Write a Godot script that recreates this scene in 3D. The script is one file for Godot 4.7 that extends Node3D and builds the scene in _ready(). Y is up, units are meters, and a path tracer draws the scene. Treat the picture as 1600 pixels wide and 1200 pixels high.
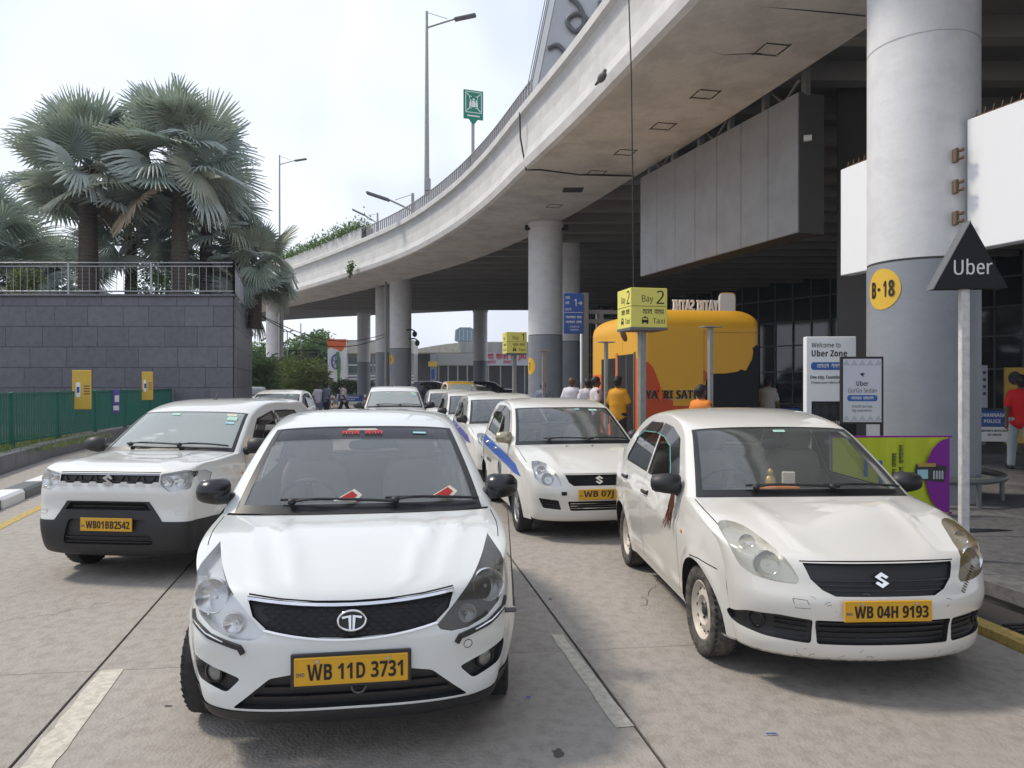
extends Node3D
# ---------------------------------------------------------------- mesh helpers
class MB:
	var v := PackedVector3Array()
	var n := PackedVector3Array()
	var uv := PackedVector2Array()
	func tri(a: Vector3, b: Vector3, c: Vector3, na: Vector3, nb: Vector3, nc: Vector3, ua := Vector2.ZERO, ub := Vector2.ZERO, uc := Vector2.ZERO) -> void:
		if (b - a).cross(c - a).dot(na + nb + nc) > 0.0:
			v.append(a); v.append(c); v.append(b)
			n.append(na); n.append(nc); n.append(nb)
			uv.append(ua); uv.append(uc); uv.append(ub)
		else:
			v.append(a); v.append(b); v.append(c)
			n.append(na); n.append(nb); n.append(nc)
			uv.append(ua); uv.append(ub); uv.append(uc)
	func face(a: Vector3, b: Vector3, c: Vector3, d: Vector3, out: Vector3) -> void:
		var k := (b - a).cross(c - a)
		if k.length_squared() < 1e-14:
			k = (c - a).cross(d - a)
		k = k.normalized()
		if k.dot(out) < 0.0:
			k = -k
		tri(a, b, c, k, k, k, Vector2(0, 0), Vector2(1, 0), Vector2(1, 1))
		tri(a, c, d, k, k, k, Vector2(0, 0), Vector2(1, 1), Vector2(0, 1))
	func flat(a: Vector3, b: Vector3, c: Vector3, out: Vector3) -> void:
		var k := (b - a).cross(c - a).normalized()
		if k.dot(out) < 0.0:
			k = -k
		tri(a, b, c, k, k, k)
	func box(c: Vector3, s: Vector3, b := Basis.IDENTITY, bev := 0.0) -> MB:
		var h := s * 0.5
		var e: float = minf(bev, minf(h.x, minf(h.y, h.z)) * 0.9)
		for ax in 3:
			var p := (ax + 1) % 3
			var q := (ax + 2) % 3
			for sg in [-1.0, 1.0]:
				var f := Vector3.ZERO; f[ax] = sg * h[ax]
				var pp := Vector3.ZERO; pp[p] = h[p] - e
				var qq := Vector3.ZERO; qq[q] = h[q] - e
				var o := Vector3.ZERO; o[ax] = sg
				face(c + b * (f - pp - qq), c + b * (f + pp - qq), c + b * (f + pp + qq), c + b * (f - pp + qq), b * o)
		if e > 0.0:
			for ax in 3:
				var p := (ax + 1) % 3
				var q := (ax + 2) % 3
				for sp in [-1.0, 1.0]:
					for sq in [-1.0, 1.0]:
						var l := Vector3.ZERO; l[ax] = h[ax] - e
						var a := Vector3.ZERO; a[p] = sp * h[p]; a[q] = sq * (h[q] - e)
						var d := Vector3.ZERO; d[p] = sp * (h[p] - e); d[q] = sq * h[q]
						face(c + b * (a - l), c + b * (a + l), c + b * (d + l), c + b * (d - l), b * (a + d))
			for sx in [-1.0, 1.0]:
				for sy in [-1.0, 1.0]:
					for sz in [-1.0, 1.0]:
						flat(c + b * Vector3(sx * h.x, sy * (h.y - e), sz * (h.z - e)), c + b * Vector3(sx * (h.x - e), sy * h.y, sz * (h.z - e)), c + b * Vector3(sx * (h.x - e), sy * (h.y - e), sz * h.z), b * Vector3(sx, sy, sz))
		return self
	# tube along points; r is one radius or one per point
	func tube(pts: Array, r, sides := 8, caps := true) -> MB:
		var m := pts.size()
		var rings := []
		var dirs := []
		var up := Vector3.UP
		for i in m:
			var t: Vector3 = (pts[mini(i + 1, m - 1)] - pts[maxi(i - 1, 0)]).normalized()
			if absf(t.dot(up)) > 0.95:
				up = Vector3.RIGHT if absf(t.x) < 0.9 else Vector3.BACK
			var sx := t.cross(up).normalized()
			var sy := sx.cross(t).normalized()
			up = sy
			var ring := PackedVector3Array()
			var dr := PackedVector3Array()
			var rr: float = r[i] if r is Array else r
			for k in sides:
				var a := TAU * k / sides
				var o := sx * cos(a) + sy * sin(a)
				ring.append(pts[i] + o * rr)
				dr.append(o)
			rings.append(ring); dirs.append(dr)
		for i in m - 1:
			for k in sides:
				var l := (k + 1) % sides
				tri(rings[i][k], rings[i + 1][k], rings[i + 1][l], dirs[i][k], dirs[i + 1][k], dirs[i + 1][l])
				tri(rings[i][k], rings[i + 1][l], rings[i][l], dirs[i][k], dirs[i + 1][l], dirs[i][l])
		if caps:
			for e in [[0, 1], [m - 1, m - 2]]:
				var o: Vector3 = (pts[e[0]] - pts[e[1]]).normalized()
				for k in sides:
					tri(pts[e[0]], rings[e[0]][k], rings[e[0]][(k + 1) % sides], o, o, o)
		return self
	# profile of Vector2(radius, height) turned round the y axis of xf
	func lathe(prof: Array, sides := 24, xf := Transform3D.IDENTITY, smooth := true) -> MB:
		for i in prof.size() - 1:
			var a: Vector2 = prof[i]
			var b: Vector2 = prof[i + 1]
			var d := (b - a).normalized()
			var nn := Vector2(d.y, -d.x)
			var na := nn
			var nb := nn
			if smooth:
				if i > 0:
					var d0: Vector2 = (a - prof[i - 1]).normalized()
					if d0.dot(d) > 0.6:
						na = (nn + Vector2(d0.y, -d0.x)).normalized()
				if i < prof.size() - 2:
					var d1: Vector2 = (prof[i + 2] - b).normalized()
					if d1.dot(d) > 0.6:
						nb = (nn + Vector2(d1.y, -d1.x)).normalized()
			for k in sides:
				var t0 := TAU * k / sides
				var t1 := TAU * (k + 1) / sides
				var c0 := Vector3(cos(t0), 0, sin(t0))
				var c1 := Vector3(cos(t1), 0, sin(t1))
				var p00 := xf * (c0 * a.x + Vector3(0, a.y, 0))
				var p01 := xf * (c1 * a.x + Vector3(0, a.y, 0))
				var p10 := xf * (c0 * b.x + Vector3(0, b.y, 0))
				var p11 := xf * (c1 * b.x + Vector3(0, b.y, 0))
				var n00 := xf.basis * (c0 * na.x + Vector3(0, na.y, 0))
				var n01 := xf.basis * (c1 * na.x + Vector3(0, na.y, 0))
				var n10 := xf.basis * (c0 * nb.x + Vector3(0, nb.y, 0))
				var n11 := xf.basis * (c1 * nb.x + Vector3(0, nb.y, 0))
				if a.x > 1e-6:
					tri(p00, p01, p11, n00, n01, n11)
				if b.x > 1e-6:
					tri(p00, p11, p10, n00, n11, n10)
		return self
	# flat polygon (Vector2 list) given thickness along z of xf, front at z = 0
	func prism(poly: PackedVector2Array, depth: float, xf := Transform3D.IDENTITY, sides := true) -> MB:
		var idx := Geometry2D.triangulate_polygon(poly)
		var nz := xf.basis.z.normalized()
		for i in range(0, idx.size(), 3):
			var a := poly[idx[i]]
			var b := poly[idx[i + 1]]
			var c := poly[idx[i + 2]]
			tri(xf * Vector3(a.x, a.y, 0), xf * Vector3(b.x, b.y, 0), xf * Vector3(c.x, c.y, 0), nz, nz, nz, a, b, c)
			if depth > 0.0:
				tri(xf * Vector3(a.x, a.y, -depth), xf * Vector3(b.x, b.y, -depth), xf * Vector3(c.x, c.y, -depth), -nz, -nz, -nz, a, b, c)
		if depth > 0.0 and sides:
			var area := 0.0
			for i in poly.size():
				area += poly[i].cross(poly[(i + 1) % poly.size()])
			for i in poly.size():
				var a := poly[i]
				var b := poly[(i + 1) % poly.size()]
				var d := (b - a) * signf(area)
				face(xf * Vector3(a.x, a.y, 0), xf * Vector3(b.x, b.y, 0), xf * Vector3(b.x, b.y, -depth), xf * Vector3(a.x, a.y, -depth), xf.basis * Vector3(d.y, -d.x, 0))
		return self
	# superellipsoid
	func blob(c: Vector3, r: Vector3, e := 0.6, b := Basis.IDENTITY, nu := 10, nv := 16) -> MB:
		var P := []
		var Q := []
		for i in nu + 1:
			var f := -PI / 2 + PI * i / nu
			var cf := pw(cos(f), e); var sf := pw(sin(f), e)
			var cg := pw(cos(f), 2.0 - e); var sg := pw(sin(f), 2.0 - e)
			var rp := PackedVector3Array()
			var rq := PackedVector3Array()
			for j in nv + 1:
				var g := TAU * j / nv
				rp.append(c + b * Vector3(r.x * cf * pw(cos(g), e), r.y * sf, r.z * cf * pw(sin(g), e)))
				rq.append((b * Vector3(cg * pw(cos(g), 2.0 - e) / r.x, sg / r.y, cg * pw(sin(g), 2.0 - e) / r.z)).normalized())
			P.append(rp); Q.append(rq)
		for i in nu:
			for j in nv:
				tri(P[i][j], P[i + 1][j], P[i + 1][j + 1], Q[i][j], Q[i + 1][j], Q[i + 1][j + 1])
				tri(P[i][j], P[i + 1][j + 1], P[i][j + 1], Q[i][j], Q[i + 1][j + 1], Q[i][j + 1])
		return self
	func pw(x: float, e: float) -> float:
		return signf(x) * pow(absf(x), e)
	func mesh() -> ArrayMesh:
		var a := []
		a.resize(Mesh.ARRAY_MAX)
		a[Mesh.ARRAY_VERTEX] = v
		a[Mesh.ARRAY_NORMAL] = n
		a[Mesh.ARRAY_TEX_UV] = uv
		var m := ArrayMesh.new()
		if v.size() > 0:
			m.add_surface_from_arrays(Mesh.PRIMITIVE_TRIANGLES, a)
		return m

# ---------------------------------------------------------------- nodes and tags
var M := {}
var names := {}

func numbered(called: String) -> String:
	var k: int = names.get(called, 0)
	names[called] = k + 1
	return called if k == 0 else "%s_%03d" % [called, k]

func inst(called: String, mesh: Mesh, m: Material, parent: Node3D, xf := Transform3D.IDENTITY) -> MeshInstance3D:
	var o := MeshInstance3D.new()
	o.name = called if parent != self else numbered(called)
	o.mesh = mesh
	o.material_override = m
	o.transform = xf
	parent.add_child(o, true)
	return o

func obj(called: String, mb: MB, m: Material, parent: Node3D = self) -> MeshInstance3D:
	return inst(called, mb.mesh(), m, parent)

func tag(o: Node3D, label: String, category: String, group := "", kind := "") -> Node3D:
	if label: o.set_meta("label", label)
	if category: o.set_meta("category", category)
	if group: o.set_meta("group", group)
	if kind: o.set_meta("kind", kind)
	return o

func thing(called: String, label: String, category: String, at := Vector3.ZERO, turn := 0.0, group := "") -> Node3D:
	var o := Node3D.new()
	o.name = numbered(called)
	add_child(o)
	o.position = at
	o.rotation.y = turn
	tag(o, label, category, group)
	return o

func structure(o: Node3D) -> Node3D:
	o.set_meta("kind", "structure")
	return o

func copy(o: Node3D, called: String, label: String, at: Vector3, turn: float) -> Node3D:
	var c: Node3D = o.duplicate()
	c.name = numbered(called)
	add_child(c)
	c.position = at
	c.rotation.y = turn
	c.set_meta("label", label)
	return c

# ---------------------------------------------------------------- materials
func lin(r: float, g: float, b: float, a := 1.0) -> Color:
	var c := Color(r, g, b).linear_to_srgb()
	c.a = a
	return c

func mat(c: Color, rough := 0.7, metal := 0.0, spec := 0.5) -> StandardMaterial3D:
	var m := StandardMaterial3D.new()
	m.albedo_color = c
	m.roughness = rough
	m.metallic = metal
	m.metallic_specular = spec
	return m

func glass(c: Color, rough := 0.02) -> StandardMaterial3D:
	var m := mat(c, rough)
	m.transparency = BaseMaterial3D.TRANSPARENCY_ALPHA
	return m

func noise_tex(freq: float, seed_: int, stops: Array, size := 512, oct := 4, kind := FastNoiseLite.TYPE_SIMPLEX_SMOOTH) -> NoiseTexture2D:
	var f := FastNoiseLite.new()
	f.noise_type = kind
	f.seed = seed_
	f.frequency = freq
	f.fractal_octaves = oct
	f.fractal_gain = .68
	var t := NoiseTexture2D.new()
	t.noise = f
	t.width = size
	t.height = size
	t.seamless = true
	t.seamless_blend_skirt = 0.2
	var g := Gradient.new()
	var off := PackedFloat32Array()
	var col := PackedColorArray()
	for s in stops:
		off.append(s[0]); col.append(s[1])
	g.offsets = off
	g.colors = col
	t.color_ramp = g
	return t

var bumps := {}

func bump_tex(freq: float, seed_: int, strength := 4.0, size := 512, oct := 4) -> NoiseTexture2D:
	var key := [freq, strength, size]
	if bumps.has(key):
		return bumps[key]
	var f := FastNoiseLite.new()
	f.seed = seed_
	f.frequency = freq
	f.fractal_octaves = oct
	var t := NoiseTexture2D.new()
	t.noise = f
	t.width = size
	t.height = size
	t.seamless = true
	t.as_normal_map = true
	t.bump_strength = strength
	bumps[key] = t
	return t

# a surface with two layers of mottling mapped in world space
func rough_mat(base: Color, lo: float, hi: float, metres: float, seed_: int, rough := 0.9, bump := 3.0, freq := 0.012, tint := Color.WHITE) -> StandardMaterial3D:
	var m := mat(base, rough)
	m.albedo_texture = noise_tex(freq, seed_, [[0.0, Color(lo, lo, lo) * tint], [0.35, Color(lerpf(lo, hi, .45), lerpf(lo, hi, .45), lerpf(lo, hi, .45))], [0.65, Color(hi, hi, hi)], [1.0, Color(lerpf(lo, hi, .7), lerpf(lo, hi, .7), lerpf(lo, hi, .7))]], 512, 6)
	m.uv1_triplanar = true
	m.uv1_world_triplanar = true
	m.uv1_scale = Vector3.ONE / metres
	if bump > 0.0:
		m.normal_enabled = true
		m.normal_texture = bump_tex(0.06, seed_ + 9, bump)
		m.normal_scale = 0.6
	return m

var fonts := {}
func font(bold: bool) -> Font:
	if not fonts.has(bold):
		var f := SystemFont.new()
		f.font_names = PackedStringArray(["Droid Sans"])
		f.font_weight = 700 if bold else 400
		fonts[bold] = f
	return fonts[bold]

# raised lettering, centred on xf, facing its +z; wide > 0 squeezes it to that width
func letters(called: String, text: String, high: float, wide: float, m: Material, parent: Node3D, xf: Transform3D, bold := false, depth := 0.004) -> MeshInstance3D:
	var t := TextMesh.new()
	t.text = text
	t.font = font(bold)
	t.font_size = 64
	t.pixel_size = 0.01
	t.depth = 0.02
	t.curve_step = 1.0
	var bb := t.get_aabb()
	var cap := 0.46
	var s := high / cap
	var sx := s if wide <= 0.0 else wide / maxf(bb.size.x, 0.001)
	var c := bb.get_center()
	var loc := Transform3D(Basis.from_scale(Vector3(sx, s, depth / 0.02)), Vector3.ZERO)
	loc.origin = -(loc.basis * Vector3(c.x, c.y, 0.0))
	return inst(called, t, m, parent, xf * loc)

# a headline with hanging strokes, the look of Bengali and Devanagari print
func indic(called: String, wide: float, high: float, m: Material, parent: Node3D, xf: Transform3D, seed_: int, words := [4, 4]) -> MeshInstance3D:
	var r := RandomNumberGenerator.new()
	r.seed = seed_
	var mb := MB.new()
	var total := 0.0
	for w in words: total += w + 0.8
	var cw := wide / (total - 0.8)
	var x := -wide / 2
	var th := high * 0.09
	for w in words:
		mb.box(xf * Vector3(x + cw * w / 2, high * 0.35, 0.001), Vector3(cw * w, th * 1.5, 0.002), xf.basis)
		for k in w:
			var cx = x + cw * (k + 0.5)
			mb.box(xf * Vector3(cx + cw * 0.3, -high * 0.05, 0.001), Vector3(th * 1.3, high * 0.8, 0.002), xf.basis)
			var pts := []
			var a0 := r.randf_range(0.0, 1.5)
			for j in 7:
				var a := a0 + j * r.randf_range(0.55, 0.85)
				pts.append(xf * Vector3(cx - cw * 0.06 + cos(a) * cw * 0.3, -high * 0.06 + sin(a) * high * 0.26, 0.001))
			for j in 6:
				var pa: Vector3 = pts[j]
				var pb: Vector3 = pts[j + 1]
				var d := pb - pa
				mb.box((pa + pb) / 2, Vector3(d.length() + th * 0.5, th * 1.2, 0.002), Basis(d.normalized(), xf.basis.z.cross(d.normalized()).normalized(), xf.basis.z))
			if r.randf() < 0.4:
				mb.box(xf * Vector3(cx, high * 0.47, 0.001), Vector3(cw * 0.5, th, 0.002), xf.basis * Basis(Vector3.BACK, 0.5))
		x += cw * (w + 0.8)
	return obj(called, mb, m, parent)
# ---------------------------------------------------------------- car bodies
# A body is a smooth skin: a top sheet (nose, bonnet, screen, roof, tail) between a centre profile C and an edge
# profile E, and two side sheets that hang from E. Windows, lamps, grilles and shut lines are cut out of that skin.
class Car:
	var C: Array
	var E: Array
	var N: Array
	var sharp := []
	var W := 0.85
	var sect: Array
	var uf := 1.0
	var pf := 0.2
	var ur := 3.1
	var pr := 0.16
	var sill := 0.22
	var arches := []        # [u, y, radius]
	var creases := []       # [a, b, amount, width] on the sides
	var hood := []          # [s0, s1, x0, x1, amount, width] ridges on the top sheet
	var pits := []          # [x, y, rx, ry, amount] hollows in the nose
	var tris := []
	var parts := []         # [name, MB, material, parent name]
	var nose := []
	var grid := {}

	func tan_at(P: Array, i: int, back: bool) -> Vector2:
		if i == 0:
			return (P[1] - P[0]).normalized()
		if i == P.size() - 1:
			return (P[i] - P[i - 1]).normalized()
		if i in sharp:
			return (P[i] - P[i - 1]).normalized() if back else (P[i + 1] - P[i]).normalized()
		return ((P[i + 1] - P[i]).normalized() + (P[i] - P[i - 1]).normalized()).normalized()

	func spl(P: Array, i: int, f: float) -> Vector2:
		var a: Vector2 = P[i]
		var b: Vector2 = P[i + 1]
		var l := (b - a).length()
		var m0 := tan_at(P, i, false) * l
		var m1 := tan_at(P, i + 1, true) * l
		var f2 := f * f
		var f3 := f2 * f
		return a * (2 * f3 - 3 * f2 + 1) + m0 * (f3 - 2 * f2 + f) + b * (3 * f2 - 2 * f3) + m1 * (f3 - f2)

	func table(y: float) -> float:
		if y <= sect[0].x:
			return sect[0].y
		for i in sect.size() - 1:
			var a: Vector2 = sect[i]
			var b: Vector2 = sect[i + 1]
			if y <= b.x:
				var f := (y - a.x) / (b.x - a.x)
				var ma := 0.0
				var mb := 0.0
				var k := (b.y - a.y)
				ma = k if i == 0 else 0.5 * (k + (a.y - sect[i - 1].y) / (a.x - sect[i - 1].x) * (b.x - a.x))
				mb = k if i == sect.size() - 2 else 0.5 * (k + (sect[i + 2].y - b.y) / (sect[i + 2].x - b.x) * (b.x - a.x))
				var f2 := f * f
				var f3 := f2 * f
				return a.y * (2 * f3 - 3 * f2 + 1) + ma * (f3 - 2 * f2 + f) + b.y * (3 * f2 - 2 * f3) + mb * (f3 - f2)
		return sect[-1].y

	func half(u: float, y: float) -> float:
		var w := W * table(y)
		if u < uf:
			var k := (uf - u) / uf
			w *= 1.0 - pf * k * k * k
		elif u > ur:
			var k = (u - ur) / (C[-2].x - ur)
			w *= 1.0 - pr * k * k * k
		for a in arches:
			var r := Vector2(u - a[0], y - a[1]).length()
			var q: float = (r - a[2] - 0.01) / 0.05
			if q < 3.0 and y < 0.95:
				w += 0.016 * exp(-q * q) if q > 0.0 else 0.016
		for c in creases:
			var d: Vector2 = c[1] - c[0]
			var q = Vector2(u, y) - c[0]
			var along: float = q.dot(d) / d.length_squared()
			if along > -0.15 and along < 1.15:
				var off: float = d.normalized().cross(q) / c[3]
				if off > -3.0 and off < 3.0:
					var fade := smoothstep(-0.15, 0.1, along) * (1.0 - smoothstep(0.9, 1.15, along))
					w += c[2] * fade * (exp(-off * off * (0.35 if off < 0.0 else 3.0)))
		return w

	func row(i: int, f: float) -> Array:
		var c := spl(C, i, f)
		var e := spl(E, i, f)
		return [c, e, lerpf(N[i], N[i + 1], f), half(e.x, e.y), i + f]

	func at_row(r: Array, a: float) -> Vector3:
		var n: float = r[2]
		var t := pow(sin(a), 2.0 / n)
		var ff := 1.0 - pow(maxf(cos(a), 0.0), 2.0 / n)
		var u: float = lerpf(r[0].x, r[1].x, ff)
		var y: float = lerpf(r[0].y, r[1].y, ff)
		var x: float = r[3] * t
		var s: float = r[4]
		for h in hood:
			if s > h[0] and s < h[1]:
				var k: float = (s - h[0]) / (h[1] - h[0])
				var q: float = (x - lerpf(h[2], h[3], k)) / h[5]
				if absf(q) < 3.0:
					y += h[4] * sin(k * PI) * exp(-q * q)
		if u < 0.9:
			for p in pits:
				var qx: float = (x - p[0]) / p[2]
				var qy: float = (y - p[1]) / p[3]
				var e: float = qx * qx + qy * qy
				if e < 8.0:
					u += p[4] * exp(-e)
		return Vector3(x, y, -u)

	# a point of the top sheet: s along, t across (-1 .. 1)
	func top(s: float, t: float, lift := 0.0) -> Vector3:
		var i := clampi(int(s), 0, C.size() - 2)
		var r := row(i, s - i)
		var a := asin(pow(minf(absf(t), 1.0), r[2] / 2.0))
		var p := at_row(r, a)
		if lift != 0.0:
			p += top_n(i, s - i, a) * lift
		if t < 0.0:
			p.x = -p.x
		return p

	func top_n(i: int, f: float, a: float) -> Vector3:
		var r := row(i, f)
		var df := 0.03 if f < 0.5 else -0.03
		var da := 0.03 if a < 0.8 else -0.03
		var p := at_row(r, a)
		var k := (at_row(row(i, f + df), a) - p) * signf(df)
		var l := (at_row(r, a + da) - p) * signf(da)
		var nn := l.cross(k)
		if nn.length_squared() < 1e-16:
			return Vector3.RIGHT
		return nn.normalized()

	func side_n(u: float, y: float) -> Vector3:
		var e := 0.004
		return Vector3(1.0, -(half(u, y + e) - half(u, y - e)) / (2 * e), (half(u + e, y) - half(u - e, y)) / (2 * e)).normalized()

	func skin(na := 20, nr := 16) -> void:
		var rows := []          # [positions, normals, s, e, ub]
		for i in C.size() - 1:
			var l: float = maxf((C[i + 1] - C[i]).length(), (E[i + 1] - E[i]).length())
			var m := clampi(int(l / 0.05), 2, 12)
			for j in m + 1:
				var f := float(j) / m
				var r := row(i, f)
				var df := 0.03 if f < 0.5 else -0.03
				var r2 := row(i, f + df)
				var ps := PackedVector3Array()
				var ns := PackedVector3Array()
				for k in na + 1:
					var a := PI / 2 * k / na
					var p := at_row(r, a)
					var da := 0.03 if k < na / 2 else -0.03
					var q := ((at_row(r, a + da) - p) * signf(da)).cross((at_row(r2, a) - p) * signf(df))
					ps.append(p)
					ns.append(q.normalized() if q.length_squared() > 1e-18 else Vector3.RIGHT)
				ns[0] = Vector3(0, ns[0].y, ns[0].z).normalized()
				rows.append([ps, ns, i + f, r[1], j == 0])
		var m2 := rows.size()
		for i in m2 - 1:
			if rows[i + 1][4]:
				continue
			var a: Array = rows[i]
			var b: Array = rows[i + 1]
			for k in na:
				for sg in [1.0, -1.0]:
					var q := []
					for w in [[a, k], [a, k + 1], [b, k + 1], [b, k]]:
						var p: Vector3 = w[0][0][w[1]]
						var nn: Vector3 = w[0][1][w[1]]
						var t: float = clampf(pow(sin(PI / 2 * w[1] / na), 2.0 / lerpf(N[int(minf(w[0][2], N.size() - 2))], N[int(minf(w[0][2], N.size() - 2)) + 1], w[0][2] - int(minf(w[0][2], N.size() - 2)))), 0, 1)
						q.append([Vector3(p.x * sg, p.y, p.z), Vector3(nn.x * sg, nn.y, nn.z), Vector3(t * sg, w[0][2], 0)])
					add_tri(q[0], q[1], q[2])
					add_tri(q[0], q[2], q[3])
			# side
			var ea: Vector2 = a[3]
			var eb: Vector2 = b[3]
			var fa := Vector2(lerpf(E[0].x, E[-1].x, a[2] / (C.size() - 1)) * 0.3 + ea.x * 0.7, sill)
			var fb := Vector2(lerpf(E[0].x, E[-1].x, b[2] / (C.size() - 1)) * 0.3 + eb.x * 0.7, sill)
			for k in nr:
				var quad := []
				for w in [[ea, fa, k], [ea, fa, k + 1], [eb, fb, k + 1], [eb, fb, k]]:
					var e: Vector2 = w[0].lerp(w[1], float(w[2]) / nr)
					quad.append([Vector3(half(e.x, e.y), e.y, -e.x), side_n(e.x, e.y), Vector3(e.x, e.y, 1)])
				for sg in [1.0, -1.0]:
					var q := []
					for w in quad:
						q.append([Vector3(w[0].x * sg, w[0].y, w[0].z), Vector3(w[1].x * sg, w[1].y, w[1].z), w[2]])
					add_tri(q[0], q[1], q[2])
					add_tri(q[0], q[2], q[3])
		for t in tris:
			if t[2].z < 0.5 and t[0].z > -1.0:
				nose.append(t)

	func add_tri(a: Array, b: Array, c: Array) -> void:
		if (b[0] - a[0]).cross(c[0] - a[0]).length_squared() > 1e-14:
			tris.append(PackedVector3Array([a[0], a[1], a[2], b[0], b[1], b[2], c[0], c[1], c[2]]))

	# where a line straight into the nose at (x, y) meets it: [point, normal]
	func hit(x: float, y: float) -> Array:
		for k in 12:
			var r := hit1(x, y)
			if r[0].z < 8.0:
				return r
			x *= 0.985
			y = lerpf(y, 0.6, 0.01)
		return [Vector3(x, y, 0), Vector3.BACK]

	func hit1(x: float, y: float) -> Array:
		var p := Vector2(x, y)
		var best := [Vector3(x, y, 9), Vector3.BACK]
		var bz := -9.0
		if grid.is_empty():
			for t in nose:
				var lo := Vector2i(floori(minf(t[0].x, minf(t[3].x, t[6].x)) * 25.0), floori(minf(t[0].y, minf(t[3].y, t[6].y)) * 25.0))
				var hi := Vector2i(floori(maxf(t[0].x, maxf(t[3].x, t[6].x)) * 25.0), floori(maxf(t[0].y, maxf(t[3].y, t[6].y)) * 25.0))
				for gx in range(lo.x, hi.x + 1):
					for gy in range(lo.y, hi.y + 1):
						var key := Vector2i(gx, gy)
						if not grid.has(key): grid[key] = []
						grid[key].append(t)
		for t in grid.get(Vector2i(floori(x * 25.0), floori(y * 25.0)), []):
			var a := Vector2(t[0].x, t[0].y)
			var b := Vector2(t[3].x, t[3].y)
			var c := Vector2(t[6].x, t[6].y)
			if (a.x < x and b.x < x and c.x < x) or (a.x > x and b.x > x and c.x > x) or (a.y < y and b.y < y and c.y < y) or (a.y > y and b.y > y and c.y > y):
				continue
			var d := (b - a).cross(c - a)
			if absf(d) < 1e-12:
				continue
			var w1 := (p - a).cross(c - a) / d
			var w2 := (b - a).cross(p - a) / d
			if w1 >= -1e-4 and w2 >= -1e-4 and w1 + w2 <= 1.0001:
				var z: float = t[0].z * (1 - w1 - w2) + t[3].z * w1 + t[6].z * w2
				if z > bz:
					bz = z
					best = [Vector3(x, y, z), (t[1] * (1 - w1 - w2) + t[4] * w1 + t[7] * w2).normalized()]
		return best

	static func pr2(mode: int, p: Vector3, q: Vector3) -> Vector2:
		match mode:
			0: return Vector2(p.x, p.y)
			1: return Vector2(-p.z, p.y)
			2: return Vector2(p.x, -p.z)
		return Vector2(q.x, q.y)

	func clip(poly: PackedVector3Array, mode: int, o: Vector2, nn: Vector2) -> Array:
		var ins := PackedVector3Array()
		var outs := PackedVector3Array()
		var m := poly.size() / 3
		var ds := PackedFloat32Array()
		var any_in := false
		var any_out := false
		for i in m:
			var d := (pr2(mode, poly[i * 3], poly[i * 3 + 2]) - o).dot(nn)
			if absf(d) < 1e-6: d = 0.0
			ds.append(d)
			if d < 0.0: any_in = true
			if d > 0.0: any_out = true
		if not any_out:
			return [poly, outs]
		if not any_in:
			return [ins, poly]
		for i in m:
			var j := (i + 1) % m
			var a := i * 3
			var b := j * 3
			if ds[i] <= 0.0:
				ins.append(poly[a]); ins.append(poly[a + 1]); ins.append(poly[a + 2])
			if ds[i] >= 0.0:
				outs.append(poly[a]); outs.append(poly[a + 1]); outs.append(poly[a + 2])
			if ds[i] * ds[j] < 0.0:
				var f := ds[i] / (ds[i] - ds[j])
				for k in 3:
					var w := poly[a + k].lerp(poly[b + k], f)
					ins.append(w); outs.append(w)
		return [ins, outs]

	# cut a patch out of the skin: it becomes a part of its own, pushed along the normal by off
	# want: 0 any sheet, 1 top sheet, 2 right side (x > 0), 3 left side; names starting with "-" are thrown away
	func cut(called: String, mode: int, poly: Array, m: Material, off := 0.0, want := 0, far := .5, parent := "", wall: Material = null) -> MB:
		var pp := PackedVector2Array(poly)
		var pieces := [pp]
		var is_convex := true
		for i in pp.size():
			var s := (pp[(i + 1) % pp.size()] - pp[i]).cross(pp[(i + 2) % pp.size()] - pp[(i + 1) % pp.size()])
			var s0 := (pp[1] - pp[0]).cross(pp[2] - pp[1])
			if s * s0 < 0.0: is_convex = false
		if not is_convex:
			pieces = Geometry2D.decompose_polygon_in_convex(pp)
		var taken := []
		for piece in pieces:
			var area := 0.0
			for i in piece.size():
				area += piece[i].cross(piece[(i + 1) % piece.size()])
			var sg := signf(area)
			var lo := Vector2(1e9, 1e9)
			var hi := -lo
			for p in piece:
				lo = lo.min(p); hi = hi.max(p)
			var keep := []
			for t in tris:
				var ok := true
				if want == 1: ok = t[2].z < 0.5
				elif want == 2: ok = t[2].z > 0.5 and t[0].x > 0.0
				elif want == 3: ok = t[2].z > 0.5 and t[0].x < 0.0
				if ok and mode == 0 and -t[0].z > far: ok = false
				if ok:
					var a := pr2(mode, t[0], t[2])
					var b := pr2(mode, t[3], t[5])
					var c := pr2(mode, t[6], t[8])
					if (a.x < lo.x and b.x < lo.x and c.x < lo.x) or (a.y < lo.y and b.y < lo.y and c.y < lo.y) or (a.x > hi.x and b.x > hi.x and c.x > hi.x) or (a.y > hi.y and b.y > hi.y and c.y > hi.y):
						ok = false
				if not ok:
					keep.append(t)
					continue
				var cur: PackedVector3Array = t
				for i in piece.size():
					var a: Vector2 = piece[i]
					var d: Vector2 = (piece[(i + 1) % piece.size()] - a) * sg
					var r := clip(cur, mode, a, Vector2(d.y, -d.x).normalized())
					var rest: PackedVector3Array = r[1]
					for k in range(2, rest.size() / 3):
						keep.append(rest.slice(0, 3) + rest.slice(k * 3 - 3, k * 3 + 3))
					cur = r[0]
					if cur.size() < 9:
						break
				for k in range(2, cur.size() / 3):
					taken.append(cur.slice(0, 3) + cur.slice(k * 3 - 3, k * 3 + 3))
			tris = keep
		var mb := MB.new()
		if called.begins_with("-"):
			return mb
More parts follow.
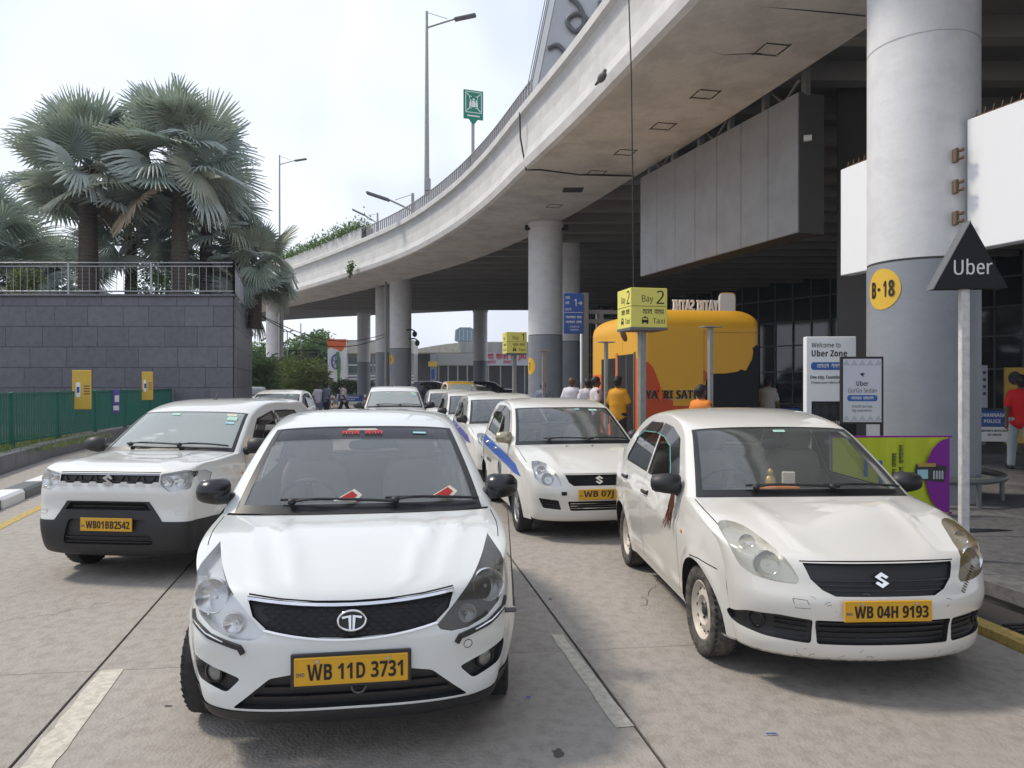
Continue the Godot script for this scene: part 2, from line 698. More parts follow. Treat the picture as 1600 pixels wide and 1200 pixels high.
		for t in taken:
			mb.tri(t[0] + t[1] * off, t[3] + t[4] * off, t[6] + t[7] * off, t[1], t[4], t[7])
		parts.append([called, mb, m, parent])
		if wall:
			var edges := {}
			for t in taken:
				for k in 3:
					var a: Vector3 = t[k * 3]
					var b: Vector3 = t[(k + 1) % 3 * 3]
					var ka := Vector3i((a * 20000.0).round())
					var kb := Vector3i((b * 20000.0).round())
					if ka == kb: continue
					if edges.has([kb, ka]): edges.erase([kb, ka])
					elif edges.has([ka, kb]): edges.erase([ka, kb])
					else: edges[[ka, kb]] = [a, b, t[k * 3 + 1], t[(k + 1) % 3 * 3 + 1], t[k * 3 + 2], t[(k + 1) % 3 * 3 + 2]]
			var wm := MB.new()
			for e in edges.values():
				var mid := (pr2(mode, e[0], e[4]) + pr2(mode, e[1], e[5])) / 2
				var near := false
				for i in pp.size():
					if Geometry2D.get_closest_point_to_segment(mid, pp[i], pp[(i + 1) % pp.size()]).distance_to(mid) < 3e-4:
						near = true
						break
				if near:
					wm.face(e[0], e[1], e[1] + e[3] * off, e[0] + e[2] * off, Vector3.BACK)
			parts.append([called + "_surround", wm, wall, parent])
		return mb

	func line(mode: int, pts: Array, width: float, m: Material, want: int, off := -0.007, called := "panel_gap") -> void:
		var all := MB.new()
		for i in pts.size() - 1:
			var a: Vector2 = pts[i]
			var b: Vector2 = pts[i + 1]
			var d := (b - a).normalized() * width * 0.5
			var w := Vector2(-d.y, d.x)
			var mb := cut(called, mode, [a - d * 0.9 - w, b + d * 0.9 - w, b + d * 0.9 + w, a - d * 0.9 + w], m, off, want)
			parts.pop_back()
			all.v.append_array(mb.v); all.n.append_array(mb.n); all.uv.append_array(mb.uv)
		parts.append([called, all, m, ""])

	func mirrored(p: Array) -> Array:
		var q := []
		for a in p: q.append(Vector2(-a.x, a.y))
		return q
# ---------------------------------------------------------------- fitting the cars out
func fillet(p: Array, r: float, steps := 4) -> Array:
	var out := []
	var m := p.size()
	for i in m:
		var a: Vector2 = p[(i + m - 1) % m]
		var b: Vector2 = p[i]
		var c: Vector2 = p[(i + 1) % m]
		var ra: float = minf(r, minf((a - b).length(), (c - b).length()) * 0.45)
		var p0 := b + (a - b).normalized() * ra
		var p1 := b + (c - b).normalized() * ra
		for k in steps + 1:
			var f := float(k) / steps
			out.append(p0 * (1 - f) * (1 - f) + b * 2 * f * (1 - f) + p1 * f * f)
	return out

func circle2(c: Vector2, r: float, m := 24, from := 0.0, to := TAU) -> Array:
	var out := []
	for i in m:
		var a := from + (to - from) * i / (m if to - from >= TAU - 0.01 else m - 1)
		out.append(c + Vector2(cos(a), sin(a)) * r)
	return out

# frame on the nose: z out of the surface (levelled by flat), y up
func on_nose(c: Car, x: float, y: float, lift: float, level := 0.0) -> Transform3D:
	var h := c.hit(x, y)
	var z: Vector3 = h[1]
	z = z.lerp(Vector3(z.x, 0, z.z), level).normalized()
	var rx := Vector3.UP.cross(z).normalized()
	return Transform3D(Basis(rx, z.cross(rx), z), h[0] + z * lift)

# a strip laid on the nose along points (x, y)
func nose_strip(c: Car, pts: Array, wide: float, thick: float, sub := 4, off := 0.0) -> MB:
	var mb := MB.new()
	var path := []
	for i in pts.size() - 1:
		for k in sub:
			path.append(pts[i].lerp(pts[i + 1], float(k) / sub))
	path.append(pts[-1])
	var ring := []
	for i in path.size():
		var d: Vector2 = (path[mini(i + 1, path.size() - 1)] - path[maxi(i - 1, 0)]).normalized()
		var w := Vector2(-d.y, d.x) * wide * 0.5
		var h := c.hit(path[i].x, path[i].y)
		var side := Vector3(w.x, w.y, 0)
		side = side - h[1] * side.dot(h[1])
		var b: Vector3 = h[0] + h[1] * off
		ring.append([b - side, b + side, b + side * 0.75 + h[1] * thick, b - side * 0.75 + h[1] * thick, h[1], side.normalized()])
	for i in ring.size() - 1:
		var a: Array = ring[i]
		var b: Array = ring[i + 1]
		mb.face(a[3], a[2], b[2], b[3], a[4])
		mb.face(a[0], a[3], b[3], b[0], -a[5])
		mb.face(a[1], a[2], b[2], b[1], a[5])
	mb.face(ring[0][0], ring[0][1], ring[0][2], ring[0][3], ring[0][0] - ring[1][0])
	mb.face(ring[-1][0], ring[-1][1], ring[-1][2], ring[-1][3], ring[-1][0] - ring[-2][0])
	return mb

func number_plate(root: Node3D, xf: Transform3D, text: String, wide: float, high: float, framed: bool, shown := 99) -> void:
	var back := Node3D.new()
	back.name = "number_plate"
	root.add_child(back)
	back.transform = xf
	if framed:
		obj("plate_frame", MB.new().box(Vector3(0, 0, -0.004), Vector3(wide + 0.03, high + 0.03, 0.016), Basis.IDENTITY, 0.004), M.plastic, back)
	obj("plate_panel", MB.new().box(Vector3(0, 0, 0.004), Vector3(wide, high, 0.01), Basis.IDENTITY, 0.003), M.plate, back)
	var rim := MB.new()
	for s in [-1.0, 1.0]:
		rim.box(Vector3(0, s * (high / 2 - 0.006), 0.0095), Vector3(wide - 0.008, 0.005, 0.003))
		rim.box(Vector3(s * (wide / 2 - 0.006), 0, 0.0095), Vector3(0.005, high - 0.017, 0.003))
	obj("plate_rim", rim, M.plate, back)
	letters("lettering", text, high * 0.56, wide * 0.84, M.ink, back, Transform3D(Basis.IDENTITY, Vector3(wide * 0.035, -0.002, 0.0105)), true, 0.004)
	letters("country_mark", "IND", high * 0.13, wide * 0.07, M.plate_blue, back, Transform3D(Basis.IDENTITY, Vector3(-wide * 0.445, -0.012, 0.01)), false, 0.002)
	for s in [-0.3, 0.32]:
		obj("screw", MB.new().lathe([Vector2(0, 0.006), Vector2(0.008, 0.004), Vector2(0.008, 0)], 10, Transform3D(Basis(Vector3.RIGHT, PI / 2), Vector3(s * wide, high * 0.34, 0.009))), M.steel, back)

func s_emblem(root: Node3D, xf: Transform3D, size: float) -> void:
	var p := PackedVector2Array()
	for q in [[5.0, 10], [0.4, 7.1], [6.0, 3.4], [4.7, 2.6], [2.2, 4.2], [0.4, 3.0], [5.0, 0], [9.6, 2.9], [4.0, 6.6], [5.3, 7.4], [7.8, 5.8], [9.6, 7.0]]:
		p.append(Vector2((q[0] - 5.0) / 10.0, (q[1] - 5.0) / 10.0) * size)
	obj("emblem", MB.new().prism(p, 0.014, xf * Transform3D(Basis.IDENTITY, Vector3(0, 0, 0.014))), M.chrome, root)

func headlight(c: Car, poly: Array, bowls: Array, lens: Material, back: Material, want_far := .85) -> void:
	# lens at the skin, reflector housing behind it
	var n0 := c.parts.size()
	var mb := c.cut("headlight", 0, poly, lens, 0.0, 0, want_far)
	var inner := MB.new()
	var q: PackedVector3Array = mb.v
	for i in range(0, q.size(), 3):
		inner.tri(q[i] - mb.n[i] * 0.045, q[i + 1] - mb.n[i + 1] * 0.045, q[i + 2] - mb.n[i + 2] * 0.045, mb.n[i], mb.n[i + 1], mb.n[i + 2])
	c.parts.append(["reflector_housing", inner, back, "headlight"])
	# side wall of the housing
	var wall := MB.new()
	for i in poly.size():
		var a: Vector2 = poly[i]
		var b: Vector2 = poly[(i + 1) % poly.size()]
		for k in 3:
			var ha := c.hit(lerpf(a.x, b.x, k / 3.0), lerpf(a.y, b.y, k / 3.0))
			var hb := c.hit(lerpf(a.x, b.x, (k + 1) / 3.0), lerpf(a.y, b.y, (k + 1) / 3.0))
			wall.face(ha[0], hb[0], hb[0] - hb[1] * 0.047, ha[0] - ha[1] * 0.047, Vector3.BACK)
	c.parts.append(["housing_wall", wall, back, "headlight"])
	# bead round the edge
	for w in bowls:
		var h := c.hit(w[0], w[1])
		var z: Vector3 = (h[1] * 0.5 + Vector3(0, 0.0, 1)).normalized()
		var rx := Vector3.UP.cross(z).normalized()
		var b := Basis(rx, z.cross(rx), z) * Basis(Vector3.RIGHT, PI / 2)
		var r: float = w[2]
		var bowl := MB.new().lathe([Vector2(r, 0.0), Vector2(r * 0.93, -0.006), Vector2(r * 0.8, -r * 0.25), Vector2(r * 0.5, -r * 0.55), Vector2(r * 0.2, -r * 0.7), Vector2(0.0, -r * 0.7)], 22, Transform3D(b, h[0] - h[1] * 0.016))
		bowl.lathe([Vector2(r * 0.97, 0.0), Vector2(r, 0.002), Vector2(r * 1.03, -0.004), Vector2(r * 1.03, -0.03)], 22, Transform3D(b, h[0] - h[1] * 0.016))
		c.parts.append(["reflector", bowl, M.reflector, "headlight"])
		var bulb := MB.new().blob(h[0] - h[1] * (0.02 + r * 0.3), Vector3(r * 0.13, r * 0.13, r * 0.2), 1.0, Basis.IDENTITY, 6, 10)
		c.parts.append(["bulb", bulb, M.bulb, "headlight"])

func make_wheel(root: Node3D, x: float, u: float, r: float, wide: float, style: int, steer: float, dusty: bool) -> void:
	var w := Node3D.new()
	w.name = "wheel"
	root.add_child(w, true)
	var sg := signf(x)
	# axis of the lathe (local y) points outwards
	w.transform = Transform3D(Basis(Vector3.UP, steer) * Basis(Vector3.BACK, -PI / 2 * sg), Vector3(x, r, -u))
	var rr := r * (0.66 if style != 2 else 0.63)
	var h := wide / 2
	var ty := MB.new().lathe([Vector2(rr, -h * 0.7), Vector2(r * 0.86, -h), Vector2(r * 0.95, -h * 0.9), Vector2(r * 0.99, -h * 0.66), Vector2(r, -h * 0.3), Vector2(r, h * 0.3), Vector2(r * 0.99, h * 0.66), Vector2(r * 0.955, h * 0.88), Vector2(r * 0.9, h * 0.98), Vector2(r * 0.84, h * 1.0), Vector2(r * 0.76, h * 0.97), Vector2(rr * 1.04, h * 0.86), Vector2(rr, h * 0.74)], 40)
	obj("tyre", ty, M.tyre_dusty if dusty else M.tyre, w)
	var tread := MB.new()
	for k in 44:
		var a := TAU * k / 44
		for s in [-1.0, 1.0]:
			var b := Basis(Vector3.UP, -a)
			tread.box(b * Vector3(r * 0.978, s * h * 0.62, 0), Vector3(r * 0.02, h * 0.5, r * 0.085), b * Basis(Vector3.RIGHT, 0.35 * s))
	obj("tread", tread, M.tyre, w)
	if style == 0:       # plain steel disc with round holes
		var d := MB.new().lathe([Vector2(rr, h * 0.74), Vector2(rr * 0.95, h * 0.80), Vector2(rr * 0.9, h * 0.62), Vector2(rr * 0.84, h * 0.5), Vector2(rr * 0.8, h * 0.42), Vector2(rr * 0.62, h * 0.56), Vector2(rr * 0.5, h * 0.64), Vector2(rr * 0.42, h * 0.4), Vector2(rr * 0.24, h * 0.36), Vector2(0, h * 0.36)], 36)
		obj("rim", d, M.wheel_steel, w)
		for k in 12:
			var a := TAU * k / 12
			var t := Transform3D(Basis(Vector3.UP, -a), Basis(Vector3.UP, -a) * Vector3(rr * 0.7, h * 0.512, 0)) * Transform3D(Basis(Vector3.BACK, 0.19), Vector3.ZERO)
			obj("vent_hole", MB.new().lathe([Vector2(rr * 0.06, 0.002), Vector2(rr * 0.055, -0.004), Vector2(0, -0.005)], 10, t), M.hole, w)
		obj("hub", MB.new().lathe([Vector2(rr * 0.22, h * 0.35), Vector2(rr * 0.2, h * 0.52), Vector2(rr * 0.15, h * 0.62), Vector2(0, h * 0.64)], 16), M.hub, w)
		for k in 4:
			var a := TAU * k / 4 + 0.4
			obj("wheel_nut", MB.new().lathe([Vector2(rr * 0.05, h * 0.35), Vector2(rr * 0.05, h * 0.5), Vector2(0, h * 0.52)], 6, Transform3D(Basis.IDENTITY, Vector3(cos(a), 0, sin(a)) * rr * 0.31)), M.hub, w)
	else:                # alloy or cover with five double spokes
		obj("rim", MB.new().lathe([Vector2(rr, h * 0.74), Vector2(rr * 0.95, h * 0.84), Vector2(rr * 0.88, h * 0.7), Vector2(rr * 0.86, -h * 0.4)], 36), M.alloy, w)
		obj("brake_disc", MB.new().lathe([Vector2(rr * 0.86, -h * 0.1), Vector2(0, -h * 0.1)], 24), M.hole, w)
		for k in 5:
			var sp := MB.new()
			for s in [-0.16, 0.16]:
				var a: float = TAU * k / 5 + s
				var b := Basis(Vector3.UP, -a)
				sp.box(b * Vector3(rr * 0.56, h * 0.66, 0), Vector3(rr * 0.74, h * 0.22, rr * 0.17), b * Basis(Vector3.BACK, -0.06), 0.006)
			obj("spoke", sp, M.alloy, w)
		obj("hub", MB.new().lathe([Vector2(rr * 0.3, h * 0.5), Vector2(rr * 0.28, h * 0.78), Vector2(rr * 0.2, h * 0.84), Vector2(0, h * 0.86)], 20), M.alloy, w)

func cabin(c: Car, root: Node3D, u0: float, y0: float, roof: float, rear: float, belt: float) -> void:
	var inn := Node3D.new()
	inn.name = "cabin"
	root.add_child(inn)
	var w := c.W
	obj("dashboard", MB.new().blob(Vector3(0, y0 - 0.12, -u0 - 0.3), Vector3(w * 0.84, 0.13, 0.3), 0.45, Basis.IDENTITY, 8, 20), M.dash, inn)
	obj("floor", MB.new().box(Vector3(0, 0.3, -(u0 + rear) / 2 - 0.1), Vector3(w * 1.8, 0.06, rear - u0 + 0.3)), M.dash, inn)
	var whl := MB.new()
	var pts := []
	var b := Basis(Vector3.RIGHT, -1.05)
	var ctr := Vector3(-w * 0.42, y0 - 0.02, -u0 - 0.66)
	for k in 25:
		var a := TAU * k / 24
		pts.append(ctr + b * Vector3(cos(a) * 0.185, 0, sin(a) * 0.185))
	whl.tube(pts, 0.014, 6, false)
	whl.box(ctr, Vector3(0.34, 0.03, 0.06), b, 0.01)
	whl.box(ctr + b * Vector3(0, 0, 0.09), Vector3(0.05, 0.03, 0.17), b, 0.01)
	whl.tube([ctr, ctr + b * Vector3(0, -0.3, 0)], 0.03, 8)
	obj("steering_wheel", whl, M.dash, inn)
	for s in [-1.0, 1.0]:
		var seat := MB.new()
		var tilt := Basis(Vector3.RIGHT, 0.32)
		var hip := Vector3(s * w * 0.42, 0.55, -u0 - 1.15)
		seat.blob(hip + Vector3(0, -0.05, 0.1), Vector3(0.25, 0.1, 0.28), 0.5, Basis.IDENTITY, 8, 14)
		seat.blob(hip + tilt * Vector3(0, 0.32, -0.08), Vector3(0.24, 0.36, 0.09), 0.5, tilt, 8, 14)
		seat.blob(hip + tilt * Vector3(0, 0.76, -0.08), Vector3(0.13, 0.09, 0.055), 0.6, tilt, 8, 12)
		seat.tube([hip + tilt * Vector3(-0.05, 0.6, -0.08), hip + tilt * Vector3(-0.05, 0.72, -0.08)], 0.008, 6)
		seat.tube([hip + tilt * Vector3(0.05, 0.6, -0.08), hip + tilt * Vector3(0.05, 0.72, -0.08)], 0.008, 6)
		obj("seat", seat, M.seat, inn)
	var bench := MB.new()
	var tl := Basis(Vector3.RIGHT, 0.4)
	bench.blob(Vector3(0, 0.5, -rear + 0.35), Vector3(w * 0.74, 0.12, 0.28), 0.4, Basis.IDENTITY, 8, 16)
	bench.blob(Vector3(0, 0.82, -rear + 0.02), Vector3(w * 0.74, 0.34, 0.1), 0.4, tl, 8, 16)
	obj("rear_bench", bench, M.seat, inn)
	obj("inside_mirror", MB.new().blob(c.top(c.sharp[0] + 1.75, 0.02, -0.1), Vector3(0.12, 0.035, 0.02), 0.6, Basis.IDENTITY, 6, 12), M.plastic, inn)

# windows, doors, arches, wheels, cabin: what every car has
func outfit(c: Car, o: Dictionary) -> void:
	var cw: int = c.sharp[0]           # knot of the screen's foot
	for a in c.arches:
		var ring := circle2(Vector2(a[0], a[1]), a[2], 20, 0.0, PI)
		ring.append(Vector2(a[0] - a[2], 0.0))
		ring.append(Vector2(a[0] + a[2], 0.0))
		c.cut("-arch", 1, ring, null, 0.0, 2)
		c.cut("-arch", 1, ring, null, 0.0, 3)
	# screen
	var s0: float = cw + o.get("screen_lo", 0.16)
	var s1: float = cw + o.get("screen_hi", 1.93)
	var tw: float = o.get("screen_t", 0.9)
	var g0 := [Vector2(-tw, s0), Vector2(tw, s0), Vector2(tw, s1), Vector2(-tw, s1)]
	if o.has("sun_band"):
		var sb: float = cw + o.sun_band
		c.cut("sun_band", 3, [Vector2(-tw, sb), Vector2(tw, sb), Vector2(tw, s1), Vector2(-tw, s1)], M.band, -0.003, 1)
		g0[2].y = sb; g0[3].y = sb
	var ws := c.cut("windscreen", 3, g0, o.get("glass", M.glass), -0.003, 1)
	var wi := MB.new()          # inner face of the laminated pane
	for i in range(0, ws.v.size(), 3):
		wi.tri(ws.v[i] - ws.n[i] * .006, ws.v[i + 1] - ws.n[i + 1] * .006, ws.v[i + 2] - ws.n[i + 2] * .006, ws.n[i], ws.n[i + 1], ws.n[i + 2])
	c.parts.append(["inner_pane", wi, M.glass_inner, "windscreen"])
	var t2 := minf(tw + 0.05, .945)
	c.cut("screen_seal", 3, [Vector2(-t2, cw - 0.06), Vector2(t2, cw - 0.06), Vector2(t2, s1 + 0.035), Vector2(-t2, s1 + 0.035)], M.seal, -0.001, 1)
	# rear glass
	var rg: float = o.get("rear_s", cw + 5.0)
	c.cut("rear_glass", 3, [Vector2(-0.84, rg + 0.1), Vector2(0.84, rg + 0.1), Vector2(0.84, rg + 0.93), Vector2(-0.84, rg + 0.93)], M.glass_dark, -0.003, 1)
	# bonnet shut line
	if o.has("bonnet"):
		for l in o.bonnet:
			c.line(0, l, 0.006, M.gap, 0)
			c.line(0, c.mirrored(l), 0.006, M.gap, 0)
	for side in [2, 3]:
		for i in o.windows.size():
			var w: Array = o.windows[i]
			var open: bool = o.get("open", []).has(side * 10 + i)
			if open:
				c.cut("-window", 1, w, null, 0.0, side)
			else:
				c.cut("side_window", 1, w, M.glass_side, -0.006, side)
			var big := []
			var mid := Vector2.ZERO
			for p in w: mid += p / w.size()
			for p in w:
				big.append(p + (p - mid).normalized() * 0.026)
			c.cut("window_seal", 1, big, M.seal, -0.002, side)
		for l in o.gaps:
			c.line(1, l, 0.007, M.gap, side)
		if o.has("low_trim"):
			c.cut("side_cladding", 1, o.low_trim, M.plastic, 0.004, side)

func lower_hull(c: Car, root: Node3D, u1: float) -> void:
	var hull := MB.new()
	var w := c.W
	var a: Array = c.arches
	hull.box(Vector3(0, 0.3, -(a[0][0] + a[1][0]) / 2), Vector3(w * 1.84, 0.16, a[1][0] - a[0][0] - 2 * a[0][2] - 0.02))
	hull.box(Vector3(0, 0.36, -u1 / 2), Vector3(w * 0.96, 0.22, u1 - 0.5))
	obj("underbody", hull, M.hole, root)
	for k in a:
		for s in [-1.0, 1.0]:
			var well := MB.new()
			var r: float = k[2] + 0.004
			var x0: float = s * (c.half(k[0], k[1] + 0.2) - 0.012)
			var x1: float = s * w * 0.5
			for i in 18:
				var t0 := PI * 1.1 * i / 18 - 0.157
				var t1 := PI * 1.1 * (i + 1) / 18 - 0.157
				var p0 := Vector3(0, k[1] + sin(t0) * r, -k[0] + cos(t0) * r)
				var p1 := Vector3(0, k[1] + sin(t1) * r, -k[0] + cos(t1) * r)
				var xa: float = s * (c.half(-p0.z, maxf(p0.y, 0.24)) - 0.004)
				var xb: float = s * (c.half(-p1.z, maxf(p1.y, 0.24)) - 0.004)
				well.face(Vector3(xa, p0.y, p0.z), Vector3(xb, p1.y, p1.z), Vector3(x1, p1.y, p1.z), Vector3(x1, p0.y, p0.z), Vector3(0, k[1] - p0.y, -k[0] - p0.z))
				well.flat(Vector3(x1, k[1], -k[0]), Vector3(x1, p0.y, p0.z), Vector3(x1, p1.y, p1.z), Vector3(s, 0, 0))
			obj("wheel_well", well, M.hole, root)

func finish(c: Car, root: Node3D, paint: Material, belt: float, u0: float, u1: float) -> void:
	var body := MB.new()
	var lining := MB.new()
	for t in c.tris:
		body.tri(t[0], t[3], t[6], t[1], t[4], t[7])
		if t[0].y > 0.4 and -t[0].z > u0 and -t[0].z < u1:
			lining.tri(t[0] - t[1] * 0.018, t[3] - t[4] * 0.018, t[6] - t[7] * 0.018, -t[1], -t[4], -t[7])
	obj("body", body, paint, root)
	obj("cabin_lining", lining, M.lining, root)
	# firewall between engine bay and cabin
	var last := {}
	for p in c.parts:
		if p[1].v.size() == 0:
			continue
		var par: Node3D = last.get(p[3], root) if p[3] else root
		var o := obj(p[0], p[1], p[2], par)
		last[p[0]] = o

func wiper(c: Car, root: Node3D, sa: float, ta: float, sb: float, tb: float) -> void:
	var pts := []
	for k in 9:
		var f := k / 8.0
		pts.append(c.top(lerpf(sa, sb, f), lerpf(ta, tb, f), 0.022 + 0.012 * sin(f * PI)))
	var w := MB.new().tube(pts, 0.009, 6)
	var arm := []
	for k in 5:
		var f := k / 4.0
		arm.append(c.top(lerpf(sa - 0.06, lerpf(sa, sb, 0.5), f), lerpf(lerpf(ta, tb, 0.1), lerpf(ta, tb, 0.5), f), 0.03 + 0.015 * sin(f * PI)))
	w.tube(arm, 0.008, 6)
	w.blob(arm[0], Vector3(0.025, 0.02, 0.025), 0.8, Basis.IDENTITY, 6, 8)
	obj("wiper", w, M.plastic, root)

func door_mirror(root: Node3D, x: float, y: float, u: float, sg: float, r: Vector3, m: Material, foot: float) -> void:
	var e := Node3D.new()
	e.name = "door_mirror"
	root.add_child(e, true)
	var b := Basis(Vector3.UP, sg * 0.18)
	var at := Vector3(sg * x, y, -u)
	# shell: round towards the front, cut flat behind
	var sh := MB.new()
	var rows := []
	for i in 13:
		var f := -PI / 2 + PI * i / 12.0
		var ring := []
		for j in 15:
			var g := PI * j / 14.0
			var p := Vector3(cos(f) ** 0.55 * cos(g) * (absf(cos(g)) + 0.0001) ** -0.4 * r.x, sin(f) * (absf(sin(f)) + 0.0001) ** -0.4 * r.y, cos(f) ** 0.55 * sin(g) ** 0.9 * r.z)
			p.y *= 1.0 - 0.18 * p.x * sg / r.x
			ring.append(at + b * p)
		rows.append(ring)
	for i in 12:
		for j in 14:
			var q := [rows[i][j], rows[i + 1][j], rows[i + 1][j + 1], rows[i][j + 1]]
			var nn := []
			for p in q: nn.append((b * ((b.inverse() * (p - at)) / (r * r))).normalized())
			sh.tri(q[0], q[1], q[2], nn[0], nn[1], nn[2])
			sh.tri(q[0], q[2], q[3], nn[0], nn[2], nn[3])
	sh.blob(at - b * Vector3(0, 0, 0.004), Vector3(r.x * 0.98, r.y * 0.98, 0.02), 0.5, b, 6, 14)
	obj("shell", sh, m, e)
	obj("stalk", MB.new().tube([at + Vector3(-sg * r.x * 0.7, -r.y * 0.5, 0.0), Vector3(sg * foot, y - r.y * 0.8, -u - 0.02)], [0.035, 0.045], 8), M.plastic, e)
	obj("mirror_glass", MB.new().box(at - b * Vector3(0, 0, 0.024), Vector3(r.x * 1.6, r.y * 1.5, 0.004), b), M.mirror_chrome, e)

func side_handle(c: Car, root: Node3D, u: float, y: float, sg: float, m: Material) -> void:
	var x := c.half(u, y)
	var h := MB.new().blob(Vector3(sg * (x + 0.02), y, -u), Vector3(0.014, 0.016, 0.095), 0.7, Basis.IDENTITY, 6, 12)
	h.blob(Vector3(sg * (x + 0.004), y, -u + 0.07), Vector3(0.015, 0.02, 0.02), 0.8, Basis.IDENTITY, 6, 8)
	obj("door_handle", h, m, root)

func slats(c: Car, x0: float, x1: float, ys: Array, high: float, off: float, m: Material, root: Node3D, taper := 0.0) -> void:
	for i in ys.size():
		var k: float = taper * i
		var pts := []
		for j in 9:
			pts.append(Vector2(lerpf(x0 - k, x1 + k, j / 8.0), ys[i]))
		obj("grille_slat", nose_strip(c, pts, high, 0.014, 1, off), m, root)

# seen from the side: dust ring etc. are left to the materials
func white_saloon() -> Node3D:
	var c := Car.new()
	c.W = 0.845
	c.C = [Vector2(.14, .19), Vector2(.045, .225), Vector2(.0, .34), Vector2(-.005, .48), Vector2(.01, .61), Vector2(.065, .765), Vector2(.15, .822), Vector2(.55, .945), Vector2(1.0, 1.0), Vector2(1.43, 1.265), Vector2(1.83, 1.46), Vector2(2.3, 1.54), Vector2(2.8, 1.53), Vector2(3.1, 1.46), Vector2(3.5, 1.13), Vector2(3.93, 1.08), Vector2(3.99, .9), Vector2(3.99, .5), Vector2(3.9, .25)]
	c.E = [Vector2(.285, .235), Vector2(.288, .26), Vector2(.295, .38), Vector2(.302, .53), Vector2(.315, .68), Vector2(.37, .84), Vector2(.46, .885), Vector2(.8, .945), Vector2(1.22, .99), Vector2(1.60, 1.225), Vector2(1.98, 1.405), Vector2(2.35, 1.465), Vector2(2.8, 1.455), Vector2(3.15, 1.37), Vector2(3.55, 1.07), Vector2(3.85, 1.02), Vector2(3.78, .88), Vector2(3.75, .5), Vector2(3.7, .25)]
	c.N = [2.5, 2.5, 2.6, 2.6, 2.6, 2.6, 2.7, 3.0, 2.5, 2.4, 2.4, 2.6, 2.6, 2.6, 2.4, 2.6, 2.6, 2.6, 2.6]
	c.sharp = [8, 14]
	c.sect = [Vector2(.2, .91), Vector2(.35, .97), Vector2(.5, 1.0), Vector2(.65, .995), Vector2(.8, .968), Vector2(.95, .95), Vector2(1.02, .935), Vector2(1.2, .865), Vector2(1.42, .76), Vector2(1.55, .69)]
	c.uf = 1.0
	c.pf = 0.38
	c.arches = [[.80, .3, .335], [3.27, .3, .335]]
	c.creases = [[Vector2(.9, .72), Vector2(3.6, .84), .012, .05]]
	c.hood = [[5.4, 8.0, .22, .46, .014, .05], [5.2, 8.0, .36, .62, .007, .05]]
	c.pits = [[.62, .44, .17, .085, .03], [.0, .36, .5, .09, .02], [.62, .58, .25, .05, -.012]]
	c.skin(22, 16)
	var root := Node3D.new()
	var tl := [Vector2(.385, .632), Vector2(.40, .612), Vector2(.45, .6), Vector2(.53, .607), Vector2(.62, .64), Vector2(.69, .69), Vector2(.735, .75), Vector2(.748, .82), Vector2(.73, .88), Vector2(.688, .94), Vector2(.66, .915)]
	headlight(c, tl, [[.65, .775, .078], [.535, .668, .045]], M.lens_smoke, M.housing_dark)
	headlight(c, c.mirrored(tl), [[-.65, .775, .078], [-.535, .668, .045]], M.lens, M.housing)
	var gr := [Vector2(-.47, .782), Vector2(-.25, .758), Vector2(0, .75), Vector2(.25, .758), Vector2(.47, .782), Vector2(.44, .70), Vector2(.375, .645), Vector2(.2, .612), Vector2(0, .6), Vector2(-.2, .612), Vector2(-.375, .645), Vector2(-.44, .70)]
	c.cut("grille", 0, gr, M.plastic, -0.03, 0, .5, "", M.plastic_gloss)
	var fp := fillet([Vector2(.752, .515), Vector2(.70, .40), Vector2(.556, .358), Vector2(.49, .425), Vector2(.62, .465)], .02, 3)
	c.cut("fog_lamp_bay", 0, fp, M.plastic, -0.03, 0, .5, "", M.plastic)
	c.cut("fog_lamp_bay", 0, c.mirrored(fp), M.plastic, -0.03, 0, .5, "", M.plastic)
	var li := fillet([Vector2(-.53, .288), Vector2(-.36, .432), Vector2(-.26, .45), Vector2(.26, .45), Vector2(.36, .432), Vector2(.53, .288)], .015, 3)
	c.cut("lower_intake", 0, li, M.plastic, -0.035, 0, .5, "", M.plastic)
	c.cut("lower_lip", 0, [Vector2(-.95, .05), Vector2(.95, .05), Vector2(.95, .30), Vector2(.54, .276), Vector2(-.54, .276), Vector2(-.95, .30)], M.plastic, 0.006)
	c.cut("cowl", 3, [Vector2(-.95, 7.93), Vector2(.95, 7.93), Vector2(.95, 8.01), Vector2(-.95, 8.01)], M.plastic, -0.01, 1)
	outfit(c, {"screen_t": .85, "sun_band": 1.55, "windows": [fillet([Vector2(1.52, 1.03), Vector2(1.99, 1.345), Vector2(2.38, 1.405), Vector2(2.36, 1.03)], .02), fillet([Vector2(2.45, 1.03), Vector2(2.47, 1.405), Vector2(2.9, 1.39), Vector2(3.1, 1.3), Vector2(3.27, 1.06)], .02)], "gaps": [[Vector2(1.3, .3), Vector2(1.26, .95), Vector2(1.5, 1.0)], [Vector2(2.4, .28), Vector2(2.41, 1.0)]], "bonnet": [[Vector2(0, .753), Vector2(.16, .757), Vector2(.32, .77), Vector2(.462, .788)]]})
	for s in [-1.0, 1.0]:
		c.line(3, [Vector2(s * .93, 6.75), Vector2(s * .955, 7.3), Vector2(s * .96, 7.85)], .007, M.gap, 1)
	lower_hull(c, root, 3.95)
	finish(c, root, M.paint_a, 0.98, 1.1, 3.6)
	cabin(c, root, 1.02, 0.98, 1.5, 3.1, 1.0)
	for k in [[.74, 0.80], [-.74, 0.80], [.72, 3.27], [-.72, 3.27]]:
		make_wheel(root, k[0], k[1], .295, .185, 1, -0.16 if k[1] < 1 else 0.0, false)
	# chrome lines of the grille and honeycomb
	var top := []
	for k in 13:
		var x := lerpf(-.465, .465, k / 12.0)
		top.append(Vector2(x, .75 + .15 * x * x - .012))
	obj("grille_chrome", nose_strip(c, top, .022, .012, 2), M.chrome, root)
	var bot := []
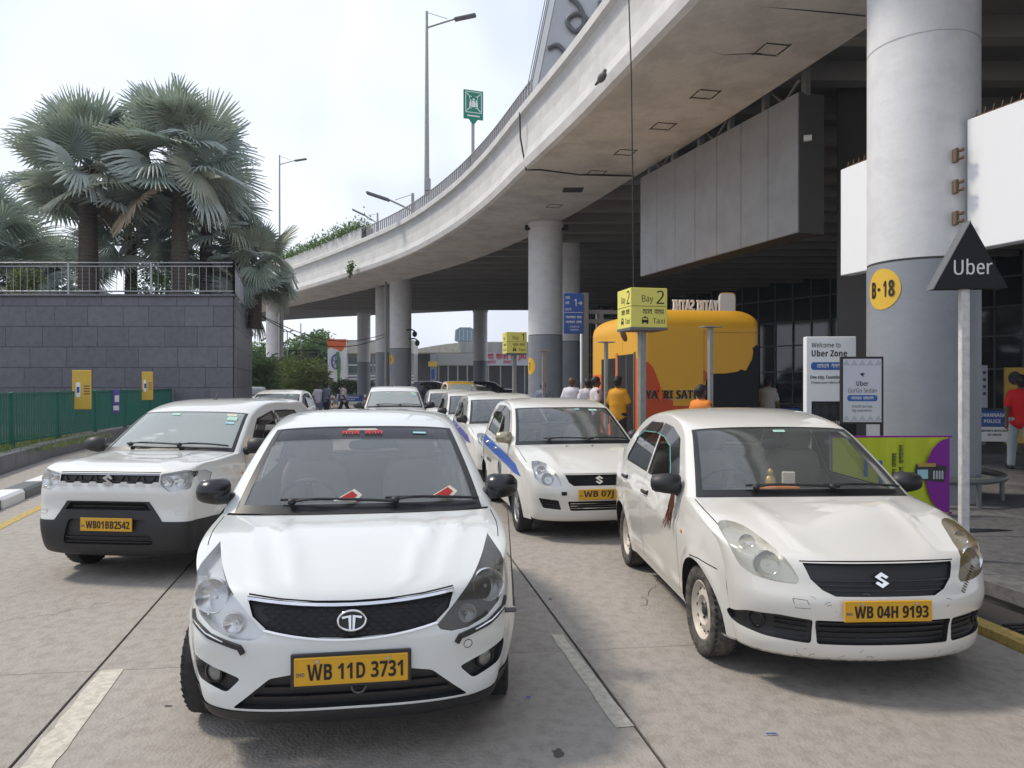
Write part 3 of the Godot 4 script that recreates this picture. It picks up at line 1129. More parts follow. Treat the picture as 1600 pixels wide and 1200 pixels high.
	for k in 13:
		var x := lerpf(-.385, .385, k / 12.0)
		bot.append(Vector2(x, .597 + .33 * x * x - .002))
	obj("grille_chrome", nose_strip(c, bot, .013, .012, 2), M.chrome, root)
	var comb := MB.new()
	for iy in 8:
		for ix in 17:
			var cx := (ix - 8) * .048 + (0.024 if iy % 2 else 0.0)
			var cy := .615 + iy * .018
			var lim := .36 + (cy - .64) * .5
			if absf(cx) > lim or cy < .612 + .33 * cx * cx or cy > .725 + .1 * cx * cx:
				continue
			var ring := []
			for k in 6:
				var a := TAU * k / 6
				ring.append(Vector2(cx + cos(a) * .0225, cy + sin(a) * .0125))
			for k in 6:
				var q := ring[k] as Vector2
				var w := ring[(k + 1) % 6] as Vector2
				var ha := c.hit(q.x, q.y)
				var hb := c.hit(w.x, w.y)
				comb.tube([ha[0] - ha[1] * .018, hb[0] - hb[1] * .018], .0028, 4, false)
	obj("honeycomb", comb, M.plastic_gloss, root)
	# oval badge
	var bx := on_nose(c, 0, .675, .012, .3)
	var ring := []
	for k in 33:
		var a := TAU * k / 32
		ring.append(bx * Vector3(cos(a) * .062, sin(a) * .043, 0))
	var em := MB.new().tube(ring, .006, 8, false)
	for s in [-1.0, 1.0]:
		em.prism(PackedVector2Array([Vector2(s * .003, .024), Vector2(s * .046, .018), Vector2(s * .042, .008), Vector2(s * .016, .014), Vector2(s * .012, -.036), Vector2(s * .003, -.04)]), .008, bx * Transform3D(Basis.IDENTITY, Vector3(0, 0, .004)))
	obj("emblem", em, M.chrome, root)
	obj("emblem_backing", MB.new().lathe([Vector2(.06, -.012), Vector2(.06, 0), Vector2(0, .001)], 24, bx * Transform3D(Basis(Vector3.RIGHT, PI / 2).scaled_local(Vector3(1, 1, .7)), Vector3(0, 0, -.006))), M.plastic, root)
	number_plate(root, on_nose(c, .0, .468, .012, .9), "WB 11D 3731", .5, .125, true)
	for s in [-1.0, 1.0]:
		var fx := on_nose(c, s * .625, .435, -.018, .6)
		var fog := MB.new().lathe([Vector2(.05, -.02), Vector2(.05, .012), Vector2(.042, .016), Vector2(.04, .004)], 20, fx * Transform3D(Basis(Vector3.RIGHT, PI / 2), Vector3.ZERO))
		obj("fog_lamp_ring", fog, M.plastic_gloss, root)
		obj("fog_lamp", MB.new().lathe([Vector2(.041, .004), Vector2(.03, .01), Vector2(0, .014)], 20, fx * Transform3D(Basis(Vector3.RIGHT, PI / 2), Vector3.ZERO)), M.fog_glass, root)
		var gp := [Vector2(s * .728, .69), Vector2(s * .71, .655), Vector2(s * .63, .61), Vector2(s * .49, .572), Vector2(s * .475, .545)]
		obj("bumper_guard", nose_strip(c, gp, .026, .014, 4), M.plastic, root)
		obj("guard_strip", nose_strip(c, [Vector2(s * .71, .66), Vector2(s * .64, .620), Vector2(s * .56, .595)], .007, .018, 4), M.chrome, root)
		door_mirror(root, .86, 1.105, 1.27, s, Vector3(.1, .072, .1), M.plastic_gloss, .76)
		side_handle(c, root, 2.2, .86, s, M.paint_a)
		side_handle(c, root, 3.15, .88, s, M.paint_a)
	slats(c, -.44, .44, [.33, .375], .022, -.03, M.plastic_gloss, root, -.05)
	obj("tow_loop", MB.new().tube(arc3(on_nose(c, .03, .385, .004).origin, .032, PI, TAU + .3, 12), .006, 6), M.steel_dark, root)
	obj("headwash_cover", nose_strip(c, circle_pts(Vector2(.53, .53), .02), .003, .002, 1), M.gap, root)
	wiper(c, root, 8.2, -.58, 8.13, .28)
	wiper(c, root, 8.2, .18, 8.14, .88)
	# papers under the wipers, stickers on the glass
	for k in [[8.23, -.1, .3], [8.26, .62, .25]]:
		var p := c.top(k[0], k[1], .03)
		var f := Transform3D(Basis(Vector3.UP, k[2]) * Basis(Vector3.RIGHT, -.75), p)
		obj("leaflet", MB.new().prism(PackedVector2Array([Vector2(-.09, -.03), Vector2(.04, -.045), Vector2(.09, 0), Vector2(.05, .045)]), .001, f), M.paper, root)
		obj("leaflet_print", MB.new().prism(PackedVector2Array([Vector2(-.06, -.022), Vector2(.03, -.03), Vector2(.06, 0), Vector2(.035, .03)]), .0, f * Transform3D(Basis.IDENTITY, Vector3(0, 0, .0015))), M.red, root)
	var sun := screen_frame(c, 9.72, -.02)
	indic("screen_lettering", .27, .05, M.sticker_red, root, sun * Transform3D(Basis.IDENTITY, Vector3(0, -.008, .004)), 31, [3, 3])
	obj("screen_mark", MB.new().prism(PackedVector2Array([Vector2(-.1, .0), Vector2(.1, 0), Vector2(.1, .008), Vector2(-.1, .008)]), 0, sun * Transform3D(Basis.IDENTITY, Vector3(0, .03, .004))).prism(PackedVector2Array([Vector2(-.09, .014), Vector2(.09, .014), Vector2(.09, .021), Vector2(-.09, .021)]), 0, sun * Transform3D(Basis.IDENTITY, Vector3(0, .03, .004))), M.paper, root)
	obj("sticker", MB.new().box(screen_frame(c, 9.72, .55).origin, Vector3(.085, .024, .002), screen_frame(c, 9.72, .55).basis), M.sticker_blue, root)
	# curb rod on the front corner
	var h := c.half(.36, .6)
	obj("curb_rod", MB.new().tube([Vector3(h + .03, .62, -.32), Vector3(h + .02, .8, -.33), Vector3(h + .0, 1.14, -.36)], [.007, .004, .002], 6).box(Vector3(h + .01, .6, -.32), Vector3(.06, .02, .03), Basis.IDENTITY, .005), M.steel_dark, root)
	return root

func circle_pts(c: Vector2, r: float) -> Array:
	var p := circle2(c, r, 20)
	p.append(p[0])
	return p

func arc3(c: Vector3, r: float, a0: float, a1: float, m: int) -> Array:
	var out := []
	for i in m + 1:
		var a := lerpf(a0, a1, float(i) / m)
		out.append(c + Vector3(cos(a) * r, sin(a) * r, 0))
	return out

# frame on the windscreen glass
func screen_frame(c: Car, s: float, t: float) -> Transform3D:
	var p := c.top(s, t, .002)
	var up := (c.top(s + .03, t) - c.top(s - .03, t)).normalized()
	var rt := (c.top(s, t + .03) - c.top(s, t - .03)).normalized()
	var z := rt.cross(up).normalized()
	return Transform3D(Basis(rt, z.cross(rt), z), p)

func cream_saloon() -> Node3D:
	var c := Car.new()
	c.W = 0.845
	c.C = [Vector2(.16, .19), Vector2(.06, .205), Vector2(.02, .27), Vector2(.005, .40), Vector2(.0, .52), Vector2(.03, .63), Vector2(.085, .75), Vector2(.2, .80), Vector2(.6, .925), Vector2(1.0, .985), Vector2(1.34, 1.225), Vector2(1.66, 1.42), Vector2(2.2, 1.525), Vector2(2.8, 1.515), Vector2(3.1, 1.45), Vector2(3.5, 1.14), Vector2(3.93, 1.09), Vector2(3.99, .9), Vector2(3.99, .5), Vector2(3.9, .25)]
	c.E = [Vector2(.395, .225), Vector2(.398, .235), Vector2(.402, .29), Vector2(.41, .41), Vector2(.42, .53), Vector2(.435, .66), Vector2(.52, .80), Vector2(.64, .845), Vector2(.88, .90), Vector2(1.2, .955), Vector2(1.5, 1.195), Vector2(1.78, 1.37), Vector2(2.25, 1.455), Vector2(2.8, 1.445), Vector2(3.15, 1.36), Vector2(3.55, 1.08), Vector2(3.85, 1.03), Vector2(3.78, .88), Vector2(3.75, .5), Vector2(3.7, .25)]
	c.N = [2.1, 2.1, 2.15, 2.2, 2.2, 2.25, 2.4, 2.5, 2.8, 2.5, 2.4, 2.4, 2.6, 2.6, 2.6, 2.4, 2.6, 2.6, 2.6, 2.6]
	c.sharp = [9, 15]
	c.sect = [Vector2(.2, .93), Vector2(.35, .965), Vector2(.6, 1.0), Vector2(.78, .99), Vector2(.93, .955), Vector2(1.0, .925), Vector2(1.2, .84), Vector2(1.4, .745), Vector2(1.53, .68)]
	c.uf = 1.0
	c.pf = 0.5
	c.arches = [[.79, .29, .33], [3.22, .29, .33]]
	c.creases = [[Vector2(1.0, .74), Vector2(3.7, .88), .014, .06], [Vector2(1.1, .33), Vector2(2.9, .36), .012, .035]]
	c.hood = [[6.2, 9.0, .34, .5, .012, .06]]
	c.pits = [[.0, .37, .55, .07, .022], [.64, .385, .16, .05, .03], [.55, .53, .3, .05, -.015]]
	c.skin(22, 16)
	var root := Node3D.new()
	var hl := [Vector2(.455, .655), Vector2(.47, .628), Vector2(.57, .632), Vector2(.675, .655), Vector2(.728, .69), Vector2(.765, .80), Vector2(.765, .885), Vector2(.70, .90), Vector2(.62, .885), Vector2(.545, .81), Vector2(.49, .73)]
	hl = fillet(hl, .03, 2)
	headlight(c, hl, [[.62, .735, .07], [.665, .83, .045]], M.lens_brown, M.housing_brown)
	headlight(c, c.mirrored(hl), [[-.61, .725, .072], [-.655, .825, .046]], M.lens_old, M.housing)
	c.cut("grille", 0, [Vector2(-.43, .742), Vector2(.43, .742), Vector2(.40, .66), Vector2(.345, .605), Vector2(.28, .575), Vector2(-.28, .575), Vector2(-.345, .605), Vector2(-.40, .66)], M.plastic, -.02, 0, .5, "", M.plastic_gloss)
	c.cut("lower_intake", 0, fillet([Vector2(-.385, .44), Vector2(.385, .44), Vector2(.37, .305), Vector2(-.37, .305)], .012, 2), M.plastic, -.035, 0, .5, "", M.plastic)
	var fb := fillet([Vector2(.395, .44), Vector2(.56, .455), Vector2(.70, .445), Vector2(.76, .40), Vector2(.735, .345), Vector2(.62, .318), Vector2(.40, .305)], .02, 3)
	for q in [fb, c.mirrored(fb)]:
		c.cut("fog_lamp_bay", 0, q, M.plastic, -.022, 0, .5, "", M.plastic)
	# scuffed lip
	c.cut("scuffed_lip", 0, [Vector2(-.8, .18), Vector2(.8, .18), Vector2(.8, .225), Vector2(.3, .215), Vector2(-.3, .215), Vector2(-.8, .235)], M.scuff, .0)
	outfit(c, {"glass": M.glass_clear, "screen_t": .88, "open": [30], "windows": [fillet([Vector2(1.38, .985), Vector2(1.80, 1.305), Vector2(2.10, 1.37), Vector2(2.36, 1.39), Vector2(2.34, 1.0)], .02), fillet([Vector2(2.43, 1.0), Vector2(2.45, 1.39), Vector2(2.85, 1.375), Vector2(3.1, 1.28), Vector2(3.27, 1.06), Vector2(3.24, 1.02)], .02)], "gaps": [[Vector2(1.24, .3), Vector2(1.2, .7), Vector2(1.25, .92)], [Vector2(2.38, .28), Vector2(2.39, .98)], [Vector2(3.0, .55), Vector2(3.32, .9), Vector2(3.3, 1.05)], [Vector2(.5, .62), Vector2(.7, .64), Vector2(.85, .63)]], "bonnet": [[Vector2(0, .752), Vector2(.25, .752), Vector2(.44, .75)]]})
	# bonnet side shut line on the top sheet
	for s in [-1.0, 1.0]:
		c.line(3, [Vector2(s * .90, 7.0), Vector2(s * .93, 7.5), Vector2(s * .95, 8.2), Vector2(s * .95, 8.85)], .008, M.gap, 1)
	lower_hull(c, root, 3.95)
	finish(c, root, M.paint_b, .96, 1.15, 3.6)
	cabin(c, root, 1.06, .96, 1.48, 3.1, 1.0)
	for k in [[.735, .79], [-.735, .79], [.72, 3.22], [-.72, 3.22]]:
		make_wheel(root, k[0], k[1], .288, .175, 0, .04 if k[1] < 1 else 0.0, true)
	slats(c, -.36, .36, [.335, .362, .389, .416], .012, -.03, M.plastic_gloss, root)
	slats(c, -.33, .33, [.605, .63, .655], .01, -.018, M.plastic_gloss, root, .025)
	for s in [-1.0, 1.0]:
		for k in 4:
			obj("bay_bar", nose_strip(c, [Vector2(s * .42, .338 + k * .025), Vector2(s * .58, .342 + k * .025)], .006, .008, 3, -.02), M.plastic_gloss, root)
		var fx := on_nose(c, s * .655, .395, -.018, .6)
		obj("fog_lamp_blank", MB.new().lathe([Vector2(.05, -.01), Vector2(.05, .008), Vector2(.04, .012), Vector2(.036, .004), Vector2(0, .004)], 20, fx * Transform3D(Basis(Vector3.RIGHT, PI / 2), Vector3.ZERO)), M.plastic_gloss, root)
		door_mirror(root, .885, 1.03, 1.36, s, Vector3(.11, .07, .09), M.plastic, .79)
		side_handle(c, root, 2.24, .845, s, M.plastic_gloss)
		side_handle(c, root, 3.08, .875, s, M.plastic_gloss)
		obj("side_indicator", MB.new().blob(Vector3(s * c.half(1.08, .74), .74, -1.08), Vector3(.006, .014, .022), .9, Basis.IDENTITY, 6, 10), M.amber, root)
	s_emblem(root, on_nose(c, -.02, .66, -.004, .3), .085)
	number_plate(root, on_nose(c, -.012, .505, .014, .9), "WB 04H 9193", .49, .115, false)
	obj("tow_cover", nose_strip(c, [Vector2(-.50, .555), Vector2(-.43, .55), Vector2(-.415, .505), Vector2(-.49, .505), Vector2(-.50, .555)], .003, .001, 2), M.gap, root)
	# stitched crack and scratches on the bumper
	var st := MB.new()
	for k in 11:
		var a := c.hit(.47 + k * .011, .60 + k * .012 - .02)
		st.box(a[0] + a[1] * .003, Vector3(.022, .005, .006), Basis(Vector3.BACK, -.7))
	obj("stitched_crack", st, M.rust, root)
	var rs := RandomNumberGenerator.new()
	rs.seed = 8
	var sc := MB.new()
	for k in 22:
		var x := rs.randf_range(-.5, -.05) if k < 16 else rs.randf_range(.3, .5)
		var y := rs.randf_range(.22, .27) if k % 3 else rs.randf_range(.46, .6)
		var d := Vector2(rs.randf_range(-.06, .06), rs.randf_range(-.02, .02))
		var strip := nose_strip(c, [Vector2(x, y), Vector2(x, y) + d * .5 + Vector2(0, .004), Vector2(x, y) + d], rs.randf_range(.0015, .004), .0008, 2)
		sc.v.append_array(strip.v); sc.n.append_array(strip.n); sc.uv.append_array(strip.uv)
	obj("scratches", sc, M.scratch, root)
	wiper(c, root, 9.2, -.52, 9.15, .3)
	wiper(c, root, 9.2, .16, 9.16, .88)
	rain_visor(c, root, -1.0, [Vector2(1.48, 1.085), Vector2(1.62, 1.2), Vector2(1.82, 1.33), Vector2(2.1, 1.392), Vector2(2.37, 1.41)], M.visor, M.visor_green)
	rain_visor(c, root, -1.0, [Vector2(2.43, 1.41), Vector2(2.85, 1.395), Vector2(3.08, 1.31)], M.visor, M.visor_green)
	# tassel of dark hair under the mirror
	var ts := MB.new()
	for k in 26:
		var a := Vector3(-.85 + rs.randf_range(-.012, .012), .965, -1.30 + rs.randf_range(-.012, .012))
		ts.tube([a, a + Vector3(rs.randf_range(-.03, .0), -.09, rs.randf_range(-.02, .02)), a + Vector3(rs.randf_range(-.09, -.02), -.2 - rs.randf_range(0, .06), rs.randf_range(-.02, .05))], [.004, .004, .001], 4)
	obj("hair_tassel", ts, M.tassel, root)
	# things on the dashboard
	var dz := Vector3(-.12, .985, -1.33)
	obj("shrine_frame", MB.new().box(dz + Vector3(.12, .06, 0), Vector3(.09, .13, .03), Basis(Vector3.UP, -.2), .006), M.paper, root)
	obj("idol", MB.new().blob(dz + Vector3(-.02, .05, .02), Vector3(.04, .055, .03), .9, Basis.IDENTITY, 8, 10).blob(dz + Vector3(-.02, .125, .02), Vector3(.022, .026, .022), 1.0, Basis.IDENTITY, 8, 10), M.gold, root)
	obj("marigold_string", MB.new().tube([dz + Vector3(-.14, .01, .06), dz + Vector3(0, .02, .09), dz + Vector3(.16, .01, .08)], .018, 7), M.orange, root)
	obj("sticker", MB.new().box(screen_frame(c, 10.78, .05).origin, Vector3(.09, .03, .002), screen_frame(c, 10.78, .05).basis), M.sticker_green, root)
	return root

# smoked plastic over the side window, along points (u, y)
func rain_visor(c: Car, root: Node3D, sg: float, pts: Array, m: Material, edge: Material) -> void:
	var mb := MB.new()
	var rim := []
	for i in pts.size() - 1:
		for k in 4:
			var q := []
			for f in [k / 4.0, (k + 1) / 4.0]:
				var p: Vector2 = pts[i].lerp(pts[i + 1], f)
				var d: Vector2 = (pts[i + 1] - pts[i]).normalized()
				var w := Vector2(d.y, -d.x)
				var a := p
				var b := p + w * .085
				q.append([Vector3(sg * (c.half(a.x, a.y) + .004), a.y, -a.x), Vector3(sg * (c.half(b.x, b.y) + .035), b.y, -b.x)])
			mb.face(q[0][0], q[1][0], q[1][1], q[0][1], Vector3(sg, .2, 0))
			if rim.is_empty(): rim.append(q[0][1])
			rim.append(q[1][1])
	obj("rain_visor", mb, m, root)
	obj("visor_edge", MB.new().tube(rim, .005, 5), edge, root)

func high_hatchback() -> Node3D:
	var c := Car.new()
	c.W = 0.765
	c.C = [Vector2(.16, .22), Vector2(.06, .235), Vector2(.02, .29), Vector2(-.01, .42), Vector2(-.015, .55), Vector2(.0, .68), Vector2(.012, .83), Vector2(.03, .955), Vector2(.1, 1.008), Vector2(.5, 1.058), Vector2(.9, 1.085), Vector2(1.2, 1.29), Vector2(1.46, 1.45), Vector2(1.9, 1.55), Vector2(2.6, 1.555), Vector2(3.2, 1.49), Vector2(3.42, 1.1), Vector2(3.52, .95), Vector2(3.56, .7), Vector2(3.55, .45), Vector2(3.45, .3)]
	c.E = [Vector2(.19, .27), Vector2(.192, .29), Vector2(.196, .34), Vector2(.202, .46), Vector2(.208, .58), Vector2(.214, .70), Vector2(.222, .83), Vector2(.24, .975), Vector2(.33, 1.005), Vector2(.7, 1.018), Vector2(1.05, 1.045), Vector2(1.34, 1.25), Vector2(1.6, 1.405), Vector2(1.95, 1.485), Vector2(2.6, 1.49), Vector2(3.1, 1.43), Vector2(3.3, 1.08), Vector2(3.36, .93), Vector2(3.38, .7), Vector2(3.38, .45), Vector2(3.36, .3)]
	c.N = [3.0, 3.0, 3.4, 3.8, 3.8, 3.8, 3.8, 3.8, 3.6, 3.6, 2.6, 2.5, 2.5, 3.0, 3.0, 3.0, 3.0, 3.0, 3.0, 3.0, 3.0]
	c.sharp = [10, 16]
	c.sect = [Vector2(.2, .95), Vector2(.4, .985), Vector2(.65, 1.0), Vector2(.85, .995), Vector2(.98, .965), Vector2(1.05, .94), Vector2(1.25, .86), Vector2(1.42, .79), Vector2(1.56, .73)]
	c.uf = .8
	c.pf = .16
	c.ur = 2.8
	c.pr = .08
	c.sill = .26
	c.arches = [[.70, .27, .325], [3.02, .27, .325]]
	c.creases = [[Vector2(.5, .90), Vector2(1.3, .78), .014, .05], [Vector2(1.2, .42), Vector2(2.6, .42), -.016, .05]]
	c.hood = [[7.6, 10.0, .42, .5, .012, .08]]
	c.pits = [[.0, .60, .4, .12, .02], [.0, .78, .6, .05, -.02], [.58, .62, .12, .05, .015]]
	c.skin(20, 14)
	var root := Node3D.new()
	var hl := fillet([Vector2(.465, .95), Vector2(.66, .985), Vector2(.705, .97), Vector2(.705, .82), Vector2(.55, .80), Vector2(.475, .855)], .02, 2)
	headlight(c, hl, [[.635, .89, .055], [.525, .885, .04]], M.lens, M.housing, .3)
	headlight(c, c.mirrored(hl), [[-.635, .89, .055], [-.525, .885, .04]], M.lens, M.housing, .3)
	c.cut("grille", 0, [Vector2(-.46, .955), Vector2(.46, .955), Vector2(.46, .87), Vector2(-.46, .87)], M.plastic, -.02, 0, .5, "", M.plastic_gloss)
	c.cut("upper_intake", 0, [Vector2(-.345, .705), Vector2(.345, .705), Vector2(.40, .64), Vector2(-.40, .64)], M.hole, -.04, 0, .5, "", M.plastic)
	c.cut("lower_intake", 0, fillet([Vector2(-.36, .56), Vector2(.36, .56), Vector2(.42, .34), Vector2(-.42, .34)], .03, 2), M.plastic, -.025, 0, .5, "", M.plastic)
	c.cut("bumper_cladding", 0, [Vector2(-.38, .715), Vector2(.38, .715), Vector2(.50, .545), Vector2(.9, .53), Vector2(.9, .05), Vector2(-.9, .05), Vector2(-.9, .53), Vector2(-.50, .545)], M.plastic, .006, 0, .24)
	for side in [2, 3]:
		c.cut("headlight_corner", 1, [Vector2(.15, .83), Vector2(.36, .845), Vector2(.42, .93), Vector2(.33, .965), Vector2(.15, .97)], M.housing, -.004, side)
		c.cut("corner_cladding", 1, [Vector2(.1, .1), Vector2(.8, .1), Vector2(.8, .535), Vector2(.1, .535)], M.plastic, .006, side)
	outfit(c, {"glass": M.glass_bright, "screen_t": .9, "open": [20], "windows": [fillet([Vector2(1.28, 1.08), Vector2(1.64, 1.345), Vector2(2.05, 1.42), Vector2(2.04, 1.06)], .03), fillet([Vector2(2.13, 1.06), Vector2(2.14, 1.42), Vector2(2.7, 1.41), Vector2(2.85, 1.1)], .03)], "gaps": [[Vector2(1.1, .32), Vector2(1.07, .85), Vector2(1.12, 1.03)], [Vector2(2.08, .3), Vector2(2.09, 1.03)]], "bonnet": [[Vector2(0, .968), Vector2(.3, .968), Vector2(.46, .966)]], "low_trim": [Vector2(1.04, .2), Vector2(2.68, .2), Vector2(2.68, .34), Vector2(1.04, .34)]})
	for s in [-1.0, 1.0]:
		c.line(3, [Vector2(s * .93, 8.3), Vector2(s * .95, 9.2), Vector2(s * .95, 9.85)], .008, M.gap, 1)
	lower_hull(c, root, 3.5)
	finish(c, root, M.paint_c, 1.0, 1.0, 3.3)
	cabin(c, root, .92, 1.04, 1.5, 2.75, 1.02)
	for k in [[.655, .70], [-.655, .70], [.65, 3.02], [-.65, 3.02]]:
		make_wheel(root, k[0], k[1], .275, .165, 2, -.1 if k[1] < 1 else 0.0, false)
	# teeth of the grille
	for k in 6:
		var x := (k - 2.5) * .145
		if absf(x) < .04: continue
		obj("grille_tooth", nose_strip(c, [Vector2(x - .055, .935), Vector2(x - .035, .888), Vector2(x + .035, .888), Vector2(x + .055, .935)], .013, .014, 2, -.018), M.plastic_gloss, root)
	for k in 7:
		var x := (k - 3) * .145
		var h := c.hit(x, .868)
		obj("bumper_tooth", MB.new().prism(PackedVector2Array([Vector2(-.05, -.012), Vector2(-.02, .022), Vector2(.02, .022), Vector2(.05, -.012)]), .025, Transform3D(Basis.IDENTITY, h[0] + Vector3(0, -.006, .008))), M.paint_c, root)
	obj("grille_line", nose_strip(c, [Vector2(-.46, .945), Vector2(.46, .945)], .008, .006, 12, -.002), M.chrome, root)
	s_emblem(root, on_nose(c, 0, .895, .002, .4), .105)
	number_plate(root, on_nose(c, 0, .515, .012, .9), "WB01BB2542", .48, .115, false)
	slats(c, -.33, .33, [.668], .016, -.03, M.plastic_gloss, root)
	slats(c, -.40, .40, [.36, .40], .014, -.018, M.plastic_gloss, root)
	for s in [-1.0, 1.0]:
		obj("fog_lamp_blank", nose_strip(c, [Vector2(s * .60, .635), Vector2(s * .69, .63), Vector2(s * .70, .60), Vector2(s * .60, .60), Vector2(s * .60, .635)], .006, .004, 3), M.paint_c, root)
		door_mirror(root, .865, 1.12, 1.12, s, Vector3(.105, .075, .09), M.plastic, .73)
		side_handle(c, root, 1.9, .9, s, M.plastic)
		side_handle(c, root, 2.75, .92, s, M.plastic)
		obj("side_indicator", MB.new().blob(Vector3(s * c.half(.98, .86), .86, -.98), Vector3(.008, .014, .022), .9, Basis.IDENTITY, 6, 10), M.amber, root)
		rain_visor(c, root, s, [Vector2(1.38, 1.14), Vector2(1.68, 1.375), Vector2(2.06, 1.44)], M.visor, M.visor)
		rain_visor(c, root, s, [Vector2(2.13, 1.44), Vector2(2.5, 1.435), Vector2(2.72, 1.4)], M.visor, M.visor)
	wiper(c, root, 10.22, -.62, 10.17, .2)
	wiper(c, root, 10.2, .12, 10.17, .86)
	var ab := c.top(13.2, -.1)
	obj("antenna", MB.new().tube([ab, ab + Vector3(.0, .1, -.1)], [.006, .003], 6).blob(ab, Vector3(.025, .015, .035), .9, Basis.IDENTITY, 6, 8), M.plastic, root)
	for k in [[11.75, .72, .1, .035, 0], [11.55, .75, .1, .07, 1], [11.3, .74, .09, .03, 2], [11.75, -.25, .09, .025, 1]]:
		var f := screen_frame(c, k[0], k[1])
		obj("sticker", MB.new().box(f.origin, Vector3(k[2], k[3], .002), f.basis), [M.paper, M.sticker_green, M.sticker_blue][k[4]], root)
	return root

# the older saloon with the broad stripe; plain = the same body for the cars further back
func striped_saloon(stripe: Material) -> Node3D:
	var c := Car.new()
	c.W = 0.84
	c.C = [Vector2(.14, .21), Vector2(.05, .225), Vector2(.015, .29), Vector2(.0, .42), Vector2(.0, .54), Vector2(.03, .64), Vector2(.07, .74), Vector2(.18, .80), Vector2(.6, .94), Vector2(1.02, 1.0), Vector2(1.42, 1.24), Vector2(1.8, 1.43), Vector2(2.3, 1.53), Vector2(2.8, 1.525), Vector2(3.2, 1.46), Vector2(3.5, 1.12), Vector2(3.9, 1.08), Vector2(3.97, .9), Vector2(3.97, .5), Vector2(3.9, .28)]
	c.E = [Vector2(.28, .255), Vector2(.282, .265), Vector2(.286, .31), Vector2(.293, .43), Vector2(.30, .55), Vector2(.32, .67), Vector2(.40, .80), Vector2(.55, .855), Vector2(.88, .925), Vector2(1.18, .975), Vector2(1.55, 1.22), Vector2(1.88, 1.40), Vector2(2.35, 1.475), Vector2(2.8, 1.47), Vector2(3.2, 1.39), Vector2(3.55, 1.06), Vector2(3.82, 1.02), Vector2(3.76, .88), Vector2(3.74, .5), Vector2(3.7, .28)]
	c.N = [2.6, 2.6, 2.7, 2.7, 2.7, 2.7, 2.7, 2.8, 3.0, 2.6, 2.6, 2.6, 2.8, 2.8, 2.8, 2.5, 2.6, 2.6, 2.6, 2.6]
	c.sharp = [9, 15]
	c.sect = [Vector2(.2, .94), Vector2(.35, .975), Vector2(.6, 1.0), Vector2(.8, .99), Vector2(.95, .96), Vector2(1.02, .93), Vector2(1.2, .86), Vector2(1.42, .78), Vector2(1.55, .72)]
	c.uf = .95
	c.pf = .28
	c.arches = [[.77, .29, .335], [3.16, .29, .335]]
	c.creases = [[Vector2(.9, .45), Vector2(3.4, .47), .01, .05]]
	c.hood = [[6.2, 9.0, .4, .56, .012, .07]]
	c.pits = [[.0, .40, .4, .06, .015], [.55, .41, .12, .05, .02]]
	c.skin(16, 12)
	var root := Node3D.new()
	var hl := [Vector2(.415, .625), Vector2(.435, .605), Vector2(.53, .605), Vector2(.64, .635), Vector2(.70, .70), Vector2(.715, .80), Vector2(.69, .858), Vector2(.62, .865), Vector2(.54, .84), Vector2(.46, .73)]
	for q in [hl, c.mirrored(hl)]:
		var s: float = signf(q[0].x)
		headlight(c, q, [[s * .57, .69, .068], [s * .62, .79, .05]], M.lens, M.housing)
	c.cut("grille", 0, [Vector2(-.38, .732), Vector2(.38, .732), Vector2(.34, .65), Vector2(.29, .615), Vector2(-.29, .615), Vector2(-.34, .65)], M.hole, -.025, 0, .5, "", M.plastic_gloss)
	c.cut("lower_intake", 0, fillet([Vector2(-.36, .448), Vector2(.36, .448), Vector2(.33, .345), Vector2(-.33, .345)], .015, 2), M.hole, -.03, 0, .5, "", M.plastic)
	var fb := fillet([Vector2(.46, .46), Vector2(.67, .485), Vector2(.62, .375), Vector2(.43, .355)], .015, 2)
	for q in [fb, c.mirrored(fb)]:
		c.cut("fog_lamp_bay", 0, q, M.plastic, -.025, 0, .5, "", M.plastic)
	if stripe:
		for side in [2, 3]:
			c.cut("side_stripe", 1, [Vector2(.44, .68), Vector2(.66, .80), Vector2(1.3, .855), Vector2(3.72, .99), Vector2(3.72, .86), Vector2(1.3, .735)], stripe, .001, side)
	outfit(c, {"glass": M.glass_clear, "screen_t": .89, "open": [30, 20], "windows": [fillet([Vector2(1.42, 1.02), Vector2(1.92, 1.35), Vector2(2.32, 1.415), Vector2(2.31, 1.02)], .02), fillet([Vector2(2.40, 1.02), Vector2(2.41, 1.415), Vector2(2.9, 1.40), Vector2(3.1, 1.32), Vector2(3.25, 1.06)], .02)], "gaps": [[Vector2(1.2, .32), Vector2(1.17, .8), Vector2(1.22, .95)], [Vector2(2.35, .3), Vector2(2.36, 1.0)]], "bonnet": [[Vector2(0, .742), Vector2(.25, .742), Vector2(.39, .742)]]})
	for s in [-1.0, 1.0]:
		c.line(3, [Vector2(s * .92, 7.2), Vector2(s * .94, 8.2), Vector2(s * .95, 8.85)], .008, M.gap, 1)
	lower_hull(c, root, 3.9)
	finish(c, root, M.paint_d, .98, 1.12, 3.5)
	cabin(c, root, 1.04, .97, 1.5, 3.05, 1.0)
	for k in [[.725, .77], [-.725, .77], [.715, 3.16], [-.715, 3.16]]:
		make_wheel(root, k[0], k[1], .288, .17, 0 if stripe == null else 1, .0, stripe == null)
	slats(c, -.33, .33, [.37, .395, .42], .009, -.022, M.chrome, root)
	var mesh := MB.new()
	for k in 8:
		var y := .628 + k * .0125
		var lim := .29 + (y - .615) * .7
		var strip := nose_strip(c, [Vector2(-lim, y), Vector2(lim, y)], .004, .005, 10, -.02)
		mesh.v.append_array(strip.v); mesh.n.append_array(strip.n); mesh.uv.append_array(strip.uv)
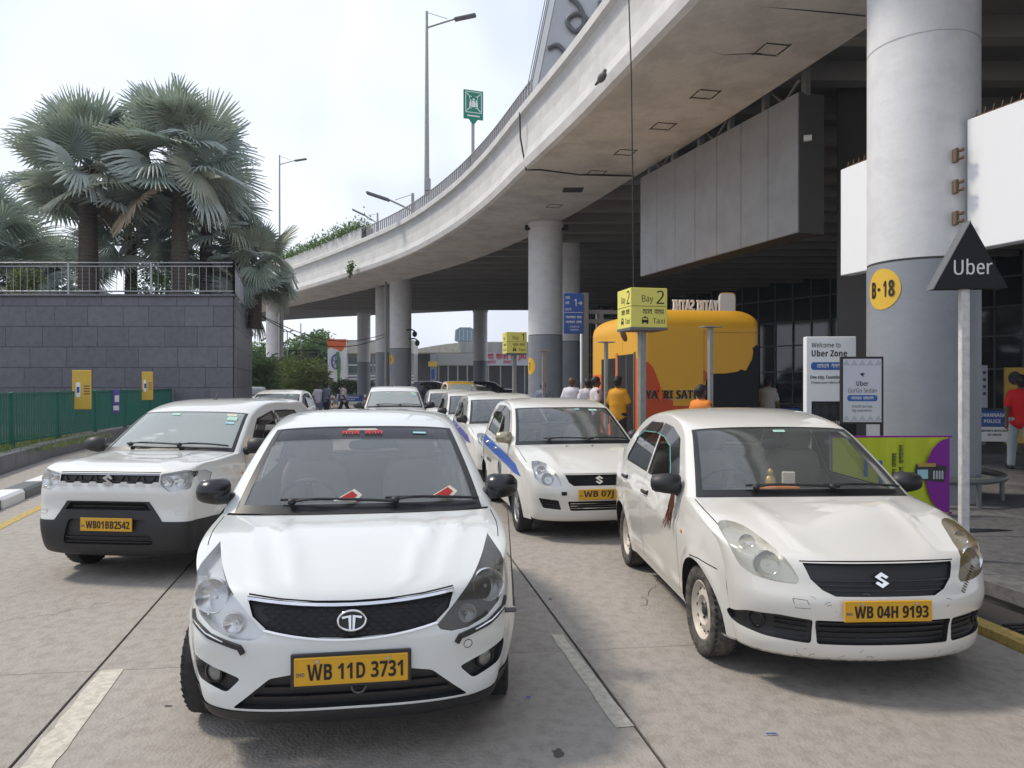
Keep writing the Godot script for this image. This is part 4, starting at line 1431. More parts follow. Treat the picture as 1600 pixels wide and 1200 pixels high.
	for k in 19:
		var x := (k - 9) * .037
		var strip := nose_strip(c, [Vector2(x, .625), Vector2(x, .722)], .004, .005, 2, -.02)
		mesh.v.append_array(strip.v); mesh.n.append_array(strip.n); mesh.uv.append_array(strip.uv)
	obj("grille_mesh", mesh, M.plastic_gloss, root)
	s_emblem(root, on_nose(c, 0, .675, .0, .3), .095)
	for s in [-1.0, 1.0]:
		for k in 3:
			obj("bay_slat", nose_strip(c, [Vector2(s * .47, .385 + k * .026), Vector2(s * .625, .40 + k * .026)], .008, .01, 3, -.022), M.plastic_gloss, root)
		door_mirror(root, .86, 1.07, 1.3, s, Vector3(.105, .07, .085), M.plastic if s > 0 else (M.mirror_cover if stripe else M.plastic), .79)
		side_handle(c, root, 2.15, .87, s, M.chrome if stripe else M.plastic)
		side_handle(c, root, 3.0, .89, s, M.chrome if stripe else M.plastic)
		rain_visor(c, root, s, [Vector2(1.55, 1.11), Vector2(1.94, 1.375), Vector2(2.33, 1.435)], M.visor_grey, M.visor_grey)
		rain_visor(c, root, s, [Vector2(2.40, 1.435), Vector2(2.85, 1.425), Vector2(3.08, 1.345)], M.visor_grey, M.visor_grey)
	wiper(c, root, 9.2, -.5, 9.15, .3)
	wiper(c, root, 9.2, .15, 9.16, .86)
	obj("towing_eye_hole", MB.new().box(on_nose(c, -.4, .535, .001).origin, Vector3(.06, .04, .006), on_nose(c, -.4, .535, .0).basis, .003), M.hole, root)
	for s in [-.2, .2]:
		obj("washer_jet", MB.new().blob(c.top(8.65, s, .004), Vector3(.012, .007, .016), .9, Basis.IDENTITY, 5, 8), M.plastic, root)
	var ab := c.top(12.4, .05)
	obj("antenna", MB.new().tube([ab, ab + Vector3(-.02, .1, .1)], [.005, .003], 6).blob(ab, Vector3(.02, .015, .03), .9, Basis.IDENTITY, 6, 8), M.plastic, root)
	for k in [[10.8, .28, .07, .03, 1], [10.75, .6, .11, .045, 0]]:
		var f := screen_frame(c, k[0], k[1])
		obj("sticker", MB.new().box(f.origin, Vector3(k[2], k[3], .002), f.basis), [M.sticker_green, M.sticker_blue][k[4]], root)
	root.set_meta("door_x", c.half(1.9, .7))
	return root
# ---------------------------------------------------------------- the place
const EYE := 1.75
# point seen at a pixel of the photograph (1600 x 1200) at depth d
func at(px: float, py: float, d: float) -> Vector3:
	return Vector3((px - 800.0) / 1200.0 * d, EYE - (py - 598.0) / 1200.0 * d, -d)

var FLAT := Transform3D(Basis(Vector3(1, 0, 0), Vector3(0, 0, -1), Vector3(0, 1, 0)), Vector3.ZERO)

func lay(poly: Array, y: float, thick: float) -> MB:
	return MB.new().prism(PackedVector2Array(poly), thick, Transform3D(FLAT.basis, Vector3(0, y, 0)))

func join1(d: float) -> float: return -2.29 - .21 * (d - 3.52)
func join2(d: float) -> float: return .70 - .17 * (d - 3.49)
func kerb_r(d: float) -> float: return 3.3 - .13 * (d - 5.0)
func pave_edge(d: float) -> float: return 3.85 - .17 * (d - 6.0)
func kerb_l(d: float) -> float: return -7.04 - .28 * (d - 10.55)

func place_materials() -> void:
	M.slabs = []
	for k in 3:
		M.slabs.append(grainy(lin(.338 + .014 * k, .308 + .013 * k, .274 + .012 * k), 110 + k * 7))
	M.concrete_road = M.slabs[1]
	M.ground = rough_mat(lin(.28, .26, .235), .85, 1.0, 9.0, 12, .95, 1.0)
	M.joint = mat(lin(.035, .032, .03), .95)
	M.road_paint = rough_mat(lin(.56, .52, .44), .82, 1.0, 1.2, 13, .8, 1.0, .03)
	M.yellow_paint = rough_mat(lin(.50, .36, .10), .75, 1.0, 1.0, 14, .8, 1.0, .03)
	M.stain = mat(lin(.09, .08, .075), .8)
	M.granite = rough_mat(lin(.13, .13, .132), .75, 1.0, 1.6, 16, .55, 1.2, .02)
	M.granite2 = rough_mat(lin(.16, .158, .158), .75, 1.0, 1.9, 17, .6, 1.2, .02)
	M.concrete = rough_mat(lin(.66, .655, .645), .9, 1.0, 4.5, 21, .9, 1.2, .006)
	M.soffit = rough_mat(lin(.76, .735, .72), .87, 1.0, 6.0, 22, .92, 1.0, .006)
	M.rib = mat(lin(.30, .29, .28), .9)  # darker copy of the deck concrete, some underside shade put into the colour
	M.slab = mat(lin(.22, .215, .21), .9)  # same concrete, darkened: part of the shade under the deck is painted in
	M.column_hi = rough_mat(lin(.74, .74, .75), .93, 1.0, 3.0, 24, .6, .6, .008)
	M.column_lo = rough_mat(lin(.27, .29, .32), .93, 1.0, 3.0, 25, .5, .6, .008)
	M.line_dark = mat(lin(.06, .06, .06), .8)
	M.stone = []
	for k in 4:
		M.stone.append(rough_mat(lin(.125 + .008 * k, .128 + .008 * k, .145 + .009 * k), .88, 1.0, 2.3 + .3 * k, 30 + k, .45, .6, .015))
	M.stone_core = mat(lin(.03, .03, .033), .8)
	M.rail = mat(lin(.36, .37, .38), .45, .5)
	M.rail_grey = mat(lin(.30, .29, .29), .6)
	M.green_fence = mat(lin(.012, .13, .095), .5)
	M.sign_yellow = mat(lin(.78, .72, .16), .5)
	M.sign_amber = mat(lin(.62, .40, .05), .5)
	M.sign_blue = mat(lin(.02, .08, .32), .45)
	M.sign_green = mat(lin(.0, .22, .13), .5)
	M.white = mat(lin(.78, .78, .77), .5)
	M.white_panel = mat(lin(.86, .87, .88), .35)
	M.black = mat(lin(.015, .015, .016), .4)
	M.black_matt = mat(lin(.012, .012, .014), .75)
	M.white_pole = rough_mat(lin(.66, .65, .63), .85, 1.0, 1.3, 41, .55, .6, .02)
	M.galv = rough_mat(lin(.36, .36, .35), .88, 1.0, 1.6, 42, .5, .4, .02)
	M.galv.metallic = .5
	M.grey_steel = mat(lin(.16, .165, .17), .5, .3)
	M.clad = rough_mat(lin(.33, .33, .335), .9, 1.0, 3.0, 43, .35, .3, .006)
	M.clad_dark = mat(lin(.10, .095, .09), .6)
	M.facade_glass = mat(lin(.03, .04, .042), .05)
	M.facade_glass.metallic_specular = .7
	M.mullion = mat(lin(.17, .18, .18), .5, .3)
	M.kiosk_yellow = mat(lin(.78, .40, .025), .42)
	M.kiosk_orange = mat(lin(.78, .13, .01), .42)
	M.kiosk_red = mat(lin(.62, .08, .012), .42)
	M.banner_green = mat(lin(.50, .58, .02), .6)
	M.banner_purple = mat(lin(.22, .01, .28), .6)
	M.cloth_grey = mat(lin(.2, .2, .2), .7)
	M.wood_brown = mat(lin(.16, .09, .05), .7)
	M.cable = mat(lin(.03, .03, .032), .6)
	M.lamp_head = mat(lin(.14, .14, .15), .5, .3)
	M.roof_panel = mat(lin(.45, .46, .48), .5, .1)
	M.letter_dark = mat(lin(.10, .105, .115), .5)
	M.soil = rough_mat(lin(.08, .06, .045), .6, 1.0, 2.0, 44, .95, 2.0)
	M.cream = mat(lin(.55, .52, .45), .7)
	M.roof_tin = rough_mat(lin(.50, .47, .38), .85, 1.0, 4.0, 45, .5, .5)
	M.roof_grey = mat(lin(.32, .32, .31), .6)
	M.tower_glass = mat(lin(.14, .22, .26), .15)
	M.red_letter = mat(lin(.55, .01, .03), .5)
	M.saffron = mat(lin(.75, .14, .03), .6)
	M.mural_blue = mat(lin(.06, .10, .35), .6)
	M.mural_green = mat(lin(.08, .22, .06), .6)
	M.pane_far = mat(lin(.05, .08, .08), .12)
	M.leaf = []
	for c in [[.23, .275, .25], [.29, .335, .305], [.37, .41, .375], [.25, .30, .235], [.32, .335, .26]]:
		var l := mat(lin(c[0], c[1], c[2]), .42)
		l.backlight_enabled = true
		l.backlight = lin(.2, .25, .2)
		M.leaf.append(l)
	M.leaf_dead = mat(lin(.34, .27, .19), .8)
	M.trunk = rough_mat(lin(.13, .105, .085), .5, 1.0, .9, 46, .95, 3.0, .02)
	M.bush = []
	for c in [[.05, .10, .03], [.08, .15, .035], [.16, .20, .06], [.11, .13, .05]]:
		var l := mat(lin(c[0], c[1], c[2]), .6)
		l.backlight_enabled = true
		l.backlight = lin(.04, .07, .01)
		M.bush.append(l)

# concrete with fine grain, pores and broom marks
func grainy(c: Color, seed_: int) -> StandardMaterial3D:
	var m := mat(c, .93)
	m.albedo_texture = noise_tex(.03, seed_, [[0.0, Color(.86, .85, .84)], [.3, Color(.92, .915, .91)], [.5, Color(.96, .96, .96)], [.72, Color(1, 1, 1)], [.9, Color(.95, .945, .94)], [1.0, Color(.9, .89, .88)]], 1024, 8)
	m.uv1_triplanar = true
	m.uv1_world_triplanar = true
	m.uv1_scale = Vector3(.26, .26, .21)
	m.normal_enabled = true
	m.normal_texture = bump_tex(.16, seed_ + 3, 5.0, 1024, 5)
	m.normal_scale = .22
	return m

func crack(r: RandomNumberGenerator, a: Vector2, b: Vector2, wide: float) -> MB:
	var mb := MB.new()
	var p := a
	for k in 16:
		var q := a.lerp(b, (k + 1) / 16.0) + Vector2(r.randf_range(-.03, .03), r.randf_range(-.03, .03)) * (b - a).length()
		if k == 15: q = b
		var n := (q - p).orthogonal().normalized() * wide * r.randf_range(.3, 1.0)
		mb.face(Vector3(p.x - n.x, .004, -p.y + n.y), Vector3(p.x + n.x, .004, -p.y - n.y), Vector3(q.x + n.x, .004, -q.y - n.y), Vector3(q.x - n.x, .004, -q.y + n.y), Vector3.UP)
		p = q
	return mb

func rough_edge(r: RandomNumberGenerator, a: Vector2, b: Vector2, c: Vector2, d: Vector2, amp: float) -> Array:
	# quadrilateral with uneven long sides a-b and c-d
	var out := []
	for k in 14:
		out.append(a.lerp(b, k / 13.0) + Vector2(r.randf_range(-amp, amp), r.randf_range(-amp, amp)))
	for k in 14:
		out.append(c.lerp(d, k / 13.0) + Vector2(r.randf_range(-amp, amp), r.randf_range(-amp, amp)))
	return out

func blotch(r: RandomNumberGenerator, c: Vector2, rad: Vector2) -> Array:
	var out := []
	for k in 14:
		var a := TAU * k / 14
		out.append(c + Vector2(cos(a) * rad.x, sin(a) * rad.y) * r.randf_range(.6, 1.1))
	return out

func build_road() -> void:
	var r := RandomNumberGenerator.new()
	r.seed = 4
	structure(obj("ground", MB.new().box(Vector3(0, -.52, -60), Vector3(900, 1.0, 900)), M.ground))
	var road: Node3D = structure(thing("road", "", "", Vector3.ZERO))
	obj("joint_bed", lay([Vector2(-12, -6), Vector2(3.9 + 2.2, -6), Vector2(kerb_r(46), 46), Vector2(-22, 46)], -.012, .005), M.joint, road)
	# concrete slabs between the joints
	for lane in 3:
		for k in range(-2, 9):
			var c0 := 4.97 + k * 4.6
			var c1 := c0 + 4.6
			var lo: Callable = [kerb_l, join1, join2][lane]
			var hi: Callable = [join1, join2, kerb_r][lane]
			var poly := []
			for e in [[lo, c0, 1], [hi, c0, -1], [hi, c1, -1], [lo, c1, 1]]:
				var dd: float = e[1]
				var x: float = e[0].call(dd)
				dd = e[1] + .12 * x
				x = e[0].call(dd) + (.008 if lane != 1 else .011) * e[2]
				poly.append(Vector2(x, dd + (.003 if e[1] == c0 else -.003)))
			obj("concrete_slab", lay(poly, 0.0, .015), M.slabs[(lane * 2 + k + 4) % 3], road)
	obj("road_beyond", lay([Vector2(-45, 45.6), Vector2(3, 46), Vector2(-2, 90), Vector2(-70, 90)], -.004, .008), M.concrete_road, road)
	obj("side_road", lay([Vector2(-16, 3), Vector2(kerb_l(3) - .3, 3), Vector2(kerb_l(44) - .3, 44), Vector2(-30, 44)], -.004, .008), M.concrete_road, road)
	# paint
	obj("lane_mark", lay(rough_edge(r, Vector2(-2.50, 4.66), Vector2(-2.17, 3.2), Vector2(-2.02, 3.2), Vector2(-2.37, 4.68), .008), .004, 0), M.road_paint, road)
	obj("lane_mark", lay(rough_edge(r, Vector2(.265, 5.33), Vector2(.525, 3.89), Vector2(.62, 3.9), Vector2(.35, 5.33), .005), .004, 0), M.road_paint, road)
	for k in [2, 3, 4]:
		var d = 5.33 + k * 4.4
		obj("lane_mark", lay(rough_edge(r, Vector2(join2(d) - .17, d), Vector2(join2(d - 1.5) - .17, d - 1.5), Vector2(join2(d - 1.5) - .07, d - 1.5), Vector2(join2(d) - .07, d), .006), .004, 0), M.road_paint, road)
	obj("edge_line", lay(rough_edge(r, Vector2(kerb_l(5) + .42, 5), Vector2(kerb_l(22) + .42, 22), Vector2(kerb_l(22) + .55, 22), Vector2(kerb_l(5) + .55, 5), .006), .004, 0), M.yellow_paint, road)
	for s in [[.22, 3.62, .035, .05], [.31, 6.2, .02, .015], [-1.86, 4.15, .025, .01]]:
		obj("stain", lay(blotch(r, Vector2(s[0], s[1]), Vector2(s[2], s[3])), .004, 0), M.stain, road)
	for e in [[-4.1, 5.2, -3.2, 6.1], [1.0, 6.0, 1.5, 7.3], [-2.9, 8.4, -2.0, 8.0]]:
		obj("crack", crack(r, Vector2(e[0], e[1]), Vector2(e[2], e[3]), .0025), M.joint, road)
	tag(obj("candy_wrapper", MB.new().prism(PackedVector2Array([Vector2(-.012, -.006), Vector2(.012, -.007), Vector2(.014, .005), Vector2(-.01, .007)]), .001, Transform3D(Basis(Vector3.RIGHT, -1.4), Vector3(.09, .012, -4.25))), M.sign_blue), "tiny blue wrapper lying on the concrete beside the lane mark", "litter")
	tag(obj("plastic_scrap", MB.new().prism(PackedVector2Array([Vector2(-.03, -.005), Vector2(.03, -.007), Vector2(.02, .005), Vector2(-.026, .004)]), .001, Transform3D(Basis(Vector3.RIGHT, -1.45), Vector3(1.29, .01, -3.81))), M.sign_blue), "thin blue plastic strip lying before the cream saloon", "litter")
	# right gutter: yellow kerb, concrete channel, grate
	var kerb: Node3D = structure(thing("kerb", "", "", Vector3.ZERO))
	for k in 16:
		var d0 := 1.0 + k * 1.8
		var d1 := d0 + 1.79
		obj("kerb_stone", lay([Vector2(kerb_r(d0) + .01, d0), Vector2(kerb_r(d1) + .01, d1), Vector2(kerb_r(d1) + .15, d1), Vector2(kerb_r(d0) + .15, d0)], .055, .1), M.yellow_paint, kerb)
	obj("gutter", lay([Vector2(kerb_r(-4) + .155, -4), Vector2(pave_edge(-4), -4), Vector2(pave_edge(30), 30), Vector2(kerb_r(30) + .155, 30)], .045, .1), M.concrete_road, kerb)
	for k in 14:
		var d := 4.6 + k * .06
		obj("grate_bar", MB.new().box(Vector3(kerb_r(d) + .36, .055, -d), Vector3(.36, .016, .03), Basis(Vector3.UP, .13)), M.black_matt, kerb)
	# left kerb, painted black and white
	var isl: Node3D = structure(thing("kerb", "", "", Vector3.ZERO))
	for k in 22:
		var d0 := 6.0 + k * .92
		var d1 := d0 + .9
		var a := Vector2(kerb_l(d0), d0)
		var b := Vector2(kerb_l(d1), d1)
		var dir := (b - a).normalized()
		var bas := Basis(Vector3(dir.x, 0, -dir.y), Vector3.UP, Vector3(-dir.y, 0, -dir.x).normalized() * -1.0)
		bas = Basis(bas.x, bas.y, bas.x.cross(bas.y))
		var m := (a + b) / 2
		obj("kerb_stone", MB.new().box(Vector3(m.x - .17, .06, -m.y), Vector3((b - a).length(), .2, .34), bas, .04), M.white if k % 2 else M.grey_steel, isl)
	# raised pavement of dark granite on the right
	var pav: Node3D = structure(thing("pavement", "", "", Vector3.ZERO))
	obj("pavement_bed", lay([Vector2(pave_edge(-6) + .02, -6), Vector2(60, -6), Vector2(60, 88), Vector2(pave_edge(88), 88)], .138, .3), M.granite, pav)
	for k in 34:
		var d0 := 1.0 + k * .9
		obj("edge_stone", lay([Vector2(pave_edge(d0), d0), Vector2(pave_edge(d0 + .89), d0 + .89), Vector2(pave_edge(d0 + .89) + .3, d0 + .89), Vector2(pave_edge(d0) + .3, d0)], .152, .26), M.granite2, pav)
	for i in 13:
		for j in 9:
			var d0 := 4.0 + i * 1.0
			var x0 := .305 + j * 1.0 + (.5 if i % 2 else 0.0)
			if i % 2 and j == 0:
				obj("paving_stone", lay([Vector2(pave_edge(d0) + .306, d0), Vector2(pave_edge(d0 + .99) + .306, d0 + .99), Vector2(pave_edge(d0 + .99) + x0 - .01, d0 + .99), Vector2(pave_edge(d0) + x0 - .01, d0)], .15, .06), M.granite, pav)
			obj("paving_stone", lay([Vector2(pave_edge(d0) + x0, d0), Vector2(pave_edge(d0 + .99) + x0, d0 + .99), Vector2(pave_edge(d0 + .99) + x0 + .99, d0 + .99), Vector2(pave_edge(d0) + x0 + .99, d0)], .15 + .001 * ((i * 7 + j * 3) % 3), .06), M.granite if (i * 5 + j * 3) % 4 else M.granite2, pav)
	obj("wet_patch", lay(blotch(r, Vector2(4.95, 8.3), Vector2(.45, .12)), .157, 0), M.plastic_gloss, pav)

func build_garden() -> void:
	var r := RandomNumberGenerator.new()
	r.seed = 21
	# retaining wall of dark stone slabs
	var t := thing("garden_wall", "dark grey stone retaining wall under the palm terrace", "wall", Vector3(-10.5, 0, -29))
	obj("core", MB.new().prism(PackedVector2Array([Vector2(-14, 0), Vector2(0, 0), Vector2(-3.1, 11), Vector2(-14, 11)]), 4.98, Transform3D(FLAT.basis, Vector3(0, 4.98, 0))), M.stone_core, t)
	for face in 2:
		var dir := Vector3(-1, 0, 0) if face == 0 else Vector3(-3.1, 0, -11).normalized()
		var out := Vector3(0, 0, 1) if face == 0 else Vector3(11, 0, -3.1).normalized()
		var l := 14.0 if face == 0 else 11.4
		var b := Basis(dir, Vector3.UP, dir.cross(Vector3.UP))
		for row in 7:
			var y0 := 5.0 - .36 - (row - 1) * .77 - .77 if row > 0 else 5.0 - .36
			var h := .765 if row > 0 else .35
			if y0 < -.3: continue
			var s := -.45 * (row % 2) - r.randf() * .3 if face == 0 else -.3 * (row % 2)
			while s < l:
				var w := r.randf_range(.95, 1.5)
				var s0 := maxf(s, .012)
				var s1 := minf(s + w, l)
				if s1 - s0 > .1:
					obj("stone_slab", MB.new().box(dir * ((s0 + s1) / 2) + out * (.03 + r.randf_range(0, .006)) + Vector3(0, y0 + h / 2, 0), Vector3(s1 - s0 - .008, h - .008, .06), b, .006), M.stone[r.randi() % 4], t)
				s += w
	obj("coping", MB.new().box(Vector3(-7, 5.04, .0), Vector3(14.1, .09, .3), Basis.IDENTITY, .01), M.stone[1], t)
	# railing
	var rail := thing("terrace_railing", "grey metal railing along the top of the stone wall", "railing", Vector3(-10.5, 5.08, -29))
	for face in 2:
		var dir := Vector3(-1, 0, 0) if face == 0 else Vector3(-3.1, 0, -11).normalized()
		var l := 14.0 if face == 0 else 11.0
		for y in [.12, 1.06, 1.2]:
			obj("rail_bar", MB.new().tube([Vector3(0, y, 0), dir * l + Vector3(0, y, 0)], .025 if y > .5 else .03, 8), M.rail, rail)
		var k := 0
		var s := 0.0
		while s < l:
			if k % 12 == 0:
				obj("post", MB.new().box(dir * s + Vector3(0, .6, 0), Vector3(.07, 1.25, .05)), M.rail, rail)
			else:
				obj("baluster", MB.new().tube([dir * s + Vector3(0, .12, 0), dir * s + Vector3(0, 1.06, 0)], .011, 5, false), M.rail, rail)
			s += .26
			k += 1
	structure(obj("terrace", MB.new().prism(PackedVector2Array([Vector2(-30, 29.3), Vector2(-10.7, 29.3), Vector2(-13.7, 39.9), Vector2(-36, 39.9)]), .3, Transform3D(FLAT.basis, Vector3(0, 4.99, 0))), M.soil))
	# low stone wall that carries the green fence
	var foot := [Vector2(-8.3, 10), Vector2(-9.72, 14.58), Vector2(-10.77, 17.95), Vector2(-12.0, 23.5), Vector2(-12.7, 28.9)]
	var fw := thing("low_wall", "low dark stone kerb wall below the green fence", "wall", Vector3.ZERO)
	for i in 4:
		var a: Vector2 = foot[i]
		var b: Vector2 = foot[i + 1]
		var n := int((b - a).length() / 1.1) + 1
		for k in n:
			var p := a.lerp(b, float(k) / n)
			var q := a.lerp(b, (k + .985) / n)
			var mid := (p + q) / 2
			var d := (q - p).normalized()
			obj("wall_stone", MB.new().box(Vector3(mid.x - .15, .17, -mid.y), Vector3(.3, .36, (q - p).length()), Basis(Vector3.UP, atan2(-d.x, d.y)), .012), M.stone[(i + k) % 4], fw)
	structure(obj("verge", MB.new().prism(PackedVector2Array([Vector2(-8.45, 10), Vector2(-9.87, 14.58), Vector2(-10.92, 17.95), Vector2(-12.15, 23.5), Vector2(-12.85, 28.9), Vector2(-30, 28.9), Vector2(-30, 10)]), .3, Transform3D(FLAT.basis, Vector3(0, .26, 0))), M.soil))
	var gs := MB.new()
	for k in 3800:
		var d := r.randf_range(12, 21)
		var x := -11.0 - .14 * (d - 16.8) + r.randf_range(-2.0, .75) + (.0 if d > 14 else .5)
		var p := Vector3(x, .26, -d)
		var h := r.randf_range(.06, .2)
		var w := Vector3(r.randf_range(-.02, .02), 0, r.randf_range(-.02, .02))
		gs.flat(p - w, p + w, p + Vector3(r.randf_range(-.06, .06), h, r.randf_range(-.06, .06)), Vector3.BACK)
	tag(obj("grass", gs, M.bush[2]), "short green grass at the foot of the green fence", "grass", "", "stuff")
	# green fence
	var f0 := Vector2(-10.4, 10.5)
	var f1 := Vector2(-12.8, 28.8)
	var fl := (f1 - f0).length()
	var fd := Vector3((f1 - f0).normalized().x, 0, -(f1 - f0).normalized().y)
	var fb := Basis(fd, Vector3.UP, fd.cross(Vector3.UP))
	var fn := thing("green_fence", "green painted steel bar fence on the low stone wall", "fence", Vector3(f0.x, .3, -f0.y))
	for y in [.12, 1.2]:
		obj("rail_bar", MB.new().box(fd * fl / 2 + Vector3(0, y, 0), Vector3(fl, .05, .05), fb), M.green_fence, fn)
	var bar := MB.new().box(Vector3(0, .66, 0), Vector3(.035, 1.04, .03), fb).mesh()
	var pst := MB.new().box(Vector3(0, .6, 0), Vector3(.1, 1.28, .1), fb, .008).mesh()
	var kk := 0
	var s2 := .0
	while s2 < fl:
		if kk % 20 == 0:
			inst("post", pst, M.green_fence, fn, Transform3D(Basis.IDENTITY, fd * s2))
		else:
			inst("slat", bar, M.green_fence, fn, Transform3D(Basis.IDENTITY, fd * s2))
		s2 += .115
		kk += 1
	# boards on the fence
	for e in [[128.0, 609.0, 20.6, .46, 1.05, "large yellow notice board with phone drawing on the green fence"], [230.5, 603.0, 25.8, .34, .95, "smaller yellow notice board near the far end of the green fence"]]:
		var o := thing("notice_board", e[5], "sign", at(e[0], e[1], e[2]), .25)
		obj("panel", MB.new().box(Vector3.ZERO, Vector3(e[3], e[4], .06), Basis.IDENTITY, .01), M.sign_amber, o)
		obj("phone_print", MB.new().prism(PackedVector2Array(fillet([Vector2(-.09, -.2), Vector2(.02, -.2), Vector2(.02, .2), Vector2(-.09, .2)], .03)), .0, Transform3D(Basis.from_scale(Vector3(e[3] / .46, 1, 1)), Vector3(-.05, 0, .034))), M.white, o)
		obj("screen_print", MB.new().box(Vector3(-.085 * e[3] / .46, 0, .036), Vector3(.07, .16, .003)), M.sign_blue, o)
		for k in 4:
			obj("text_line", MB.new().box(Vector3(e[3] * .27, .1 - k * .07, .032), Vector3(e[3] * .32, .03, .004)), M.wood_brown, o)
		obj("bracket", MB.new().box(Vector3(-.03, -.2, -.06), Vector3(.05, .4, .1)), M.grey_steel, o)
	var po := thing("fence_poster", "small purple and white poster tied to the green fence", "poster", at(180, 627, 23.2) + Vector3(.06, 0, .06), .3)
	obj("sheet", MB.new().box(Vector3.ZERO, Vector3(.2, .72, .01)), M.sign_purple if M.has("sign_purple") else M.sign_blue, po)
	obj("print", MB.new().box(Vector3(.02, .08, .008), Vector3(.12, .2, .004)), M.white, po)
	obj("print", MB.new().box(Vector3(0, -.2, .008), Vector3(.15, .14, .004)), M.white, po)

# ---- palms: fan leaves of many stiff folded fingers
func fan_leaf(r: RandomNumberGenerator, size: float, spread: float, droop: float, cup: float) -> ArrayMesh:
	var mb := MB.new()
	var n := 40
	for k in n:
		var a := lerpf(-spread, spread, (k + .5) / n)
		var l := size * (1.0 - .22 * absf(a) / spread) * r.randf_range(.9, 1.05)
		var da := spread / n
		var curl := r.randf_range(-.05, .05)
		var rows := []
		for j in 6:
			var f := j / 5.0
			var rad := l * (0.06 + .94 * f)
			var w := rad * tan(da) * (1.0 if f < .6 else maxf(0.03, 1.0 - (f - .6) * 2.42))
			var bend := -droop * f * f * l - absf(a) * .12 * rad + cup * absf(sin(a)) * rad * (1.0 - .5 * f)
			var fold := .035 * size * sin(minf(f, .8) * PI) 
			var dirx := sin(a)
			var dirz := cos(a)
			var mid := Vector3(dirx * rad, bend + fold + curl * f * f, dirz * rad)
			var sd := Vector3(dirz, 0, -dirx) * w
			rows.append([mid - sd - Vector3(0, fold, 0), mid, mid + sd - Vector3(0, fold, 0)])
		for j in 5:
			for q in 2:
				mb.face(rows[j][q], rows[j][q + 1], rows[j + 1][q + 1], rows[j + 1][q], Vector3.UP)
	return mb.mesh()

func palm(label: String, foot: Vector3, high: float, rad: float, fronds: int, size: float, seed_: int, skirt := true) -> void:
	var r := RandomNumberGenerator.new()
	r.seed = seed_
	var t := thing("fan_palm", label, "palm tree", foot, 0, "fan palms on the terrace")
	var prof := []
	var rings := int(high / .16)
	for k in rings * 2 + 1:
		var y := high * k / (rings * 2)
		prof.append(Vector2(rad * (1.12 - .3 * y / high) * (1.0 if k % 2 else .92) + (.12 if k == 0 else 0.0), y))
	prof.append(Vector2(0, high))
	obj("trunk", MB.new().lathe(prof, 14, Transform3D(Basis(Vector3.BACK, r.randf_range(-.03, .03)), Vector3.ZERO), false), M.trunk, t)
	for k in fronds:
		var f := float(k) / fronds
		var yaw := k * 2.39996 + r.randf_range(-.25, .25)
		var pitch := lerpf(1.3, -.6, pow(f, .9)) + r.randf_range(-.12, .12)
		var pet := size * r.randf_range(.75, 1.05) * (1.0 if f > .15 else .8)
		var b := Basis(Vector3.UP, yaw)
		var fr := Node3D.new()
		fr.name = "frond"
		t.add_child(fr, true)
		fr.position = Vector3(0, high + lerpf(.3, -.6, f), 0)
		var dir := b * Vector3(0, sin(pitch), cos(pitch))
		var tip := dir * pet + Vector3(0, -.16 * pet * (1.0 - absf(sin(pitch))), 0)
		obj("petiole", MB.new().tube([dir * .1, dir * pet * .55 + Vector3(0, .03, 0), tip], [.06, .035, .022], 5, false), M.leaf[1], fr)
		var zed := (tip - dir * pet * .4).normalized()
		zed = (zed + Vector3(0, -.28 * (1.0 - f * .3), 0)).normalized()
		var up := (Vector3.UP - zed * zed.y).normalized()
		if up.length() < .5: up = b * Vector3.BACK
		var rx := up.cross(zed).normalized()
		up = zed.cross(rx)
		var roll := Basis(zed, r.randf_range(-.9, .9)) * Basis(rx, r.randf_range(-1.1, .4))
		var m: Material = M.leaf[r.randi() % 5] if f < .97 else M.leaf_dead
		inst("fan", leaf_kinds[r.randi() % leaf_kinds.size()], m, fr, Transform3D((roll * Basis(rx, up, zed)).scaled_local(Vector3.ONE * size * r.randf_range(.85, 1.1)), tip))
	# dry leaf bases and hanging dead leaves under the crown
	if skirt:
		for k in 14:
			var a := TAU * k / 14 + r.randf()
			var o := Vector3(cos(a), 0, sin(a))
			obj("leaf_base", MB.new().tube([o * rad * .6 + Vector3(0, high - .7 + r.randf() * .5, 0), o * (rad + .2) + Vector3(0, high - .3 + r.randf() * .5, 0)], [.07, .03], 5), M.leaf_dead if k % 3 else M.trunk, t)

var leaf_kinds := []

